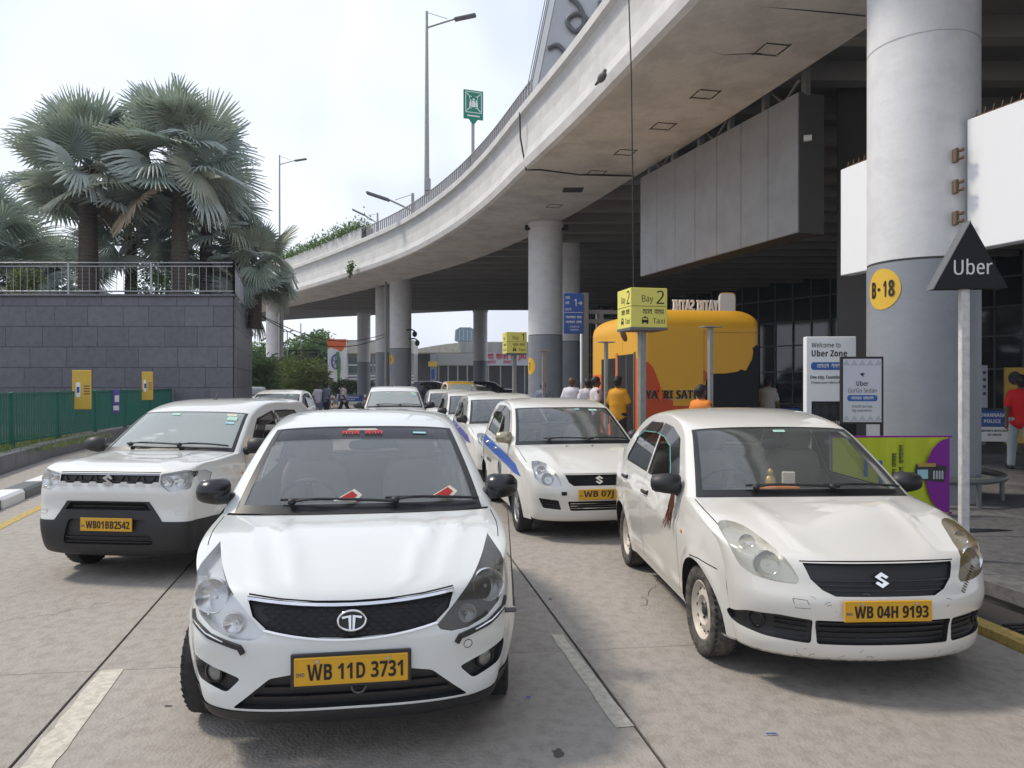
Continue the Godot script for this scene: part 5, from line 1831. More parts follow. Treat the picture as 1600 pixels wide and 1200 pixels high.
func build_palms() -> void:
	var r := RandomNumberGenerator.new()
	r.seed = 77
	for k in 6:
		leaf_kinds.append(fan_leaf(r, 1.0, [2.2, 2.5, 2.0, 1.5, 2.3, 2.1][k], [.1, .2, .3, .35, .12, .45][k], [.35, .6, .9, .3, .15, .7][k]))
	palm("tall fan palm with the thickest ringed trunk on the terrace", at(138, 470, 32) * Vector3(1, 0, 1) + Vector3(0, 4.99, 0), 5.7, .38, 34, 1.85, 3)
	palm("tall fan palm with slim brown trunk and the widest crown", at(281, 470, 32) * Vector3(1, 0, 1) + Vector3(0, 4.99, 0), 6.0, .33, 40, 1.85, 5)
	palm("dark fan palm standing close behind the wide crowned palm", at(322, 470, 35.5) * Vector3(1, 0, 1) + Vector3(0, 4.99, 0), 4.6, .3, 34, 1.75, 8)
	palm("drooping fan palm at the corner of the stone wall", at(398, 470, 36) * Vector3(1, 0, 1) + Vector3(0, 4.3, 0), 2.9, .3, 28, 1.35, 13, false)
	palm("short fan palm half hidden between the two tall palms", at(205, 470, 35) * Vector3(1, 0, 1) + Vector3(0, 4.99, 0), 3.4, .28, 24, 1.55, 15)
	palm("low pale fan palm beyond the leftmost stretch of railing", at(20, 470, 38) * Vector3(1, 0, 1) + Vector3(0, 4.99, 0), 1.7, .28, 20, 1.6, 19, false)
	palm("low pale fan palm behind the thick trunked palm", at(85, 470, 40) * Vector3(1, 0, 1) + Vector3(0, 4.99, 0), 2.0, .28, 20, 1.6, 23, false)
	palm("squat fan palm hugging the terrace railing corner", at(352, 470, 38) * Vector3(1, 0, 1) + Vector3(0, 4.99, 0), 1.2, .28, 18, 1.5, 29, false)
	palm("leaning fan palm beyond the railing next to the low pale palms", at(-35, 470, 34) * Vector3(1, 0, 1) + Vector3(0, 4.99, 0), 3.0, .3, 26, 1.9, 37, false)
	leafy("shrub", "bright green leafy shrub behind the terrace railing", "shrub", at(45, 470, 31.5) * Vector3(1, 0, 1) + Vector3(0, 4.99, 0), Vector3(.9, .8, .7), 900, .12, M.bush[2], 31)
	leafy("shrub", "dark green shrub under the slim trunked palm", "shrub", at(240, 470, 33) * Vector3(1, 0, 1) + Vector3(0, 4.99, 0), Vector3(1.2, .8, .7), 800, .13, M.bush[1], 32)

# a shrub or tree crown of many small leaf faces in clumps
func leafy(called: String, label: String, category: String, foot: Vector3, size: Vector3, count: int, leaf: float, m: Material, seed_: int, trunk := 0.0, long := false, group := "") -> Node3D:
	var r := RandomNumberGenerator.new()
	r.seed = seed_
	var t := thing(called, label, category, foot, 0, group)
	var clumps := []
	for k in 16:
		var a := r.randf() * TAU
		var q := Vector3(cos(a) * r.randf_range(.2, .8), r.randf_range(-.55, .75), sin(a) * r.randf_range(.2, .8))
		clumps.append([q * size, r.randf_range(.3, .52)])
	var mb := MB.new()
	for k in count:
		var c: Array = clumps[r.randi() % clumps.size()]
		var dir := Vector3(r.randfn(), r.randfn() * .8, r.randfn()).normalized()
		var p: Vector3 = c[0] + dir * size * c[1] * pow(r.randf(), .4) + Vector3(0, trunk + size.y, 0)
		var ax := Vector3(r.randfn(), r.randfn() * .6 + (.0 if not long else .6), r.randfn()).normalized()
		var sd := ax.cross(Vector3(r.randfn(), r.randfn(), r.randfn())).normalized()
		var l := leaf * r.randf_range(.6, 1.3) * (2.4 if long else 1.0)
		var w := leaf * (.16 if long else .42)
		var tip := p + ax * l - Vector3(0, l * .2, 0)
		var mid := p + ax * l * .5
		var nn := sd.cross(ax)
		mb.flat(p, mid + sd * w, tip, nn)
		mb.flat(p, mid - sd * w, tip, nn)
	obj("foliage", mb, m, t)
	var st := MB.new()
	for k in 5:
		var c: Vector3 = clumps[k][0] + Vector3(0, trunk + size.y, 0)
		st.tube([Vector3(0, 0, 0), Vector3(c.x * .3, maxf(trunk, c.y * .4), c.z * .3), c], [.02 + .03 * size.y, .015 + .02 * size.y, .01], 6, false)
	obj("stem" if trunk < .5 else "trunk", st, M.trunk, t)
	return t
# ---------------------------------------------------------------- flyover and terminal
const EDGE := [[5.3, -12.0], [5.25, -4.0], [5.05, 2.0], [4.6, 7.0], [4.0, 10.5], [3.3, 13.55], [2.56, 16.6], [1.68, 20.15], [.45, 24.55], [-.95, 29.6], [-2.75, 34.8], [-5.3, 40.6], [-8.4, 46.0], [-13.41, 53.64], [-20.3, 63.3], [-28.0, 73.0], [-37.0, 83.0], [-48.0, 94.0]]

func edge_curve(sub: int) -> Array:
	var out := []
	for i in EDGE.size() - 1:
		var p0 := Vector2(EDGE[maxi(i - 1, 0)][0], EDGE[maxi(i - 1, 0)][1])
		var p1 := Vector2(EDGE[i][0], EDGE[i][1])
		var p2 := Vector2(EDGE[i + 1][0], EDGE[i + 1][1])
		var p3 := Vector2(EDGE[mini(i + 2, EDGE.size() - 1)][0], EDGE[mini(i + 2, EDGE.size() - 1)][1])
		for k in sub:
			out.append(p1.cubic_interpolate(p2, p0, p3, float(k) / sub))
	out.append(Vector2(EDGE[-1][0], EDGE[-1][1]))
	return out

# sweep of a profile (inwards, height) along the flyover's edge; smooth along the sweep
func sweep(path: Array, prof: Array) -> MB:
	var mb := MB.new()
	var rows := []
	for i in path.size():
		var d: Vector2 = (path[mini(i + 1, path.size() - 1)] - path[maxi(i - 1, 0)]).normalized()
		var inw := Vector2(d.y, -d.x)
		var row := []
		for q in prof:
			var p: Vector2 = path[i] + inw * q.x
			row.append(Vector3(p.x, q.y, -p.y))
		rows.append([row, inw])
	for i in path.size() - 1:
		for k in prof.size() - 1:
			var e: Vector2 = prof[k + 1] - prof[k]
			var nn := []
			for w in [rows[i][1], rows[i + 1][1]]:
				nn.append((Vector3(w.x, 0, -w.y) * -e.y + Vector3(0, e.x, 0)).normalized() * -1.0)
			mb.tri(rows[i][0][k], rows[i + 1][0][k], rows[i + 1][0][k + 1], nn[0], nn[1], nn[1])
			mb.tri(rows[i][0][k], rows[i + 1][0][k + 1], rows[i][0][k + 1], nn[0], nn[1], nn[0])
	return mb

func curve_at(path: Array, s: float) -> Array:      # [point, direction] at arc length s measured from the photograph's near end
	var acc := 0.0
	for i in path.size() - 1:
		var l: float = (path[i + 1] - path[i]).length()
		if acc + l >= s:
			return [path[i].lerp(path[i + 1], (s - acc) / l), (path[i + 1] - path[i]).normalized()]
		acc += l
	return [path[-1], (path[-1] - path[-2]).normalized()]

func curve_near(path: Array, d: float) -> float:     # arc length at which the edge lies at depth d
	var acc := 0.0
	for i in path.size() - 1:
		var l: float = (path[i + 1] - path[i]).length()
		if path[i + 1].y >= d:
			return acc + l * (d - path[i].y) / (path[i + 1].y - path[i].y)
		acc += l
	return acc

func build_flyover() -> void:
	var path := edge_curve(5)
	var t := thing("flyover", "curved concrete flyover deck sweeping over the taxi lanes", "flyover")
	var soffit_w := 3.75
	obj("fascia", sweep(path, [Vector2(-.16, 8.78), Vector2(-.06, 9.1), Vector2(-.02, 9.6), Vector2(-.05, 10.1), Vector2(-.1, 10.22)]), M.concrete, t)
	obj("drip_edge", sweep(path, [Vector2(0.02, 8.5), Vector2(-.1, 8.56), Vector2(-.16, 8.78)]), M.soffit, t)
	obj("coping", sweep(path, [Vector2(-.1, 10.22), Vector2(-.24, 10.27), Vector2(-.24, 10.5), Vector2(-.2, 10.54), Vector2(.16, 10.54), Vector2(.18, 9.8), Vector2(.6, 9.8)]), M.concrete, t)
	obj("soffit", sweep(path, [Vector2(soffit_w, 9.5), Vector2(soffit_w, 8.62), Vector2(soffit_w - .05, 8.56), Vector2(.02, 8.5)]), M.soffit, t)
	# slab over the forecourt, with ribs
	var slab := MB.new()
	var inner := []
	for i in path.size():
		var d: Vector2 = (path[mini(i + 1, path.size() - 1)] - path[maxi(i - 1, 0)]).normalized()
		inner.append(path[i] + Vector2(d.y, -d.x) * (soffit_w - .02))
	var far := []
	var line := [Vector2(50, 30), Vector2(50, 62), Vector2(24, 74), Vector2(1.3, 79), Vector2(-22, 90), Vector2(-52, 110)]
	for i in inner.size():
		var p: Vector2 = inner[i]
		if p.y < 30:
			far.append(Vector2(50, p.y))
		else:
			var f := clampf((p.y - 30) / 63.0, 0, 1) * (line.size() - 1)
			var k := mini(int(f), line.size() - 2)
			far.append(line[k].lerp(line[k + 1], f - k))
	for i in inner.size() - 1:
		var a: Vector2 = inner[i]
		var b: Vector2 = inner[i + 1]
		var c: Vector2 = far[i + 1]
		var e: Vector2 = far[i]
		for y in [9.4, 10.0]:
			slab.face(Vector3(a.x, y, -a.y), Vector3(b.x, y, -b.y), Vector3(c.x, y, -c.y), Vector3(e.x, y, -e.y), Vector3.DOWN if y < 9.6 else Vector3.UP)
		slab.face(Vector3(e.x, 9.4, -e.y), Vector3(c.x, 9.4, -c.y), Vector3(c.x, 10.3, -c.y), Vector3(e.x, 10.3, -e.y), Vector3.BACK)
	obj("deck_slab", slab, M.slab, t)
	for k in 31:
		var d := 7.0 + k * 2.3
		var x0 := 1e9
		for i in inner.size() - 1:
			if inner[i].y <= d and inner[i + 1].y > d:
				x0 = lerpf(inner[i].x, inner[i + 1].x, (d - inner[i].y) / (inner[i + 1].y - inner[i].y))
		if x0 > 1e8: continue
		var x1 := 48.0 if d < 61 else lerpf(48, 2, (d - 61) / 17.0)
		if x1 > x0:
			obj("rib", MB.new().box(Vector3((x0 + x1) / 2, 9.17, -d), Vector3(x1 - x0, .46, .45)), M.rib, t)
	# hatches and cracks under the edge
	for h in [[1205, 76], [1102, 146], [1036, 196], [977, 237], [932, 269], [866, 321]]:
		var d: float = (8.55 - EYE) * 1200 / (598.0 - h[1])
		var p := Vector3((h[0] - 800) / 1200.0 * d, 8.535 - .015, -d)
		var fr := MB.new()
		for s in [-1.0, 1.0]:
			fr.box(p + Vector3(s * .26, 0, 0), Vector3(.025, .012, .5), Basis(Vector3.UP, .2))
			fr.box(p + Basis(Vector3.UP, .2) * Vector3(0, 0, s * .25), Vector3(.52, .012, .025), Basis(Vector3.UP, .2))
		obj("hatch_frame", fr, M.line_dark, t)
	var dk := at(895, 297, 27.0)
	obj("open_hatch", MB.new().box(Vector3(dk.x, 8.52, dk.z), Vector3(.7, .02, .6)), M.line_dark, t)
	for q in [[[1030, 72], [1100, 75], [1130, 84], [1190, 82]], [[1140, 4], [1240, 13], [1352, 24]]]:
		var pts := []
		for h in q:
			var d: float = (8.55 - EYE) * 1200 / (598.0 - h[1])
			pts.append(Vector3((h[0] - 800) / 1200.0 * d, 8.53, -d))
		obj("crack", MB.new().tube(pts, .012, 4), M.line_dark, t)
	# railing on the far stretch of the parapet
	var rl := thing("parapet_railing", "grey picket railing on top of the flyover parapet", "railing")
	var s0 := curve_near(path, 24.0)
	var s1 := curve_near(path, 47.0)
	var n := int((s1 - s0) / .3)
	var bas := MB.new().box(Vector3(0, .32, 0), Vector3(.07, .62, .05)).mesh()
	var top := []
	for k in n:
		var c := curve_at(path, s0 + k * .3)
		var p := Vector3(c[0].x, 10.54, -c[0].y)
		inst("picket", bas, M.rail_grey, rl, Transform3D(Basis(Vector3.UP, atan2(-c[1].x, c[1].y)), p))
		top.append(p + Vector3(0, .66, 0))
	obj("top_rail", MB.new().tube(top, .035, 6), M.rail_grey, rl)
	# planter with hedge at the far end
	var pl := thing("parapet_planter", "long concrete planter on the far end of the flyover parapet", "planter")
	var pp := []
	var a0 := curve_near(path, 47.2)
	for k in 14:
		pp.append(curve_at(path, a0 + k * 1.7)[0])
	obj("trough", sweep(pp, [Vector2(-.1, 10.5), Vector2(-.1, 11.3), Vector2(.0, 11.3), Vector2(.7, 11.3), Vector2(.7, 10.5)]), M.concrete, pl)
	var r := RandomNumberGenerator.new()
	r.seed = 6
	var hd := MB.new()
	for k in 4200:
		var c := curve_at(path, a0 + r.randf() * 22.0)
		var p := Vector3(c[0].x + r.randf_range(-.4, .6), 11.25 + absf(r.randfn()) * .33, -c[0].y + r.randf_range(-.3, .3))
		var d := Vector3(r.randfn(), r.randfn() + .6, r.randfn()).normalized() * r.randf_range(.12, .3)
		var s := Vector3(r.randfn(), 0, r.randfn()).normalized() * .06
		hd.flat(p - s, p + s, p + d, Vector3.UP)
	tag(obj("hedge", hd, M.bush[1]), "row of low green plants along the flyover planter", "hedge", "", "stuff")
	# weed growing out of the fascia
	var wd := at(547, 420, 47.5)
	leafy("weed", "small weed sprouting from a joint in the flyover face", "plant", wd - Vector3(0, .6, 0), Vector3(.3, .55, .3), 160, .16, M.bush[1], 91)
	# cable over the fascia and under the soffit
	tag(obj("cable", MB.new().tube([at(812, 176, 24.4), at(813, 215, 24.35), at(822, 266, 24.3), Vector3(.9, 8.49, -24.3), at(905, 273, 25.0), at(990, 275, 25.0)], .03, 6), M.cable), "black cable hanging down the flyover face and under its soffit", "cable")
	tag(obj("drop_wire", MB.new().tube([at(982, -10, 15.2), at(986, 110, 15.2), at(988, 250, 15.2), at(990, 460, 15.2)], .014, 5), M.cable), "thin wire hanging straight down from the flyover edge", "wire")
	var bird := thing("pigeon", "grey pigeon perched on the flyover face", "bird", at(947, 122, 17.3) + Vector3(-.1, 0, .05), .5)
	var pb := MB.new().blob(Vector3.ZERO, Vector3(.09, .085, .15), .9, Basis(Vector3.RIGHT, -.5), 8, 12)
	pb.blob(Vector3(0, .1, .11), Vector3(.045, .05, .05), 1.0, Basis.IDENTITY, 6, 10).tube([Vector3(0, -.04, -.1), Vector3(0, -.09, -.26)], [.05, .025], 6).tube([Vector3(0, .1, .15), Vector3(0, .09, .19)], [.012, .003], 5)
	obj("body", pb, M.grey_steel, bird)

func column(label: String, x: float, d: float, r: float, high: float, split: float, cap: bool) -> Node3D:
	var t := thing("column", label, "column", Vector3(x, 0, -d), 0, "columns under the flyover")
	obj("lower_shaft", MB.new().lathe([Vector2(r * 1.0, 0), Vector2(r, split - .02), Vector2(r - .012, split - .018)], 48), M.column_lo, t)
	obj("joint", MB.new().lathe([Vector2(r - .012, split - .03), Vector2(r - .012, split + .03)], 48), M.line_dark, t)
	var up := [Vector2(r - .012, split + .012), Vector2(r - .004, split + .014)]
	var y := split + 2.95
	while y < high - .3:
		up.append_array([Vector2(r - .004, y), Vector2(r - .02, y + .006), Vector2(r - .02, y + .022), Vector2(r - .004, y + .028)])
		y += 2.95
	up.append(Vector2(r - .004, high))
	obj("upper_shaft", MB.new().lathe(up, 48), M.column_hi, t)
	if cap:
		obj("collar", MB.new().lathe([Vector2(r + .002, high - .34), Vector2(r + .07, high - .3), Vector2(r + .07, high - .14), Vector2(r, high - .1)], 32), M.column_hi, t)
	return t

func disc_on_column(t: Node3D, r: float, y: float, ang: float, rad: float, text: String) -> void:
	var mb := MB.new()
	var n := 28
	for k in n:
		var q := []
		for a in [TAU * k / n, TAU * (k + 1) / n]:
			for f in [1.0, .5]:
				var th: float = ang + cos(a) * rad * f / r
				q.append([Vector3(sin(th) * (r + .006), y + sin(a) * rad * f, cos(th) * (r + .006)), Vector3(sin(th), 0, cos(th))])
		mb.tri(q[0][0], q[2][0], q[3][0], q[0][1], q[2][1], q[3][1])
		mb.tri(q[0][0], q[3][0], q[1][0], q[0][1], q[3][1], q[1][1])
		var c := [Vector3(sin(ang) * (r + .006), y, cos(ang) * (r + .006)), Vector3(sin(ang), 0, cos(ang))]
		mb.tri(q[1][0], q[3][0], c[0], q[1][1], q[3][1], c[1])
	obj("number_disc", mb, M.disc_yellow, t)
	var w := rad * .36
	for k in text.length():
		if text[k] == " ": continue
		var th := ang + (k - (text.length() - 1) / 2.0) * w / r
		var b := Basis(Vector3.UP, th)
		letters("numeral", text[k], rad * .78, w * (.85 if text[k] != "1" and text[k] != "-" else .42), M.ink, t, Transform3D(b, b * Vector3(0, y, r + .012)), true, .004)

func build_columns() -> void:
	M.disc_yellow = mat(lin(.72, .45, .04), .5)
	var c := column("broad grey column marked with a yellow B-18 disc", 5.74, 10.75, .71, 8.55, 3.4, false)
	disc_on_column(c, .71, 3.03, -1.24, .28, "B-18")
	# ring bench round its foot
	var bn := thing("ring_rail", "dark steel ring rail round the foot of the B-18 column", "rail", Vector3(5.74, .15, -10.75))
	var pts := []
	for k in 41: pts.append(Vector3(cos(TAU * k / 40) * .98, .34, sin(TAU * k / 40) * .98))
	obj("ring", MB.new().tube(pts, .045, 8, false), M.grey_steel, bn)
	for k in 6:
		var o := Vector3(cos(TAU * k / 6 + .3) * .98, 0, sin(TAU * k / 6 + .3) * .98)
		obj("leg", MB.new().tube([o, o + Vector3(0, .34, 0)], .03, 6), M.grey_steel, bn)
	var m := column("grey column behind the Bay 1 sign with a yellow number disc", 1.42, 32.6, .73, 8.6, 3.75, true)
	disc_on_column(m, .73, 2.45, -1.15, .36, " 7 ")
	for k in [[-.72, 8.3, -.3], [.8, 8.3, .1], [.25, 6.9, .7]]:
		var cam := thing("floodlight", "small dark floodlight fixed near the top of the Bay 1 column", "floodlight", Vector3(1.42 + k[0], k[1], -32.6 + .5 - absf(k[0]) * .4), k[2], "floodlights on the Bay 1 column")
		obj("case", MB.new().box(Vector3.ZERO, Vector3(.28, .22, .2), Basis(Vector3.RIGHT, .4), .02), M.black_matt, cam)
		obj("arm", MB.new().tube([Vector3.ZERO, Vector3(-signf(k[0]) * .12, .02, -.2)], .03, 6), M.grey_steel, cam)
	column("dark slender column just right of the Bay 1 column", 3.05, 40.0, .5, 9.4, 3.9, false)
	var c2 := column("tall light grey column of the far pair with a drainpipe", -7.55, 52.0, .74, 9.4, 4.05, true)
	disc_on_column(c2, .74, 3.3, -.9, .33, " 8 ")
	obj("notice", MB.new().box(Vector3(.0, 1.0, .75), Vector3(.5, .75, .02)), M.white, c2)
	column("light grey column partly hidden behind the drainpipe column", -9.75, 59.0, .74, 9.4, 4.05, true)
	obj("drainpipe", MB.new().tube([Vector3(-.95, 0, .2), Vector3(-.95, 9.3, .2)], .09, 8), M.galv, c2)
	column("far column standing among the bushes by the stone wall", -21.0, 68.0, .75, 9.4, 4.0, false)
	column("dark backlit column before the painted gable", -16.2, 84.0, .72, 9.4, 4.0, true)
	column("dark backlit column before the arched shed roof", -3.3, 80.0, .74, 9.4, 4.0, true)

func build_terminal() -> void:
	# clad bulkhead hung along the inner edge
	var A := Vector2(6.45, 17.25)
	var B := Vector2(4.12, 24.5)
	var d2 := (B - A).normalized()
	var l := (B - A).length()
	var dir := Vector3(d2.x, 0, -d2.y)
	var out := Vector3(-d2.y, 0, -d2.x)          # towards the road
	var bas := Basis(-dir, Vector3.UP, (-dir).cross(Vector3.UP))
	var y0 := 5.12
	var y1 := 8.28
	var t := thing("hanging_bulkhead", "grey panelled bulkhead hanging below the flyover edge", "bulkhead", Vector3(A.x, 0, -A.y))
	var core := bas.z * -.34
	obj("case", MB.new().box(dir * l / 2 + core + Vector3(0, (y0 + y1) / 2, 0), Vector3(l, y1 - y0, .66), bas), M.clad_dark, t)
	for k in 7:
		var s := l * k / 7
		var w := l / 7
		obj("panel", MB.new().box(dir * (s + w / 2) + bas.z * .012 + Vector3(0, (y0 + y1) / 2, 0), Vector3(w - .02, y1 - y0 - .02, .04), bas, .006), M.clad, t)
	for k in 6:
		var s := l * (k + .02) / 5.2
		obj("hanger", MB.new().box(dir * s + bas.z * -.2 + Vector3(0, y1 + .25, 0), Vector3(.14, .6, .14), bas), M.galv, t)
		if k % 2 == 0 and k < 5:
			var p0 := dir * (s + .2) + bas.z * -.2 + Vector3(0, y1 + .4, 0)
			var p1 := dir * (s + .75) + bas.z * -.2 + Vector3(0, y1 + .02, 0)
			var p2 := dir * (s + 1.2) + bas.z * -.2 + Vector3(0, y1 + .45, 0)
			obj("brace", MB.new().tube([p0, p1, p2], .05, 6), M.galv, t)
	var cm := thing("dome_camera", "small white camera on the end of the grey bulkhead", "camera", at(1257, 217, 17.0) + Vector3(.05, 0, .02))
	obj("housing", MB.new().tube([Vector3(-.08, 0, 0), Vector3(.08, 0, .06)], .07, 10), M.white, cm)
	obj("lens", MB.new().blob(Vector3(.09, 0, .065), Vector3(.02, .045, .045), 1.0, Basis.IDENTITY, 6, 10), M.black, cm)
	# blank white boards on the column
	for e in [[Vector2(5.28, 12.35), Vector2(5.52, 11.5), "narrow blank white board on the far side of the B-18 column"], [Vector2(5.92, 10.0), Vector2(6.85, 7.3), "wide blank white board clamped to the near side of the B-18 column"]]:
		var a: Vector2 = e[0]
		var b: Vector2 = e[1]
		var q := (b - a).normalized()
		var dr := Vector3(q.x, 0, -q.y)
		var bb := Basis(dr, Vector3.UP, dr.cross(Vector3.UP))
		var o := thing("blank_board", e[2], "sign", Vector3(a.x, 0, -a.y), 0, "blank white boards")
		var len := (b - a).length()
		obj("face", MB.new().box(dr * len / 2 + bb.z * -.1 + Vector3(0, 4.32, 0), Vector3(len, 1.7, .2), bb, .01), M.white_panel, o)
		obj("top_frame", MB.new().box(dr * len / 2 + bb.z * -.16 + Vector3(0, 5.2, 0), Vector3(len + .02, .05, .1), bb), M.wood_brown, o)
		for k in int(len / .12):
			obj("bird_spike", MB.new().tube([dr * (k * .12 + .05) + bb.z * -.1 + Vector3(0, 5.22, 0), dr * (k * .12 + .07) + bb.z * -.1 + Vector3(0, 5.29, 0)], .008, 4), M.wood_brown, o)
		for y in [3.8, 4.8]:
			obj("bracket", MB.new().box(bb.z * -.22 + dr * (-.1 if a.y < 11 else len + .1) + Vector3(0, y, 0), Vector3(.5, .08, .06), bb), M.grey_steel, o)
	for k in 3:
		var o := thing("pipe_clamp", "rusty clamp stub on the side of the B-18 column", "clamp", at(1493, 243 + k * 49, 9.99), 0, "rusty clamps on the column")
		obj("plate", MB.new().box(Vector3(0, 0, 0), Vector3(.05, .18, .09), Basis.IDENTITY, .008), M.rust_tan, o)
		obj("bolt", MB.new().tube([Vector3(.02, .05, .05), Vector3(.04, .05, .1)], .025, 6).tube([Vector3(.02, -.05, .05), Vector3(.04, -.05, .1)], .025, 6), M.rust_tan, o)
	# glass front
	var f0 := Vector2(34.0, 36.0)
	var f1 := Vector2(7.2, 75.0)
	var fq := (f1 - f0).normalized()
	var fd := Vector3(fq.x, 0, -fq.y)
	var fbz := fd.cross(Vector3.UP)
	if fbz.x > 0: fbz = -fbz
	var fb := Basis(-fd, Vector3.UP, fbz)
	if fb.determinant() < 0: fb = Basis(fd, Vector3.UP, fbz)
	var tm := thing("terminal_building", "dark glass terminal front behind the yellow kiosk", "building", Vector3(f0.x, .15, -f0.y))
	var fl := (f1 - f0).length()
	var step := 1.5
	var nb := int(fl / step)
	var ys := [0.05, 2.4, 4.3, 6.0, 7.7, 9.3]
	var mul := MB.new().box(Vector3(0, 4.6, .04), Vector3(.09, 9.3, .16), fb).mesh()
	for k in nb + 1:
		inst("mullion", mul, M.mullion, tm, Transform3D(Basis.IDENTITY, fd * k * step))
		if k == nb: break
		for j in 5:
			var pm: Mesh = MB.new().box(Vector3.ZERO, Vector3(step - .09, ys[j + 1] - ys[j] - .08, .03), fb).mesh()
			inst("pane", pm, M.facade_glass, tm, Transform3D(Basis(Vector3.UP, .006 * ((k * 3 + j * 5) % 5 - 2)), fd * (k + .5) * step + Vector3(0, (ys[j] + ys[j + 1]) / 2, 0)))
	for y in ys:
		obj("transom", MB.new().box(fd * fl / 2 + Vector3(0, y, 0) + fbz * .03, Vector3(fl, .09, .12), fb), M.mullion, tm)
	obj("back_wall", MB.new().box(fd * fl / 2 - fbz * .6 + Vector3(0, 4.6, 0), Vector3(fl + .4, 9.3, .3), fb), M.black_matt, tm)
	var pr := thing("square_pillar", "dark square pillar left of the B-18 column", "pillar", Vector3(8.75, .15, -19.6), -.4)
	obj("shaft", MB.new().box(Vector3(0, 4.6, 0), Vector3(.85, 9.2, .85), Basis.IDENTITY, .02), M.clad_dark, pr)
	# sloping roof gable that shows above the flyover, with a line of script
	var g := thing("terminal_roof", "grey sloping terminal roof end with flowing script on it", "roof", Vector3.ZERO)
	var gp := PackedVector2Array([Vector2(.3, 12), Vector2(2.75, 23.5), Vector2(14, 23.5), Vector2(14, 12)])
	obj("gable", MB.new().prism(gp, .6, Transform3D(Basis(Vector3.UP, -.25), Vector3(0, 0, -40))), M.roof_panel, g)
	obj("edge_trim", MB.new().prism(PackedVector2Array([Vector2(-.15, 12), Vector2(2.3, 23.5), Vector2(2.72, 23.5), Vector2(.27, 12)]), .7, Transform3D(Basis(Vector3.UP, -.25), Vector3(0, 0, -39.95))), M.white, g)
	var gx := Transform3D(Basis(Vector3.UP, -.25), Vector3(0, 0, -39.9))
	for q in [[[3.0, 21.4], [3.5, 20.9], [3.8, 20.0], [3.3, 19.6], [2.9, 20.2], [3.5, 20.5], [4.4, 19.8], [4.6, 21.2]], [[1.9, 18.9], [2.4, 19.0], [2.85, 18.4], [2.8, 17.4], [2.3, 16.8], [2.0, 17.1]], [[4.7, 22.6], [5.0, 21.6], [5.8, 21.2], [5.6, 20.0], [4.9, 20.2]], [[6.2, 22.6], [6.4, 20.6], [7.2, 20.1], [7.6, 21.4], [6.8, 21.8]]]:
		var pts := []
		for i in q.size() - 1:
			var p0 := Vector2(q[maxi(i - 1, 0)][0], q[maxi(i - 1, 0)][1])
			var p1 := Vector2(q[i][0], q[i][1])
			var p2 := Vector2(q[i + 1][0], q[i + 1][1])
			var p3 := Vector2(q[mini(i + 2, q.size() - 1)][0], q[mini(i + 2, q.size() - 1)][1])
			for k in 5:
				var w := p1.cubic_interpolate(p2, p0, p3, k / 5.0)
				pts.append(gx * Vector3(w.x, w.y, .02))
		obj("script_stroke", MB.new().tube(pts, .13, 6), M.letter_dark, g)
	for k in 3:
		tag(obj("stay_cable", MB.new().tube([at(828 - k * 3 - 2, 156, 39), at(866 - k * 3 - 4, -20, 39)], .02, 5), M.cable), "thin stay cable beside the sloping terminal roof", "cable", "stay cables by the roof")

func lamp_post(label: String, foot: Vector3, high: float, arm: Vector3, size: float) -> void:
	var t := thing("street_lamp", label, "street lamp", foot, 0, "street lamps")
	obj("pole", MB.new().tube([Vector3.ZERO, Vector3(0, high * .5, 0), Vector3(0, high, 0)], [.12 * size, .09 * size, .06 * size], 8), M.galv, t)
	var tip := Vector3(0, high - .5 * size, 0) + arm
	obj("arm", MB.new().tube([Vector3(0, high - .75 * size, 0), Vector3(0, high - .62 * size, 0) + arm * .5, tip], .04 * size, 6).tube([Vector3(0, high - .05, 0), tip - arm * .3 + Vector3(0, .04, 0)], .015 * size, 5), M.galv, t)
	var dir := arm.normalized()
	obj("lamp_head", MB.new().box(tip + dir * .4 * size, Vector3(1.0 * size, .12 * size, .3 * size), Basis(dir, Vector3.UP, dir.cross(Vector3.UP)) * Basis(Vector3.BACK, .08), .04), M.lamp_head, t)
	obj("base_box", MB.new().box(Vector3(.05, .5, .1), Vector3(.3, .6, .25), Basis.IDENTITY, .02), M.galv, t)

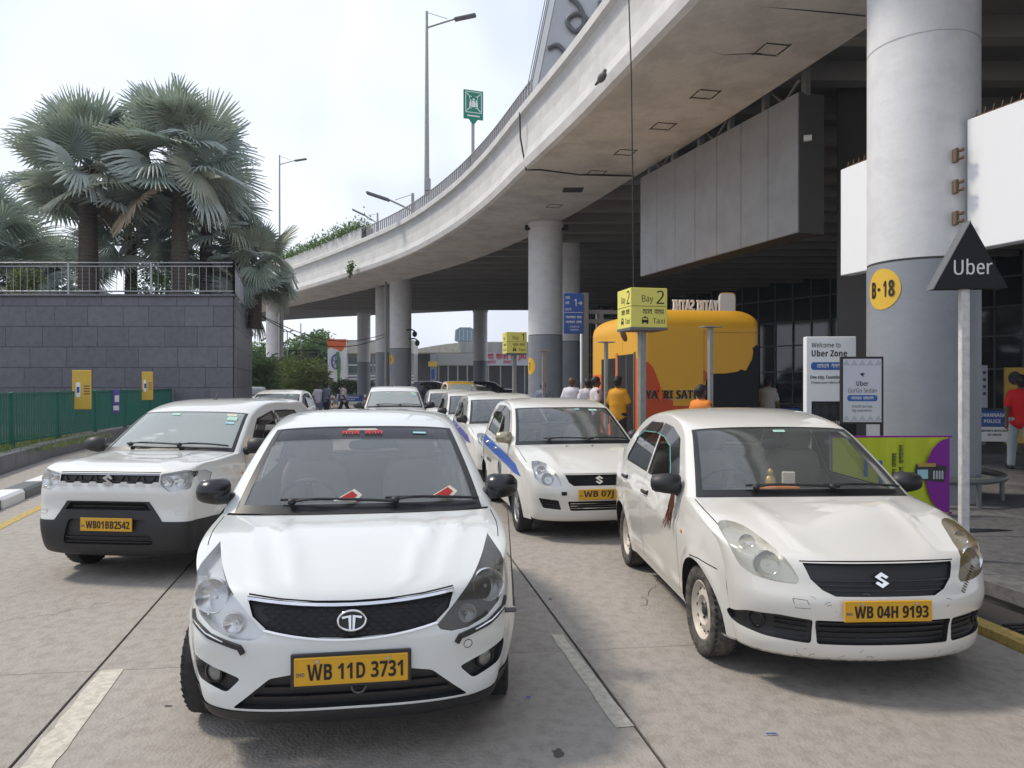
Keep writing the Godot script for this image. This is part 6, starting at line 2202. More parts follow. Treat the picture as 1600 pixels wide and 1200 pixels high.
func build_lamps() -> void:
	lamp_post("tall street lamp rising from the flyover parapet", at(667, 305, 38.5), 9.2, Vector3(1.5, .1, .2), 1.1)
	lamp_post("street lamp beyond the palms with its arm to the right", Vector3(at(437, 400, 62).x, 0, -62), 20.1, Vector3(1.3, .1, 0), 1.0)
	for e in [["street lamp leaning over the flyover with its pole below the parapet", 645, 325, 42.0, -1.4, 1.3], ["smaller street lamp at the end of the flyover railing", 590, 352, 50.0, -.9, .9]]:
		var p := at(e[1], e[2], e[3])
		lamp_post(e[0], p - Vector3(0, 2.2, 0), 3.0, Vector3(e[4], .35, 0), e[5])
	# assembly point sign
	var s := thing("assembly_sign", "green assembly point sign on a post above the flyover", "sign", at(739, 268, 32.0), .35)
	obj("post", MB.new().tube([Vector3(0, -.3, 0), Vector3(0, 2.2, 0)], .07, 8), M.galv, s)
	obj("panel", MB.new().box(Vector3(0, 2.75, .05), Vector3(.85, 1.2, .06), Basis.IDENTITY, .01), M.sign_green, s)
	obj("gusset", MB.new().prism(PackedVector2Array([Vector2(-.2, 2.16), Vector2(.2, 2.16), Vector2(.05, 1.95), Vector2(-.05, 1.95)]), .04, Transform3D(Basis.IDENTITY, Vector3(0, 0, .08))), M.sign_green, s)
	var fr := MB.new()
	for q in [[0, 3.27, .7, .03], [0, 2.42, .7, .03], [-.34, 2.85, .03, .82], [.34, 2.85, .03, .82]]:
		fr.box(Vector3(q[0], q[1], .086), Vector3(q[2], q[3], .01))
	obj("border", fr, M.white, s)
	for q in [[0, 2.8, 1.0], [-.13, 2.78, .8], [.13, 2.78, .8]]:
		var f: float = q[2]
		obj("figure", MB.new().blob(Vector3(q[0], q[1] + .16 * f, .09), Vector3(.05, .05, .012) * f, 1.0, Basis.IDENTITY, 6, 10).box(Vector3(q[0], q[1] - .03 * f, .09), Vector3(.13 * f, .26 * f, .012), Basis.IDENTITY, .005), M.white, s)
	for sx in [-1.0, 1.0]:
		for sy in [-1.0, 1.0]:
			obj("arrow", MB.new().box(Vector3(sx * .23, 2.84 + sy * .3, .09), Vector3(.2, .035, .01), Basis(Vector3.BACK, .75 * sx * sy)).box(Vector3(sx * .17, 2.84 + sy * .2, .09), Vector3(.03, .12, .01)).box(Vector3(sx * .14, 2.84 + sy * .24, .09), Vector3(.12, .03, .01)), M.white, s)
	obj("caption", MB.new().box(Vector3(0, 2.28, .086), Vector3(.55, .05, .01)), M.white, s)

# ---------------------------------------------------------------- kiosk, signs, stands
func kiosk() -> void:
	var W := 2.9
	var L := 4.2
	var H := 3.32
	var R := .5
	var k := thing("taxi_kiosk", "rounded yellow and orange taxi booth with a black rickshaw print", "kiosk", Vector3(2.96, .15, -17.5), deg_to_rad(9.8))
	# shell: walls with rounded upper edge, front at z = 0, x from 0 to W
	var shell := MB.new()
	var rows := [[0.0, 0.0]]
	for j in 13:
		var a := PI / 2 * j / 12
		rows.append([R * (1 - cos(a)), H - R + R * sin(a)])
	var ring := func(ins: float, y: float) -> Array:
		var rc := .16
		var out := []
		for q in [[W - rc, -rc, 0.0], [W - rc, -L + rc, -PI / 2], [rc, -L + rc, -PI], [rc, -rc, -PI * 1.5]]:
			for j in 5:
				var a: float = q[2] + PI / 2 - PI / 2 * j / 4.0
				var cx := Vector2(q[0], q[1])
				var o := Vector2(cos(a), sin(a))
				var p := cx + o * rc
				p.x = clampf(p.x, ins, W - ins)
				p.y = clampf(p.y, -L + ins, -ins)
				out.append([Vector3(p.x, y, p.y), o])
		return out
	for i in rows.size() - 1:
		var r0: Array = ring.call(rows[i][0], rows[i][1])
		var r1: Array = ring.call(rows[i + 1][0], rows[i + 1][1])
		for j in r0.size():
			var j2 := (j + 1) % r0.size()
			var nn := []
			for e in [[r0[j], i], [r0[j2], i], [r1[j2], i + 1], [r1[j], i + 1]]:
				var a: float = 0.0 if e[1] == 0 else PI / 2 * (e[1] - 1) / 12.0
				nn.append(Vector3(e[0][1].x * cos(a), sin(a), e[0][1].y * cos(a)).normalized())
			shell.tri(r0[j][0], r0[j2][0], r1[j2][0], nn[0], nn[1], nn[2])
			shell.tri(r0[j][0], r1[j2][0], r1[j][0], nn[0], nn[2], nn[3])
	shell.face(Vector3(R, H, -R), Vector3(W - R, H, -R), Vector3(W - R, H, -L + R), Vector3(R, H, -L + R), Vector3.UP)
	obj("shell", shell, M.kiosk_yellow, k)
	# printed fields on the front (z = 0): outlines in metres from the near corner
	var px := func(x: float, y: float) -> Vector2: return Vector2((x - 1003) / 182.0 * W, (698 - y) / 205.0 * (H - .0))
	var pf := func(called: String, pts: Array, m: Material, z: float) -> void:
		var pl := PackedVector2Array()
		for q in pts: pl.append(px.call(q[0], q[1]))
		obj(called, MB.new().prism(pl, .002, Transform3D(Basis.IDENTITY, Vector3(0, 0, z))), m, k)
	pf.call("orange_field", [[1005, 700], [1005, 570], [1012, 570], [1020, 578], [1026, 592], [1030, 602], [1029, 610], [1050, 625], [1100, 630], [1100, 700]], M.kiosk_red, .004)
	pf.call("black_rickshaw_print", [[1101, 700], [1098, 640], [1098, 612], [1100, 596], [1106, 588], [1114, 586], [1130, 586], [1150, 583], [1154, 580], [1162, 582], [1172, 565], [1174, 553], [1172, 550], [1178, 545], [1183, 546], [1183, 700]], M.black_matt, .005)
	pf.call("orange_corner", [[1096, 600], [1096, 580], [1106, 588], [1100, 596]], M.kiosk_red, .004)
	pf.call("yellow_strip", [[1050, 632], [1098, 632], [1098, 624], [1050, 624]], M.kiosk_yellow, .006)
	obj("seam", MB.new().box(Vector3(1.5, 1.42, .003), Vector3(.012, 2.8, .004)), M.kiosk_seam, k)
	obj("seam", MB.new().box(Vector3(2.2, H - R - .05, .003), Vector3(1.4, .01, .004)), M.kiosk_seam, k)
	letters("lettering", "YATRI SATHI", .2, 1.42, M.black, k, Transform3D(Basis.IDENTITY, Vector3(.78, 1.33, .01)), true, .06)
	letters("lettering_edge", "YATRI SATHI", .21, 1.44, M.chrome, k, Transform3D(Basis.IDENTITY, Vector3(.785, 1.328, .004)), true, .04)
	obj("arrow_mark", MB.new().prism(PackedVector2Array([Vector2(.36, 1.26), Vector2(.42, 1.16), Vector2(.47, 1.28), Vector2(.42, 1.52)]), .07, Transform3D(Basis.IDENTITY, Vector3(0, 0, .075))), M.kiosk_orange, k)
	# side towards the road (x = 0): orange band, openings
	var side := Transform3D(Basis(Vector3(0, 0, 1), Vector3.UP, Vector3(-1, 0, 0)), Vector3(0, 0, 0))   # local x runs towards the viewer
	var q2 := func(called: String, z0: float, z1: float, y0: float, y1: float, m: Material, lift: float) -> void:
		obj(called, MB.new().box(Vector3(-lift / 2, (y0 + y1) / 2, -(z0 + z1) / 2), Vector3(lift, y1 - y0, z1 - z0)), m, k)
	q2.call("orange_band", .12, L - .2, 0.0, 1.82, M.kiosk_orange, .006)
	obj("orange_wave", MB.new().prism(PackedVector2Array([Vector2(-1.0, 1.75), Vector2(-.15, 1.75), Vector2(-.2, 2.0), Vector2(-.35, 2.18), Vector2(-.6, 2.1), Vector2(-.8, 2.2), Vector2(-1.0, 1.95)]), .002, side * Transform3D(Basis.IDENTITY, Vector3(0, 0, .005))), M.kiosk_orange, k)
	q2.call("doorway", .5, 1.75, .1, 2.28, M.hole, .012)
	q2.call("service_window", 2.0, 3.2, .95, 2.22, M.hole, .012)
	q2.call("door_frame", .44, .5, .1, 2.32, M.grey_steel, .03)
	q2.call("door_frame", 1.06, 1.10, .1, 2.28, M.grey_steel, .02)
	q2.call("orange_mullion", 1.8, 1.92, .1, 2.34, M.kiosk_orange, .02)
	q2.call("counter", 1.95, 3.3, .9, .95, M.galv, .25)
	var ln := MB.new().tube([Vector3(-.05, 2.85, -.35), Vector3(-.3, 2.85, -.35)], .02, 6).blob(Vector3(-.32, 2.7, -.35), Vector3(.07, .16, .07), .9, Basis(Vector3.BACK, .4), 6, 10)
	obj("wall_lamp", ln, M.wood_brown, k)
	obj("plinth", MB.new().box(Vector3(W / 2, .07, -L / 2), Vector3(W + .06, .14, L + .06), Basis.IDENTITY, .01), M.grey_steel, k)
	for z in [.5, 1.75]:
		q2.call("door_frame", z - .02, z + .02, .1, 2.3, M.galv, .03)
	q2.call("door_handle", 1.0, 1.03, 1.0, 1.25, M.chrome, .05)
	for z in [1.4, 2.8]:
		q2.call("wall_seam", z - .004, z + .004, 2.36, 2.8, M.kiosk_seam, .004)
	# roof sign facing away
	var sb := thing("roof_sign", "white letters seen from behind with a rounded badge on the kiosk roof", "sign", Vector3(2.96, .15 + H, -17.5) + Basis(Vector3.UP, deg_to_rad(9.8)) * Vector3(1.95, 0, -1.3), deg_to_rad(9.8))
	letters("letters", "YATRI SATHI", .27, 1.2, M.white, sb, Transform3D(Basis(Vector3.UP, PI), Vector3(-.1, .2, 0)), true, .06)
	obj("badge", MB.new().prism(PackedVector2Array(fillet([Vector2(.55, 0), Vector2(.95, 0), Vector2(.95, .52), Vector2(.55, .52)], .12, 5)), .1, Transform3D.IDENTITY), M.white, sb)
	obj("badge_edge", MB.new().prism(PackedVector2Array(fillet([Vector2(.58, -.02), Vector2(1.0, -.02), Vector2(1.0, .55), Vector2(.58, .55)], .12, 5)), .08, Transform3D(Basis.IDENTITY, Vector3(0, 0, -.06))), M.kiosk_yellow, sb)
	obj("rail", MB.new().box(Vector3(-.3, .03, -.02), Vector3(1.7, .05, .05)), M.grey_steel, sb)

func bay_sign(label: String, foot: Vector3, number: String, bottom: float) -> void:
	var t := thing("bay_sign", label, "sign", foot, deg_to_rad(12), "yellow taxi bay signs")
	obj("post", MB.new().box(Vector3(0, bottom / 2, 0), Vector3(.13, bottom, .13), Basis.IDENTITY, .012), M.galv, t)
	var s := .72
	var h := .74
	obj("box", MB.new().box(Vector3(0, bottom + h / 2, 0), Vector3(s, h, s), Basis.IDENTITY, .008), M.sign_yellow, t)
	obj("foot_rim", MB.new().box(Vector3(0, bottom - .015, 0), Vector3(s + .01, .05, s + .01)), M.grey_steel, t)
	for f in 2:
		var b := Basis(Vector3.UP, 0.0 if f == 0 else -PI / 2)
		var o := func(x: float, y: float) -> Transform3D: return Transform3D(b, b * Vector3(x, 0, s / 2 + .001) + Vector3(0, bottom + y, 0))
		letters("bay_word", "Bay", .12, .22, M.ink, t, o.call(-.03, .52), false, .003)
		letters("bay_number", number, .25, .15 if number != "1" else .08, M.ink, t, o.call(.22, .57), false, .003)
		obj("divider", MB.new().box(o.call(0, .40) * Vector3(0, 0, .001), Vector3(s - .02, .008, .003), b), M.ink, t)
		indic("taxi_word", .42, .10, M.ink, t, o.call(.08, .3), 3 + f, [3, 3])
		letters("taxi_word_latin", "Taxi", .10, .24, M.ink, t, o.call(.19, .13), false, .003)
		var ic: Transform3D = o.call(-.08, .13)
		obj("taxi_pictogram", MB.new().box(ic * Vector3(0, -.01, .001), Vector3(.13, .05, .003), b).box(ic * Vector3(0, .052, .001), Vector3(.1, .012, .003), b).box(ic * Vector3(-.05, .03, .001), Vector3(.016, .05, .003), b).box(ic * Vector3(.05, .03, .001), Vector3(.016, .05, .003), b).box(ic * Vector3(0, .07, .001), Vector3(.04, .022, .003), b).box(ic * Vector3(-.045, -.045, .001), Vector3(.026, .03, .003), b).box(ic * Vector3(.045, -.045, .001), Vector3(.026, .03, .003), b), M.ink, t)

func steel_post(label: String, foot: Vector3, high: float, group: String, w := .075) -> void:
	var t := thing("steel_post", label, "post", foot, 0, group)
	obj("shaft", MB.new().box(Vector3(0, high / 2, 0), Vector3(w, high, w), Basis(Vector3.UP, .3), .008), M.galv, t)
	obj("cap", MB.new().box(Vector3(0, high + .01, 0), Vector3(w * 4.5, .02, w * 2.6), Basis(Vector3.UP, .3)), M.galv, t)

func build_stands() -> void:
	bay_sign("yellow Bay 2 taxi sign box on a steel post by the kiosk", at(1003, 600, 14.6) * Vector3(1, 0, 1) + Vector3(0, .15, 0), "2", 2.62)
	bay_sign("yellow Bay 1 taxi sign box before the tall grey column", at(804, 600, 27.0) * Vector3(1, 0, 1) + Vector3(0, .15, 0), "1", 2.62)
	steel_post("bare steel post with a flat cap beside the rickshaw print", at(1110, 600, 13.2) * Vector3(1, 0, 1) + Vector3(0, .15, 0), 2.55, "bare steel posts")
	steel_post("bare steel post before the kiosk doorway", at(947, 600, 16.3) * Vector3(1, 0, 1) + Vector3(0, .15, 0), 2.45, "bare steel posts")
	steel_post("bare steel post before the Bay 1 column", at(849, 600, 22.0) * Vector3(1, 0, 1) + Vector3(0, .15, 0), 2.5, "bare steel posts")
	# gantry with the blue gate sign
	var g := thing("gantry", "grey steel gantry frame left of the kiosk", "gantry", Vector3(2.28, .15, -24.0), .1)
	for x in [0.0, .55]:
		obj("post", MB.new().box(Vector3(x, 2.2 if x == 0 else 1.9, -x), Vector3(.2 if x == 0 else .16, 4.4 if x == 0 else 3.8, .2), Basis.IDENTITY, .01), M.clad_grey, g)
	for y in [3.55, 3.85]:
		obj("beam", MB.new().box(Vector3(1.6, y, -.4), Vector3(3.2, .13, .13)), M.clad_grey, g)
	obj("strut", MB.new().box(Vector3(.6, 3.7, -.4), Vector3(.14, .2, .1)), M.clad_grey, g)
	var b := thing("gate_sign", "blue Gate 1 sign with a white arrow beside the column", "sign", at(897, 490, 23.9) + Vector3(-.02, 0, .05), .1)
	obj("panel", MB.new().box(Vector3(0, 0, 0), Vector3(.62, 1.26, .05), Basis.IDENTITY, .02), M.sign_blue, b)
	obj("rule", MB.new().box(Vector3(0, .03, .028), Vector3(.6, .012, .004)), M.white, b)
	letters("number", "1", .22, .07, M.white, b, Transform3D(Basis.IDENTITY, Vector3(.05, .34, .026)), false, .004)
	obj("arrow", MB.new().box(Vector3(.2, .32, .028), Vector3(.13, .022, .004)).box(Vector3(.235, .345, .028), Vector3(.08, .022, .004), Basis(Vector3.BACK, -.8)).box(Vector3(.235, .295, .028), Vector3(.08, .022, .004), Basis(Vector3.BACK, .8)), M.white, b)
	letters("gate_word", "GATE", .07, .2, M.white, b, Transform3D(Basis.IDENTITY, Vector3(-.17, .13, .026)), false, .004)
	indic("gate_word_bengali", .14, .09, M.white, b, Transform3D(Basis.IDENTITY, Vector3(-.19, .48, .026)), 51, [2])
	indic("gate_word_hindi", .12, .09, M.white, b, Transform3D(Basis.IDENTITY, Vector3(-.2, .32, .026)), 52, [2])
	indic("arrivals_bengali", .5, .08, M.white, b, Transform3D(Basis.IDENTITY, Vector3(0, -.12, .026)), 53, [6, 3])
	indic("arrivals_hindi", .5, .08, M.white, b, Transform3D(Basis.IDENTITY, Vector3(0, -.27, .026)), 54, [5, 3])
	letters("arrivals_word", "DOMESTIC", .05, .3, M.white, b, Transform3D(Basis.IDENTITY, Vector3(.03, -.41, .026)), false, .004)
	letters("arrivals_word", "ARRIVALS", .05, .28, M.white, b, Transform3D(Basis.IDENTITY, Vector3(.03, -.51, .026)), false, .004)
	# black triangle on a white pole
	var u := thing("ride_pole_sign", "black triangular sign with white lettering on a chipped white pole", "sign", Vector3(4.06, .15, -6.9), -.12)
	obj("pole", MB.new().box(Vector3(0, 1.22, 0), Vector3(.072, 2.44, .072), Basis.IDENTITY, .006), M.white_pole, u)
	var tri := PackedVector2Array([Vector2(-.31, 2.44), Vector2(.31, 2.44), Vector2(0, 3.03)])
	obj("triangle", MB.new().prism(tri, .16, Transform3D(Basis.IDENTITY, Vector3(.02, 0, .08))), M.black_matt, u)
	obj("side_trim", MB.new().prism(PackedVector2Array([Vector2(-.318, 2.435), Vector2(-.31, 2.435), Vector2(0, 3.025), Vector2(0, 3.042)]), .17, Transform3D(Basis.IDENTITY, Vector3(.02, 0, .085))), M.grey_steel, u)
	letters("lettering", "Uber", .13, .32, M.white, u, Transform3D(Basis.IDENTITY, Vector3(.04, 2.63, .082)), false, .006)
	# welcome totem
	var w := thing("welcome_totem", "white and black totem panel with a welcome message", "sign", Vector3(4.98, .15, -12.0), -.06)
	obj("body", MB.new().box(Vector3(0, 1.16, -.06), Vector3(.76, 2.32, .16), Basis.IDENTITY, .008), M.white_panel, w)
	obj("black_field", MB.new().box(Vector3(.04, .75, .023), Vector3(.68, 1.12, .008)), M.black, w)
	letters("line", "Welcome to", .075, .44, M.ink, w, Transform3D(Basis.IDENTITY, Vector3(-.08, 2.19, .024)), false, .003)
	letters("line", "Uber Zone", .095, .54, M.ink, w, Transform3D(Basis.IDENTITY, Vector3(-.03, 2.06, .024)), true, .003)
	obj("blue_pill", MB.new().prism(PackedVector2Array(fillet([Vector2(-.31, 1.80), Vector2(.31, 1.80), Vector2(.31, 1.92), Vector2(-.31, 1.92)], .06, 5)), .004, Transform3D(Basis.IDENTITY, Vector3(0, 0, .026))), M.sign_blue2, w)
	indic("pill_print", .4, .07, M.white, w, Transform3D(Basis.IDENTITY, Vector3(-.02, 1.86, .03)), 61, [4, 4])
	letters("line", "One city. Countless rides.", .05, .64, M.ink, w, Transform3D(Basis.IDENTITY, Vector3(0, 1.68, .024)), true, .003)
	letters("line", "Choose your ride to the city", .038, .56, M.ink, w, Transform3D(Basis.IDENTITY, Vector3(-.03, 1.6, .024)), false, .003)
	for j in 5:
		obj("diamond", MB.new().prism(PackedVector2Array([Vector2(-.06, 0), Vector2(0, -.12), Vector2(.06, 0), Vector2(0, .12)]), .002, Transform3D(Basis.IDENTITY, Vector3(-.22 + j * .13, 1.17, .03))), M.black_soft, w)
	letters("line", "A Whole New Experience", .05, .56, M.white, w, Transform3D(Basis.IDENTITY, Vector3(.03, .98, .03)), false, .003)
	letters("line", "Uber", .06, .18, M.white, w, Transform3D(Basis.IDENTITY, Vector3(.0, .68, .03)), false, .003)
	# framed stand
	var v := thing("ride_stand", "black framed stand sign with a blue pill mark before the totem", "sign", Vector3(4.55, .15, -10.0), -.08)
	obj("frame", MB.new().box(Vector3(0, 1.5, 0), Vector3(.54, .88, .05), Basis.IDENTITY, .006), M.black, v)
	obj("sheet", MB.new().box(Vector3(0, 1.5, .027), Vector3(.48, .82, .006)), M.sheet, v)
	obj("post", MB.new().box(Vector3(.255, .54, 0), Vector3(.03, 1.08, .04)), M.black, v)
	obj("foot_tray", MB.new().box(Vector3(.1, .02, 0), Vector3(.5, .03, .35)), M.black, v)
	for j in 5:
		for y in [1.86, 1.14]:
			obj("zigzag", MB.new().prism(PackedVector2Array([Vector2(-.05, -.035), Vector2(.05, -.035), Vector2(0, .04)]), .002, Transform3D(Basis.IDENTITY, Vector3(-.2 + j * .1, y, .032))), M.sheet_grey, v)
	obj("bird_mark", MB.new().prism(PackedVector2Array([Vector2(-.035, .01), Vector2(0, .03), Vector2(.035, .015), Vector2(.01, .0), Vector2(.02, -.025), Vector2(-.01, -.005)]), .003, Transform3D(Basis.IDENTITY, Vector3(0, 1.70, .033))), M.ink, v)
	letters("line", "Uber", .06, .15, M.ink, v, Transform3D(Basis.IDENTITY, Vector3(0, 1.59, .03)), true, .003)
	letters("line", "Go/Go Sedan", .055, .36, M.ink, v, Transform3D(Basis.IDENTITY, Vector3(0, 1.5, .03)), false, .003)
	obj("blue_pill", MB.new().prism(PackedVector2Array(fillet([Vector2(-.19, 1.36), Vector2(.19, 1.36), Vector2(.19, 1.44), Vector2(-.19, 1.44)], .04, 5)), .003, Transform3D(Basis.IDENTITY, Vector3(0, 0, .032))), M.sign_blue2, v)
	indic("pill_print", .28, .04, M.white, v, Transform3D(Basis.IDENTITY, Vector3(0, 1.4, .034)), 63, [5, 5])
	letters("line", "Smooth Journeys,", .035, .26, M.ink, v, Transform3D(Basis.IDENTITY, Vector3(0, 1.29, .03)), false, .003)
	letters("line", "Big convenience.", .035, .25, M.ink, v, Transform3D(Basis.IDENTITY, Vector3(0, 1.235, .03)), false, .003)
	# lime banner
	var bn := thing("lime_banner", "lime green and purple banner printed with a card machine", "banner", Vector3(3.84, .17, -9.2), .06)
	var sheet := MB.new()
	var q := PackedVector2Array()
	var nx := 24
	var wav := func(x: float, y: float) -> float: return .012 * sin(x * 9.0) + .008 * sin(x * 23.0 + y * 4.0)
	for i in nx:
		for j in 4:
			var x0 := 1.44 * i / nx
			var x1 := 1.44 * (i + 1) / nx
			var ya := .92 * j / 4
			var yb := .92 * (j + 1) / 4
			sheet.face(Vector3(x0, ya, wav.call(x0, ya)), Vector3(x1, ya, wav.call(x1, ya)), Vector3(x1, yb, wav.call(x1, yb)), Vector3(x0, yb, wav.call(x0, yb)), Vector3.BACK)
	obj("sheet", sheet, M.banner_green, bn)
	var pu := [Vector2(1.44, .01)]
	for i in 13:
		var a := PI / 2 + PI * i / 12.0
		pu.append(Vector2(1.44 + cos(a) * .3 + .0, .46 - sin(a) * .45))
	pu.append(Vector2(1.44, .91))
	obj("purple_field", MB.new().prism(PackedVector2Array(pu), .002, Transform3D(Basis.IDENTITY, Vector3(0, 0, .024))), M.banner_purple, bn)
	obj("machine_print", MB.new().prism(PackedVector2Array([Vector2(.98, .42), Vector2(1.37, .38), Vector2(1.4, .58), Vector2(1.02, .6)]), .002, Transform3D(Basis.IDENTITY, Vector3(0, 0, .03))), M.black_soft, bn)
	obj("screen_print", MB.new().box(Vector3(1.1, .48, .032), Vector3(.13, .11, .002)), M.sticker_blue, bn)
	for j in 4:
		obj("key_print", MB.new().box(Vector3(1.24 + j * .035, .47, .032), Vector3(.022, .1, .002)), M.sheet_grey, bn)
	obj("slip_print", MB.new().box(Vector3(1.15, .59, .032), Vector3(.22, .04, .002)), M.gold, bn)
	for j in 2:
		indic("banner_print", .75 - .2 * j, .06, M.ink, bn, Transform3D(Basis(Vector3.BACK, PI / 2), Vector3(.84 - j * .09, .46, .026)), 71 + j, [6, 4, 5])
		obj("pill_print", MB.new().prism(PackedVector2Array(fillet([Vector2(-.15, -.022), Vector2(.15, -.022), Vector2(.15, .022), Vector2(-.15, .022)], .02, 4)), .002, Transform3D(Basis(Vector3.BACK, PI / 2), Vector3(.4 + j * .18, .6 - j * .1, .026))), M.sign_blue2, bn)
	for x in [0.0, 1.45]:
		obj("stand_leg", MB.new().box(Vector3(x, .44, -.03), Vector3(.03, .98, .03)), M.banner_purple if x > 1 else M.grey_steel, bn)
	for y in [.0, .93]:
		obj("stand_bar", MB.new().tube([Vector3(-.02, y, -.03), Vector3(1.5, y, -.03)], .012, 6), M.banner_purple, bn)

func barrier(label: String, foot: Vector3, turn: float, wide: float, sub: String) -> void:
	var t := thing("police_barrier", label, "barrier", foot, turn, "police barriers")
	obj("upper_panel", MB.new().box(Vector3(0, .78, 0), Vector3(wide, .36, .03), Basis.IDENTITY, .01), M.sign_blue, t)
	obj("lower_panel", MB.new().box(Vector3(0, .42, 0), Vector3(wide, .34, .03), Basis.IDENTITY, .01), M.white if sub else M.sign_blue, t)
	obj("frame", MB.new().tube([Vector3(-wide / 2 - .03, .05, 0), Vector3(-wide / 2 - .03, 1.0, 0), Vector3(wide / 2 + .03, 1.0, 0), Vector3(wide / 2 + .03, .05, 0)], .025, 6), M.grey_steel, t)
	for s in [-1.0, 1.0]:
		obj("foot", MB.new().tube([Vector3(s * wide / 2, .03, -.25), Vector3(s * wide / 2, .03, .25)], .025, 6), M.grey_steel, t)
	letters("lettering", "BIDHANNAGAR", .08, wide * .7, M.white, t, Transform3D(Basis.IDENTITY, Vector3(0, .86, .018)), true, .004)
	letters("lettering", "POLICE", .08, wide * .36, M.white, t, Transform3D(Basis.IDENTITY, Vector3(0, .72, .018)), true, .004)
	if sub:
		letters("lettering", "AIRPORTS AUTHORITY", .05, wide * .66, M.ink, t, Transform3D(Basis.IDENTITY, Vector3(.05, .5, .018)), true, .004)
		letters("lettering", "OF INDIA", .05, wide * .3, M.ink, t, Transform3D(Basis.IDENTITY, Vector3(.05, .41, .018)), true, .004)
		obj("crest", MB.new().prism(PackedVector2Array([Vector2(-.05, 0), Vector2(.05, 0), Vector2(0, .1)]), .003, Transform3D(Basis.IDENTITY, Vector3(-wide * .4, .37, .02))), M.ink, t)

func striped_post(label: String, foot: Vector3) -> void:
	var t := thing("striped_bollard", label, "bollard", foot, 0, "red and white bollards")
	for k in 6:
		obj("band", MB.new().lathe([Vector2(.055, k * .17), Vector2(.055, k * .17 + .169)], 10), M.red if k % 2 == 0 else M.white, t)
	obj("foot_plate", MB.new().lathe([Vector2(.16, 0), Vector2(.15, .04), Vector2(.05, .05)], 12), M.black, t)

func build_barriers() -> void:
	barrier("white and blue police barrier facing the man in red", Vector3(11.0, .15, -17.6), -.1, 1.0, "x")
	barrier("blue police barrier between the totem and the kiosk", Vector3(6.9, .15, -19.5), 0, .8, "")
	striped_post("red and white bollard left of the blue police barrier", Vector3(6.15, .15, -19.3))
	striped_post("red and white bollard right of the blue police barrier", Vector3(7.5, .15, -19.5))
	for k in 3:
		barrier("dark blue police barrier across the far end of the lane", Vector3(-11.9 + k * 1.95, 0, -47 - k * .3), 0, 1.5, "x" if k else "")
	for k in 4:
		striped_post("red and white bollard at the far end of the lane", Vector3(-13.0 + k * 1.97, 0, -46.8 - k * .3))
	var st := thing("standing_notice", "grey and white standing notice inside the forecourt", "sign", Vector3(12.0, .15, -19.8))
	obj("board", MB.new().box(Vector3(0, 1.5, 0), Vector3(.5, 1.1, .06), Basis.IDENTITY, .01), M.sheet_grey, st)
	obj("lower_board", MB.new().box(Vector3(0, .75, 0), Vector3(.5, .38, .06)), M.sign_blue, st)
	for k in 4:
		obj("text_line", MB.new().box(Vector3(-.08, 1.86 - k * .18, .034), Vector3(.22, .04, .004)), M.black_soft, st)
		obj("symbol", MB.new().box(Vector3(.16, 1.86 - k * .18, .034), Vector3(.07, .08, .004)), M.black_soft, st)
	obj("leg", MB.new().box(Vector3(0, .28, 0), Vector3(.4, .56, .05)), M.grey_steel, st)
	var yb := thing("yellow_stand", "yellow standing board with a black disc behind the man in red", "sign", Vector3(13.2, .15, -20.2))
	obj("board", MB.new().box(Vector3(0, 1.0, 0), Vector3(.5, 2.0, .08), Basis.IDENTITY, .01), M.sign_amber, yb)
	obj("disc", MB.new().lathe([Vector2(.18, 0), Vector2(0, .001)], 20, Transform3D(Basis(Vector3.RIGHT, PI / 2), Vector3(0, 1.72, .045))), M.black_soft, yb)

# ---------------------------------------------------------------- far background
var far_d := 78.0

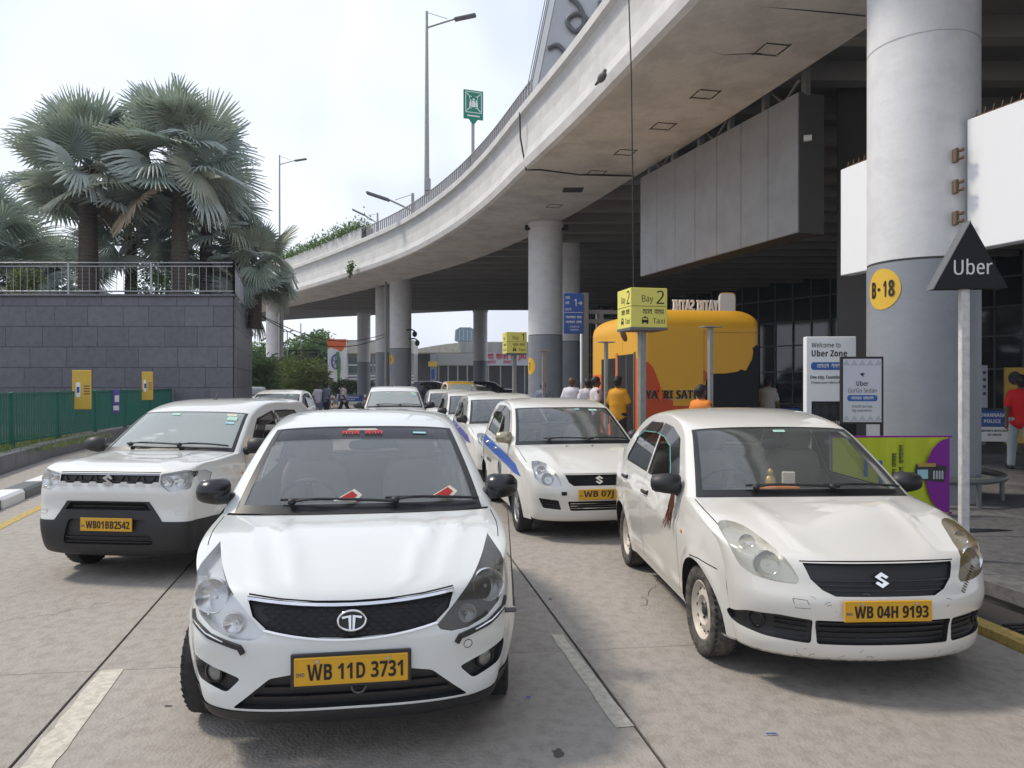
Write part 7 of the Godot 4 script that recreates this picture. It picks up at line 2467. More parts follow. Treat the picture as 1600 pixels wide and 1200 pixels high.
func build_far() -> void:
	# painted gable and office
	var g := thing("painted_gable", "white gable wall painted with a saffron flag and wheel", "building", Vector3.ZERO)
	far_d = 99.0
	var q := func(x: float, y: float) -> Vector2: var p := at(x, y, far_d); return Vector2(p.x, p.y)
	var poly := func(pts: Array) -> PackedVector2Array:
		var out := PackedVector2Array()
		for p in pts: out.append(q.call(p[0], p[1]))
		return out
	var Z := func(z: float) -> Transform3D: return Transform3D(Basis.IDENTITY, Vector3(0, 0, -far_d + z))
	obj("wall", MB.new().prism(poly.call([[512, 632], [541, 632], [541, 530], [512, 530]]), 6.0, Z.call(0.0)), M.white, g)
	obj("saffron_print", MB.new().prism(poly.call([[512, 530], [541, 530], [541, 542], [538, 543], [536, 547], [533, 549], [531, 549], [528, 546], [522, 544], [517, 543], [512, 545]]), .02, Z.call(.04)), M.saffron, g)
	var wh := []
	for k in 25: wh.append(at(525 + cos(TAU * k / 24) * 6.5, 565 + sin(TAU * k / 24) * 11, far_d) + Vector3(0, 0, .06))
	obj("wheel_print", MB.new().tube(wh, .09, 5, false), M.mural_blue, g)
	for k in 6:
		obj("spoke_print", MB.new().tube([at(525, 565, far_d) + Vector3(0, 0, .06), at(525 + cos(TAU * k / 6 + .3) * 6.5, 565 + sin(TAU * k / 6 + .3) * 11, far_d) + Vector3(0, 0, .06)], .04, 4), M.mural_blue, g)
	obj("arm_print", MB.new().tube([at(528, 550, far_d) + Vector3(0, 0, .05), at(530, 575, far_d) + Vector3(0, 0, .05), at(529, 597, far_d) + Vector3(0, 0, .05)], [.2, .24, .12], 6), M.mural_green, g)
	var of := thing("office_block", "low cream office block with dark windows behind the columns", "building", Vector3.ZERO)
	obj("upper_wall", MB.new().prism(poly.call([[541, 552], [645, 552], [645, 531], [541, 531]]), 5.0, Z.call(-.5)), M.cream, of)
	obj("lower_wall", MB.new().prism(poly.call([[535, 632], [645, 632], [645, 552], [535, 552]]), 4.0, Z.call(-1.2)), M.roof_grey, of)
	for k in 5:
		var x := 543 + k * 20.0
		obj("window", MB.new().prism(poly.call([[x, 582], [x + 15, 582], [x + 15, 559], [x, 559]]), .1, Z.call(-1.1)), M.pane_far, of)
		obj("ledge", MB.new().prism(poly.call([[x - 1, 571], [x + 16, 571], [x + 16, 569], [x - 1, 569]]), .1, Z.call(-1.0)), M.white, of)
	for k in 3:
		obj("rail_bar", MB.new().prism(poly.call([[541, 588 + k * 5], [645, 588 + k * 5], [645, 586 + k * 5], [541, 586 + k * 5]]), .1, Z.call(-.9)), M.white, of)
	# shed with arched roof
	far_d = 114.0
	var sh := thing("arched_shed", "long shed with a pale arched tin roof", "building", Vector3.ZERO)
	var arch := []
	for k in 11: arch.append([643 + k * 18.5, 551 - 17 * sin(PI * minf(.5, k / 14.0 + .08))])
	arch.append([836, 534]); arch.append([836, 551])
	arch.append([643, 551])
	obj("roof", MB.new().prism(poly.call(arch), 14.0, Z.call(0.0)), M.roof_tin, sh)
	obj("roof_end", MB.new().prism(poly.call([[720, 551], [836, 551], [836, 535], [720, 535]]), .2, Z.call(.15)), M.roof_grey, sh)
	for k in 8:
		obj("rib", MB.new().prism(poly.call([[725 + k * 14, 551], [726 + k * 14, 551], [726 + k * 14, 535], [725 + k * 14, 535]]), .1, Z.call(.3)), M.galv, sh)
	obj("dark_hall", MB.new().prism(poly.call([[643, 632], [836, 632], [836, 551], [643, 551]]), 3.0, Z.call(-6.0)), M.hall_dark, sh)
	var pw := thing("perforated_screen", "grey corrugated screen wall below the arched roof", "wall", Vector3.ZERO)
	far_d = 106.0
	for k in 22:
		obj("panel", MB.new().prism(poly.call([[680 + k * 3.1, 571], [683 + k * 3.1, 571], [683 + k * 3.1, 552], [680 + k * 3.1, 552]]), .1, Z.call(0.0)), M.roof_grey if k % 2 else M.galv, pw)
	for k in 5:
		obj("post", MB.new().prism(poly.call([[684 + k * 15, 632], [686 + k * 15, 632], [686 + k * 15, 571], [684 + k * 15, 571]]), .15, Z.call(-.2)), M.galv, pw)
	var pil := thing("sign_pillar", "short pale pillar with a yellow cross board", "pillar", Vector3.ZERO)
	obj("shaft", MB.new().prism(poly.call([[673, 632], [682, 632], [682, 553], [673, 553]]), .6, Z.call(.6)), M.column_lo, pil)
	obj("cross_board", MB.new().prism(poly.call([[670, 573], [684, 573], [684, 565], [670, 565]]), .1, Z.call(.75)), M.sign_amber, pil)
	obj("poster", MB.new().prism(poly.call([[675, 592], [680, 592], [680, 577], [675, 577]]), .05, Z.call(.72)), M.sign_blue, pil)
	# red lettered fascia
	far_d = 98.0
	var jh := thing("lettered_fascia", "white fascia board with big red Jai Hind lettering", "sign", Vector3.ZERO)
	obj("board", MB.new().prism(poly.call([[758, 571], [840, 571], [840, 551], [758, 551]]), .3, Z.call(0.0)), M.sheet_grey, jh)
	for k in 2:
		indic("red_script", 1.8, .8, M.red_letter, jh, Transform3D(Basis.IDENTITY, at(773 + k * 23, 557, far_d) + Vector3(0, 0, .06)), 81 + k, [2, 2])
		indic("red_small_script", 1.1, .45, M.red_letter, jh, Transform3D(Basis.IDENTITY, at(768 + k * 25, 566, far_d) + Vector3(0, 0, .06)), 85 + k, [3])
	letters("red_lettering", "JAI HIND", .75, 3.0, M.red_letter, jh, Transform3D(Basis.IDENTITY, at(828, 557, far_d) + Vector3(0, 0, .06)), true, .1)
	for k in 4:
		obj("post", MB.new().prism(poly.call([[762 + k * 19, 632], [764 + k * 19, 632], [764 + k * 19, 571], [762 + k * 19, 571]]), .2, Z.call(-.3)), M.galv, jh)
	# control tower
	far_d = 190.0
	var tw := thing("control_tower", "blue green glass control tower beyond the shed roof", "tower", Vector3.ZERO)
	obj("shaft", MB.new().prism(poly.call([[716, 640], [738, 640], [738, 532], [716, 532]]), 3.0, Z.call(0.0)), M.sheet_grey, tw)
	obj("cab", MB.new().prism(poly.call([[711, 533], [744, 533], [744, 516], [712, 516]]), 5.0, Z.call(1.5)), M.tower_glass, tw)
	obj("cab_roof", MB.new().prism(poly.call([[713, 516], [742, 516], [736, 512], [719, 512]]), 4.0, Z.call(1.2)), M.tower_glass, tw)
	for k in 6:
		obj("cab_mullion", MB.new().prism(poly.call([[712.5 + k * 6, 533], [713.3 + k * 6, 533], [713.3 + k * 6, 516], [712.5 + k * 6, 516]]), .2, Z.call(1.65)), M.sheet_grey, tw)
	# trees and bushes
	leafy("bush", "dark spiky leaved bush beside the far column", "bush", at(430, 635, 56) * Vector3(1, 0, 1), Vector3(3.0, 2.0, 1.6), 2600, .3, M.bush[3], 41, .2, true, "bushes by the stone wall")
	leafy("bush", "olive bush with long arching leaves behind the parked car", "bush", at(470, 635, 53) * Vector3(1, 0, 1), Vector3(2.0, 1.6, 1.4), 2400, .3, M.bush[2], 42, .1, true, "bushes by the stone wall")
	leafy("bush", "dark bush squeezed against the end of the stone wall", "bush", at(400, 635, 50) * Vector3(1, 0, 1), Vector3(1.4, 1.7, 1.4), 1800, .28, M.bush[0], 43, .2, true, "bushes by the stone wall")
	leafy("tree", "round green tree behind the far bushes", "tree", at(482, 630, 112) * Vector3(1, 0, 1), Vector3(5.0, 4.3, 4.0), 3500, .5, M.bush[1], 44, .6, false, "background trees")
	leafy("tree", "dark green tree left of the painted gable", "tree", at(500, 630, 104) * Vector3(1, 0, 1), Vector3(2.4, 3.4, 2.5), 2600, .4, M.bush[0], 45, .5, false, "background trees")
	leafy("tree", "green tree seen past the end of the stone wall", "tree", at(404, 630, 104) * Vector3(1, 0, 1), Vector3(3.2, 3.8, 3.0), 2600, .45, M.bush[1], 46, .6, false, "background trees")
	leafy("tree", "low wide tree line patch behind the arched shed", "tree", at(690, 630, 150) * Vector3(1, 0, 1), Vector3(9, 3.6, 4), 2600, .6, M.bush[0], 49, .5, false, "background trees")
	for k in 3:
		leafy("hedge_bush", "clipped green hedge bush in front of the painted gable", "hedge", at(525 + k * 22, 632, 90) * Vector3(1, 0, 1), Vector3(1.2, 1.1, .7), 1300, .22, M.bush[0], 47 + k * 3, .0, false, "hedge before the gable")
	var hb := thing("dark_billboard", "dark billboard with faint lettering behind the bushes", "sign", at(478, 560, 80))
	obj("panel", MB.new().box(Vector3.ZERO, Vector3(2.5, 1.1, .1)), M.black_matt, hb)
	obj("top_board", MB.new().box(Vector3(-.15, .82, 0), Vector3(2.9, .12, .2)), M.black_matt, hb)
	for k in 4:
		obj("text_line", MB.new().box(Vector3(0, .35 - k * .22, .06), Vector3(2.0 - .2 * (k % 2), .06, .01)), M.grey_steel, hb)
	for x in [-1.0, 1.0]:
		obj("post", MB.new().tube([Vector3(x, -4.0, 0), Vector3(x, .8, -.05)], .06, 6), M.black_matt, hb)
	# masts
	for e in [[470, 505, 100, "thin mast seen under the flyover"], [449, 517, 100, "double headed lamp mast under the flyover"]]:
		var m := thing("mast", e[3], "mast", at(e[0], 630, e[2]) * Vector3(1, 0, 1))
		var h := at(e[0], e[1], e[2]).y
		obj("pole", MB.new().tube([Vector3.ZERO, Vector3(0, h, 0)], .07, 6), M.galv, m)
		if e[0] == 449:
			obj("lamp_bar", MB.new().tube([Vector3(-.5, h - .1, 0), Vector3(.5, h - .1, 0)], .05, 6).box(Vector3(-.55, h, 0), Vector3(.3, .16, .2)).box(Vector3(.55, h, 0), Vector3(.3, .16, .2)), M.lamp_head, m)
	# overhead wires from the wall to the columns
	for k in 2:
		var pts := []
		for j in 9:
			var f := j / 8.0
			var p := at(396, 487, 38).lerp(at(600, 523 + k * 4, 52), f)
			p.y -= (.9 + .25 * k) * sin(f * PI) - .0
			pts.append(p)
		tag(obj("overhead_wire", MB.new().tube(pts, .025, 5), M.cable), "sagging wire from the stone wall to the far columns", "wire", "sagging wires")
	# cameras on the far column
	for e in [[648, 522, "dome camera on a bracket beside the far column"], [652, 536, "pair of small cameras below the dome camera"]]:
		var c := thing("pole_camera", e[2], "camera", at(e[0], e[1], 51))
		obj("dome", MB.new().blob(Vector3.ZERO, Vector3(.16, .2, .16), .9, Basis.IDENTITY, 8, 10), M.black_matt, c)
		obj("bracket", MB.new().tube([Vector3(0, .2, 0), Vector3(-.2, .3, 0), Vector3(-.62, .3, -.5)], .05, 6), M.black_matt, c)
# ---------------------------------------------------------------- people
# surface nets over a smooth union of tapered capsules: bones are [a, b, ra, rb]
func net(bones: Array, cell: float, k: float) -> MB:
	var lo := Vector3(1e9, 1e9, 1e9)
	var hi := -lo
	for b in bones:
		var r: float = maxf(b[2], b[3]) + k + cell * 2
		lo = lo.min(b[0].min(b[1]) - Vector3.ONE * r)
		hi = hi.max(b[0].max(b[1]) + Vector3.ONE * r)
	var nx := int((hi.x - lo.x) / cell) + 2
	var ny := int((hi.y - lo.y) / cell) + 2
	var nz := int((hi.z - lo.z) / cell) + 2
	var f := PackedFloat32Array()
	f.resize(nx * ny * nz)
	f.fill(1.0)
	for b in bones:
		var a: Vector3 = b[0]
		var d: Vector3 = b[1] - a
		var dd := maxf(d.length_squared(), 1e-9)
		var r: float = maxf(b[2], b[3]) + k + cell * 2
		var p0 := (a.min(b[1]) - Vector3.ONE * r - lo) / cell
		var p1 := (a.max(b[1]) + Vector3.ONE * r - lo) / cell
		var sq: Vector3 = b[4] if b.size() > 4 else Vector3.ONE     # squash of the cross section
		for iz in range(maxi(0, int(p0.z)), mini(nz, int(p1.z) + 1)):
			for iy in range(maxi(0, int(p0.y)), mini(ny, int(p1.y) + 1)):
				for ix in range(maxi(0, int(p0.x)), mini(nx, int(p1.x) + 1)):
					var p := lo + Vector3(ix, iy, iz) * cell - a
					var h := clampf(p.dot(d) / dd, 0.0, 1.0)
					var v := ((p - d * h) * sq).length() - lerpf(b[2], b[3], h)
					var i := (iz * ny + iy) * nx + ix
					var o := f[i]
					var e := maxf(k - absf(o - v), 0.0) / k
					f[i] = minf(o, v) - e * e * k * 0.25
	var idx := {}
	var vs := PackedVector3Array()
	var ns := PackedVector3Array()
	var sx := 1
	var sy := nx
	var sz := nx * ny
	for iz in nz - 1:
		for iy in ny - 1:
			for ix in nx - 1:
				var i := (iz * ny + iy) * nx + ix
				var c := [f[i], f[i + sx], f[i + sy], f[i + sx + sy], f[i + sz], f[i + sx + sz], f[i + sy + sz], f[i + sx + sy + sz]]
				var neg := 0
				for q in c:
					if q < 0.0: neg += 1
				if neg == 0 or neg == 8: continue
				var sum := Vector3.ZERO
				var cnt := 0
				for e in [[0, 1], [2, 3], [4, 5], [6, 7], [0, 2], [1, 3], [4, 6], [5, 7], [0, 4], [1, 5], [2, 6], [3, 7]]:
					var a: float = c[e[0]]
					var b: float = c[e[1]]
					if (a < 0.0) != (b < 0.0):
						var t := a / (a - b)
						var pa := Vector3(e[0] & 1, (e[0] >> 1) & 1, e[0] >> 2)
						var pb := Vector3(e[1] & 1, (e[1] >> 1) & 1, e[1] >> 2)
						sum += pa.lerp(pb, t)
						cnt += 1
				idx[i] = vs.size()
				vs.append(lo + (Vector3(ix, iy, iz) + sum / cnt) * cell)
				ns.append(Vector3(c[1] + c[3] + c[5] + c[7] - c[0] - c[2] - c[4] - c[6], c[2] + c[3] + c[6] + c[7] - c[0] - c[1] - c[4] - c[5], c[4] + c[5] + c[6] + c[7] - c[0] - c[1] - c[2] - c[3]).normalized())
	var mb := MB.new()
	for i in idx:
		for e in [[sx, sy, sz], [sy, sx, sz], [sz, sx, sy]]:
			# edge from corner i along e[0]
			if (f[i] < 0.0) != (f[i + e[0]] < 0.0):
				var a = idx.get(i)
				var b = idx.get(i - e[1])
				var c = idx.get(i - e[1] - e[2])
				var d = idx.get(i - e[2])
				if a != null and b != null and c != null and d != null:
					mb.tri(vs[a], vs[b], vs[c], ns[a], ns[b], ns[c])
					mb.tri(vs[a], vs[c], vs[d], ns[a], ns[c], ns[d])
	return mb

func hand_bones(w: Vector3, dir: Vector3, side: float, front: Vector3) -> Array:
	# relaxed hand hanging from the wrist: palm and five bent fingers
	var out := [[w, w + dir * .085, .026, .036, Vector3.ONE]]
	var base := w + dir * .085
	for k in 4:
		var s: float = (k - 1.5) * .019
		var l: float = [.064, .074, .07, .055][k]
		var p0 := base + front * s
		var p1 := p0 + dir * l * .5 - Vector3(side, 0, 0) * .008
		var p2 := p1 + (dir * .8 - Vector3(side, 0, 0) * .5).normalized() * l * .55
		out.append([p0, p1, .0095, .009])
		out.append([p1, p2, .009, .0075])
	var t0 := w + dir * .03 + front * .03
	out.append([t0, t0 + (front + dir).normalized() * .045, .012, .011])
	out.append([t0 + (front + dir).normalized() * .045, t0 + (front + dir * 2.0).normalized() * .08, .011, .009])
	return out

var poses := {}

func pose(kind: String) -> Dictionary:
	if poses.has(kind):
		return poses[kind]
	var walk: float = .22 if kind == "walk" else .03
	var P := {}
	P.hip = Vector3(0, .93, 0)
	var body := []
	var shirt := []
	var trousers := []
	var shoes := []
	var flat := Vector3(.72, 1, 1)
	# trunk
	body.append([Vector3(0, .95, 0), Vector3(0, 1.15, -.005), .125, .12, Vector3(.78, 1, 1.05)])
	body.append([Vector3(0, 1.15, -.005), Vector3(0, 1.34, 0), .125, .135, Vector3(.72, 1, 1.05)])
	body.append([Vector3(-.13, 1.40, 0), Vector3(.13, 1.40, 0), .07, .07])
	body.append([Vector3(0, 1.38, 0), Vector3(0, 1.53, .012), .065, .052])
	shirt.append([Vector3(0, .90, 0), Vector3(0, 1.15, -.005), .142, .138, Vector3(.74, 1, 1.02)])
	shirt.append([Vector3(0, 1.15, -.005), Vector3(0, 1.34, 0), .138, .148, Vector3(.70, 1, 1.0)])
	shirt.append([Vector3(-.135, 1.395, 0), Vector3(.135, 1.395, 0), .08, .08])
	shirt.append([Vector3(-.04, 1.44, 0), Vector3(.04, 1.44, 0), .062, .062])
	trousers.append([Vector3(-.07, .95, 0), Vector3(.07, .95, 0), .12, .12])
	var hands := []
	for s in [-1.0, 1.0]:
		var sw: float = walk * s
		var sh := Vector3(s * .185, 1.39, 0)
		var el := sh + Vector3(s * .055, -.27, -sw * .35 - .02)
		var wr := el + Vector3(s * .015, -.235, .06 - sw * .5)
		if kind == "phone":
			wr = el + Vector3(-s * .12, .06, .2)
		body.append([sh, el, .052, .042])
		body.append([el, wr, .042, .028])
		shirt.append([Vector3(s * .15, 1.395, 0), sh.lerp(el, .72), .075, .066])
		var hd := hand_bones(wr, (wr - el).normalized(), s, Vector3(0, .0, 1) if kind != "phone" else Vector3(0, 1, 0))
		hands.append_array(hd)
		body.append([wr, wr + (wr - el).normalized() * .05, .027, .03])
		var hp := Vector3(s * .09, .92, 0)
		var kn := hp + Vector3(s * .015, -.43, sw * .75 + .02)
		var an := kn + Vector3(s * .005, -.41, sw * .35 - (.12 if sw < -.1 else .02))
		body.append([hp, kn, .085, .058])
		body.append([kn, an, .056, .04])
		trousers.append([hp, kn, .098, .078])
		trousers.append([kn, an + Vector3(0, .02, 0), .076, .066])
		shoes.append([an + Vector3(0, -.045, -.04), an + Vector3(s * .02, -.055, .15), .045, .036])
	var head := [[Vector3(0, 1.60, .0), Vector3(0, 1.645, -.008), .078, .088, Vector3(1.12, 1, .92)], [Vector3(0, 1.535, .05), Vector3(0, 1.60, .055), .042, .055], [Vector3(0, 1.51, .0), Vector3(0, 1.58, 0), .054, .06],
		[Vector3(0, 1.615, .088), Vector3(0, 1.58, .108), .011, .016], [Vector3(-.03, 1.545, .088), Vector3(.03, 1.545, .088), .012, .012], [Vector3(-.04, 1.64, .078), Vector3(.04, 1.64, .078), .014, .014]]
	for s in [-1.0, 1.0]:
		head.append([Vector3(s * .076, 1.58, -.005), Vector3(s * .084, 1.615, -.012), .012, .016])
	var hair := [[Vector3(0, 1.645, -.025), Vector3(0, 1.665, .0), .092, .09, Vector3(1.1, 1, .92)], [Vector3(0, 1.57, -.055), Vector3(0, 1.63, -.045), .05, .065, Vector3(.85, 1, 1)], [Vector3(-.03, 1.695, .05), Vector3(.03, 1.695, .05), .035, .035]]
	var q := {}
	var skin := net(body, .021, .03)
	for part in [net(head, .0085, .018), net(hands, .006, .006)]:
		skin.v.append_array(part.v); skin.n.append_array(part.n); skin.uv.append_array(part.uv)
	q.body = skin.mesh()
	q.shirt = net(shirt, .02, .025).mesh()
	q.trousers = net(trousers, .022, .03).mesh()
	q.shoes = net(shoes, .014, .02).mesh()
	q.hair = net(hair, .01, .02).mesh()
	var eyes := MB.new()
	for s in [-1.0, 1.0]:
		eyes.blob(Vector3(s * .032, 1.615, .083), Vector3(.013, .008, .008), 1.0, Basis.IDENTITY, 6, 8)
	q.eyes = eyes.mesh()
	poses[kind] = q
	return q

func person(label: String, foot: Vector3, turn: float, kind: String, shirt: Material, trousers: Material, skin: Material, scale_ := 1.0, bald := false) -> Node3D:
	var q := pose(kind)
	var t := thing("person", label, "person", foot, turn, "people")
	t.scale = Vector3.ONE * scale_
	inst("body", q.body, skin, t)
	inst("shirt", q.shirt, shirt, t)
	inst("trousers", q.trousers, trousers, t)
	inst("shoes", q.shoes, M.black, t)
	inst("eyes", q.eyes, M.white, t)
	if not bald:
		inst("hair", q.hair, M.hair, t)
	return t

func build_people() -> void:
	M.hair = mat(lin(.012, .010, .009), .6)
	M.skin = mat(lin(.20, .105, .065), .55)
	M.skin_dark = mat(lin(.12, .062, .04), .55)
	M.shirt_red = mat(lin(.62, .012, .015), .8)
	M.shirt_yellow = mat(lin(.66, .30, .015), .8)
	M.shirt_white = mat(lin(.66, .64, .68), .8)
	M.shirt_pale = mat(lin(.62, .55, .55), .8)
	M.shirt_blue = mat(lin(.16, .20, .28), .8)
	M.shirt_print = rough_mat(lin(.7, .68, .68), .15, 1.0, .25, 95, .85, .0, .05)
	M.jeans = mat(lin(.38, .44, .47), .85)
	M.trouser_dark = mat(lin(.025, .025, .03), .85)
	M.trouser_grey = mat(lin(.20, .20, .23), .85)
	var red := person("man in a red T-shirt and light jeans walking along the pavement", Vector3(9.28, .15, -14.0), 2.75, "walk", M.shirt_red, M.jeans, M.skin_dark)
	obj("wristband", MB.new().lathe([Vector2(.036, -.02), Vector2(.038, 0), Vector2(.036, .02)], 12, Transform3D(Basis.IDENTITY, Vector3(.252, .91, .03))), M.black, red)
	person("man in a yellow T-shirt and dark trousers facing the kiosk doorway", Vector3(2.24, .15, -16.2), 2.6, "stand", M.shirt_yellow, M.trouser_dark, M.skin_dark)
	person("man in a pale checked shirt standing at the kiosk window", Vector3(2.0, .15, -18.3), 1.7, "phone", M.shirt_pale, M.trouser_dark, M.skin_dark)
	person("man in a white shirt with his back turned near the gantry post", Vector3(1.86, .15, -19.0), 3.4, "stand", M.shirt_white, M.trouser_grey, M.skin, .98)
	person("balding man in a white shirt beside the Bay 1 column", Vector3(1.52, .15, -19.6), 2.9, "stand", M.shirt_white, M.trouser_dark, M.skin_dark, 1.0, true)
	person("dark haired man half hidden behind the striped saloon roof", Vector3(.93, .15, -23.0), 3.0, "phone", M.shirt_blue, M.trouser_dark, M.skin_dark, .93)
	person("person in a black and white patterned shirt beside the rickshaw print", Vector3(6.3, .15, -18.9), 2.4, "stand", M.shirt_print, M.trouser_dark, M.skin)
	person("man in pale grey clothes standing at the far barriers", Vector3(-9.35, 0, -37.0), .6, "stand", M.shirt_white, M.trouser_grey, M.skin_dark, .97)
	person("man in blue grey clothes beside the man in pale grey", Vector3(-8.85, 0, -36.6), 2.4, "phone", M.shirt_blue, M.trouser_dark, M.skin_dark)
	person("man in a pale shirt and dark trousers at the far barrier panel", Vector3(-8.2, 0, -37.4), 1.5, "walk", M.shirt_pale, M.trouser_dark, M.skin_dark)
	person("short person in an orange shirt behind the cream saloon roof", Vector3(2.98, .15, -12.1), 2.2, "stand", M.orange, M.trouser_dark, M.skin_dark, .9)
func car_materials() -> void:
	M.paint_a = paint(lin(.68, .705, .69))
	M.paint_b = paint(lin(.705, .69, .64))
	M.paint_c = paint(lin(.70, .70, .675))
	M.paint_d = paint(lin(.70, .69, .64))
	M.plastic = mat(lin(.022, .022, .024), .5)
	M.plastic_gloss = mat(lin(.014, .014, .016), .22)
	M.seal = mat(lin(.012, .012, .013), .35)
	M.gap = mat(lin(.02, .02, .02), .9)
	M.hole = mat(lin(.012, .012, .012), .9)
	M.dash = mat(lin(.06, .06, .062), .6)
	M.seat = mat(lin(.20, .185, .16), .85)
	M.lining = mat(lin(.34, .32, .28), .9)
	M.glass = glass(lin(.5, .54, .54, .14), .02)  # pale film in the pane paints in part of the sky reflection
	M.reflector = mat(lin(.7, .7, .7), .22, .9)
	M.glass_inner = glass(lin(.3, .34, .33, .06), .02)
	M.glass_side = glass(lin(.03, .04, .04, .35), .02)
	M.glass_dark = glass(lin(.02, .025, .025, .6), .02)
	M.band = glass(lin(.02, .02, .022, .86), .03)
	M.lens = glass(lin(.6, .62, .62, .05), .02)
	M.lens_smoke = glass(lin(.10, .095, .08, .55), .04)
	M.lens_old = glass(lin(.62, .58, .42, .3), .12)
	M.housing = mat(lin(.60, .61, .61), .3, .6)
	M.housing_dark = mat(lin(.12, .12, .12), .3, .8)
	M.mirror_chrome = mat(lin(.8, .8, .8), .08, 1.0)
	M.chrome = mat(lin(.75, .75, .76), .12, 1.0)
	M.bulb = mat(lin(.8, .8, .8), .1)
	M.fog_glass = mat(lin(.25, .25, .24), .12, .4)
	M.steel = mat(lin(.45, .45, .44), .4, .8)
	M.steel_dark = mat(lin(.12, .12, .12), .45, .6)
	M.wheel_steel = mat(lin(.58, .53, .46), .55, .1)
	M.alloy = mat(lin(.35, .35, .36), .4, .6)
	M.hub = mat(lin(.05, .05, .05), .6, .3)
	M.tyre = rough_mat(lin(.03, .03, .03), .6, 1.0, .6, 71, .85, 2.0)
	M.tyre_dusty = rough_mat(lin(.13, .12, .105), .35, 1.0, .5, 72, .95, 2.0)
	M.plate = mat(lin(.66, .36, .02), .45)
	M.plate_blue = mat(lin(.03, .05, .2), .5)
	M.ink = mat(lin(.01, .01, .012), .4)
	M.paper = mat(lin(.7, .66, .55), .8)
	M.red = mat(lin(.45, .02, .02), .6)
	M.lens_brown = glass(lin(.2, .15, .07, .6), .15)
	M.housing_brown = mat(lin(.25, .2, .12), .4, .3)
	M.glass_clear = glass(lin(.42, .47, .46, .07), .02)
	M.glass_bright = glass(lin(.60, .66, .64, .5), .03)  # strong pale film: the reflected sky is painted into the glass colour
	M.scuff = rough_mat(lin(.62, .58, .5), .25, 1.0, .35, 33, .7, 1.0)
	M.amber = mat(lin(.6, .28, .04), .3)
	M.rust = mat(lin(.10, .06, .04), .9)
	M.scratch = mat(lin(.16, .13, .11), .9)
	M.visor = glass(lin(.015, .015, .015, .8), .1)
	M.visor_grey = mat(lin(.16, .17, .17), .35)
	M.visor_green = mat(lin(.10, .35, .28), .4)
	M.tassel = mat(lin(.2, .075, .04), .8)
	M.gold = mat(lin(.5, .33, .08), .35, .6)
	M.orange = mat(lin(.7, .2, .02), .7)
	M.sticker_green = mat(lin(.40, .66, .55), .5)
	M.mirror_cover = mat(lin(.4, .36, .26), .25, .5)
	M.stripe_blue = mat(lin(.02, .10, .42), .35)
	M.stripe_purple = mat(lin(.08, .08, .33), .4)
	M.rust_tan = rough_mat(lin(.22, .16, .10), .4, 1.0, .3, 35, .9, 1.5, .04)
	M.clad_grey = mat(lin(.20, .20, .205), .5, .2)
	M.kiosk_seam = mat(lin(.35, .18, .01), .6)
	M.sign_blue2 = mat(lin(.03, .12, .42), .5)
	M.sign_purple = mat(lin(.10, .08, .30), .6)
	M.black_soft = mat(lin(.035, .035, .04), .6)
	M.sheet = mat(lin(.60, .62, .68), .5)
	M.sheet_grey = mat(lin(.46, .47, .52), .6)
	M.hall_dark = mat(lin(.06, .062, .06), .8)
	M.paint_yellow = paint(lin(.62, .36, .03))
	M.paint_dark = paint(lin(.03, .032, .035))
	M.paint_grey = paint(lin(.16, .16, .165))
	M.sticker_red = mat(lin(.7, .05, .04), .5)
	M.sticker_blue = mat(lin(.35, .6, .65), .5)

func paint(c: Color) -> StandardMaterial3D:
	var m := mat(c, .34)
	m.clearcoat_enabled = true
	m.clearcoat = 1.0
	m.clearcoat_roughness = .03
	return m

func _ready() -> void:
	var cam := Camera3D.new()
	cam.name = "camera"
	add_child(cam)
	cam.position = Vector3(0, 1.75, 0)
	cam.rotation.x = -atan(2.0 / 1200.0)
	cam.fov = rad_to_deg(2 * atan(.5))
	cam.far = 2000
	cam.current = true
	var env := Environment.new()
	env.background_mode = Environment.BG_SKY
	var sm := ProceduralSkyMaterial.new()
	sm.sky_top_color = lin(.50, .56, .68)
	sm.sky_horizon_color = lin(.62, .655, .715)
	sm.sky_curve = .2
	sm.ground_bottom_color = lin(.2, .2, .2)
	sm.ground_horizon_color = lin(.6, .6, .6)
	sm.sun_angle_max = 1.0
	sm.sky_cover = noise_tex(.0045, 63, [[0.0, Color(0, 0, 0, 1)], [.35, Color(.1, .1, .1, 1)], [.6, Color(.46, .46, .46, 1)], [.8, Color(.56, .56, .55, 1)], [1.0, Color(.5, .5, .5, 1)]], 1024, 5)
	sm.sky_cover.height = 512
	sm.sky_cover_modulate = Color(1, 1, 1, .7)
	env.sky = Sky.new()
	env.sky.sky_material = sm
	env.tonemap_mode = Environment.TONE_MAPPER_LINEAR
	env.tonemap_exposure = 1.45
	env.sdfgi_enabled = true
	env.ssao_enabled = true
	env.ssil_enabled = true
	env.fog_enabled = true
	env.fog_density = .0006
	env.fog_light_color = Color(.86, .89, .95)
	var we := WorldEnvironment.new()
	we.name = "world"
	we.environment = env
	add_child(we)
	var sun := DirectionalLight3D.new()
	sun.name = "sun"
	sun.light_energy = .6
	sun.light_angular_distance = 9
	sun.light_color = Color(1, .96, .9)
	sun.shadow_enabled = true
	add_child(sun)
	sun.basis = Basis.looking_at(Vector3(.58, -.8, .16).normalized())
	car_materials()
	place_materials()
	build_road()
	build_garden()
	build_flyover()
	build_columns()
	build_terminal()
	build_palms()
	build_far()
	build_lamps()
	kiosk()
	build_stands()
	build_barriers()
	build_cars()
	build_people()

func put_car(o: Node3D, called: String, label: String, at_: Vector3, deg: float, group := "") -> Node3D:
	o.name = numbered(called)
	add_child(o)
	o.position = at_
	o.rotation.y = deg_to_rad(deg)
	tag(o, label, "car", group)
	return o

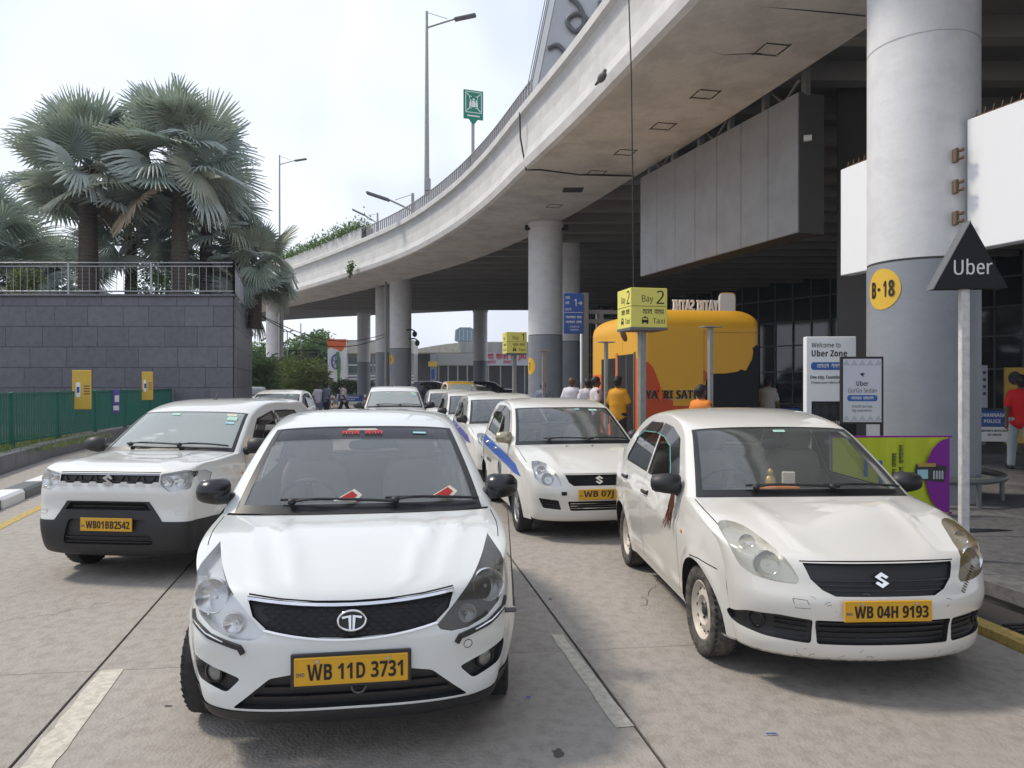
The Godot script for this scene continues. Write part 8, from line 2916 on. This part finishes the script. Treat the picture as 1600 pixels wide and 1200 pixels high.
func repaint(o: Node3D, m: Material) -> void:
	for c in o.get_children():
		if c is MeshInstance3D and String(c.name).begins_with("body"):
			c.material_override = m

func build_cars() -> void:
	put_car(white_saloon(), "taxi_car", "white saloon taxi with plate WB 11D 3731 and red leaflets under its wipers", Vector3(-.72, 0, -3.45), 9, "white taxis")
	put_car(cream_saloon(), "taxi_car", "cream saloon taxi with plate WB 04H 9193 and a cracked bumper", Vector3(2.06, 0, -4.2), 3, "white taxis")
	var sp := put_car(high_hatchback(), "hatchback_car", "white high hatchback with black lower bumper and plate WB01BB2542", Vector3(-3.53, 0, -6.7), -6, "white taxis")
	var sw := put_car(striped_saloon(M.stripe_blue), "taxi_car", "white saloon taxi with a bright blue side stripe", Vector3(.97, 0, -8.45), 10, "white taxis")
	number_plate(sw, Transform3D(Basis.IDENTITY, Vector3(0, .525, .016)), "WB 07J 1", .5, .115, false)
	door_crest(sw)
	var second := sw.duplicate()
	for c in second.get_children():
		if String(c.name).begins_with("side_stripe"): c.material_override = M.stripe_purple
		if String(c.name).begins_with("door_mirror"): c.get_node("shell").material_override = M.plastic
		if String(c.name).begins_with("number_plate"): second.remove_child(c)
	put_car(second, "taxi_car", "white saloon taxi with a purple side stripe behind the blue striped one", Vector3(.14, 0, -13.3), 10.5, "white taxis")
	var third := second.duplicate()
	put_car(third, "taxi_car", "white saloon taxi third in the right hand queue, behind the purple striped one", Vector3(-.6, 0, -17.6), 11, "white taxis")
	var unmarked := sw.duplicate()
	for c in unmarked.get_children():
		if String(c.name).begins_with("side_stripe"): c.material_override = M.paint_d
		if String(c.name).begins_with("door_mirror"): c.get_node("shell").material_override = M.plastic
		if String(c.name).begins_with("door_letter") or String(c.name).begins_with("door_crest") or String(c.name).begins_with("number_plate"): unmarked.remove_child(c)
	var plain := put_car(unmarked, "parked_car", "white saloon last in the right hand queue with dark mirrors", Vector3(-1.65, 0, -22.6), 10, "white taxis")
	put_car(plain.duplicate(), "parked_car", "white saloon standing alone before the far bushes", Vector3(-6.75, 0, -20.8), 4, "white taxis")
	var wag := sp.duplicate()
	put_car(wag, "hatchback_car", "tall cream hatchback waiting behind the leaflet taxi", Vector3(-2.78, 0, -18.2), 9, "white taxis")
	wag.scale = Vector3(1.04, 1.06, 1.0)
	for c in wag.get_children():
		if String(c.name).begins_with("number_plate"): wag.remove_child(c)
	var grey := plain.duplicate()
	repaint(grey, M.paint_grey)
	put_car(grey, "parked_car", "grey car parked by the end of the stone wall", Vector3(-14.4, 0, -43.0), 20, "far cars")
	var cab := sp.duplicate()
	repaint(cab, M.paint_yellow)
	put_car(cab, "yellow_cab", "yellow roofed cab far down the lane", Vector3(-2.0, 0, -35.0), 14, "far cars")
	cab.scale = Vector3(1.1, 1.17, 1.1)
	put_car(plain.duplicate(), "parked_car", "white car far off near the Bay 1 post", Vector3(-.1, .15, -37.0), 60, "far cars")
	for e in [[-3.6, 56.0, 80.0, "dark high car under the arched shed"], [.3, 58.0, 100.0, "dark high car near the lettered fascia"], [-6.4, 58.5, 20.0, "dark car right of the far column pair"]]:
		var dk := sp.duplicate()
		repaint(dk, M.paint_dark)
		put_car(dk, "dark_car", e[3], Vector3(e[0], 0, -e[1]), e[2], "far cars")
		dk.scale = Vector3(1.15, 1.2, 1.1)

func door_crest(o: Node3D) -> void:
	# lettering and round crest on the driver's side doors
	var x := -(float(o.get_meta("door_x")) + .006)
	var b := Basis(Vector3(0, 0, 1), Vector3.UP, Vector3(-1, 0, 0))
	letters("door_lettering", "NO REFUSAL", .05, .42, M.grey_steel, o, Transform3D(b, Vector3(x, .66, -2.7)), false, .003)
	var ring := []
	for k in 21: ring.append(Vector3(x, .64 + sin(TAU * k / 20) * .09, -1.75 + cos(TAU * k / 20) * .09))
	obj("door_crest", MB.new().tube(ring, .009, 5, false).box(Vector3(x, .64, -1.75), Vector3(.004, .12, .02)).box(Vector3(x, .64, -1.75), Vector3(.004, .02, .1)).box(Vector3(x, .50, -1.75), Vector3(.004, .03, .14)), M.grey_steel, o)
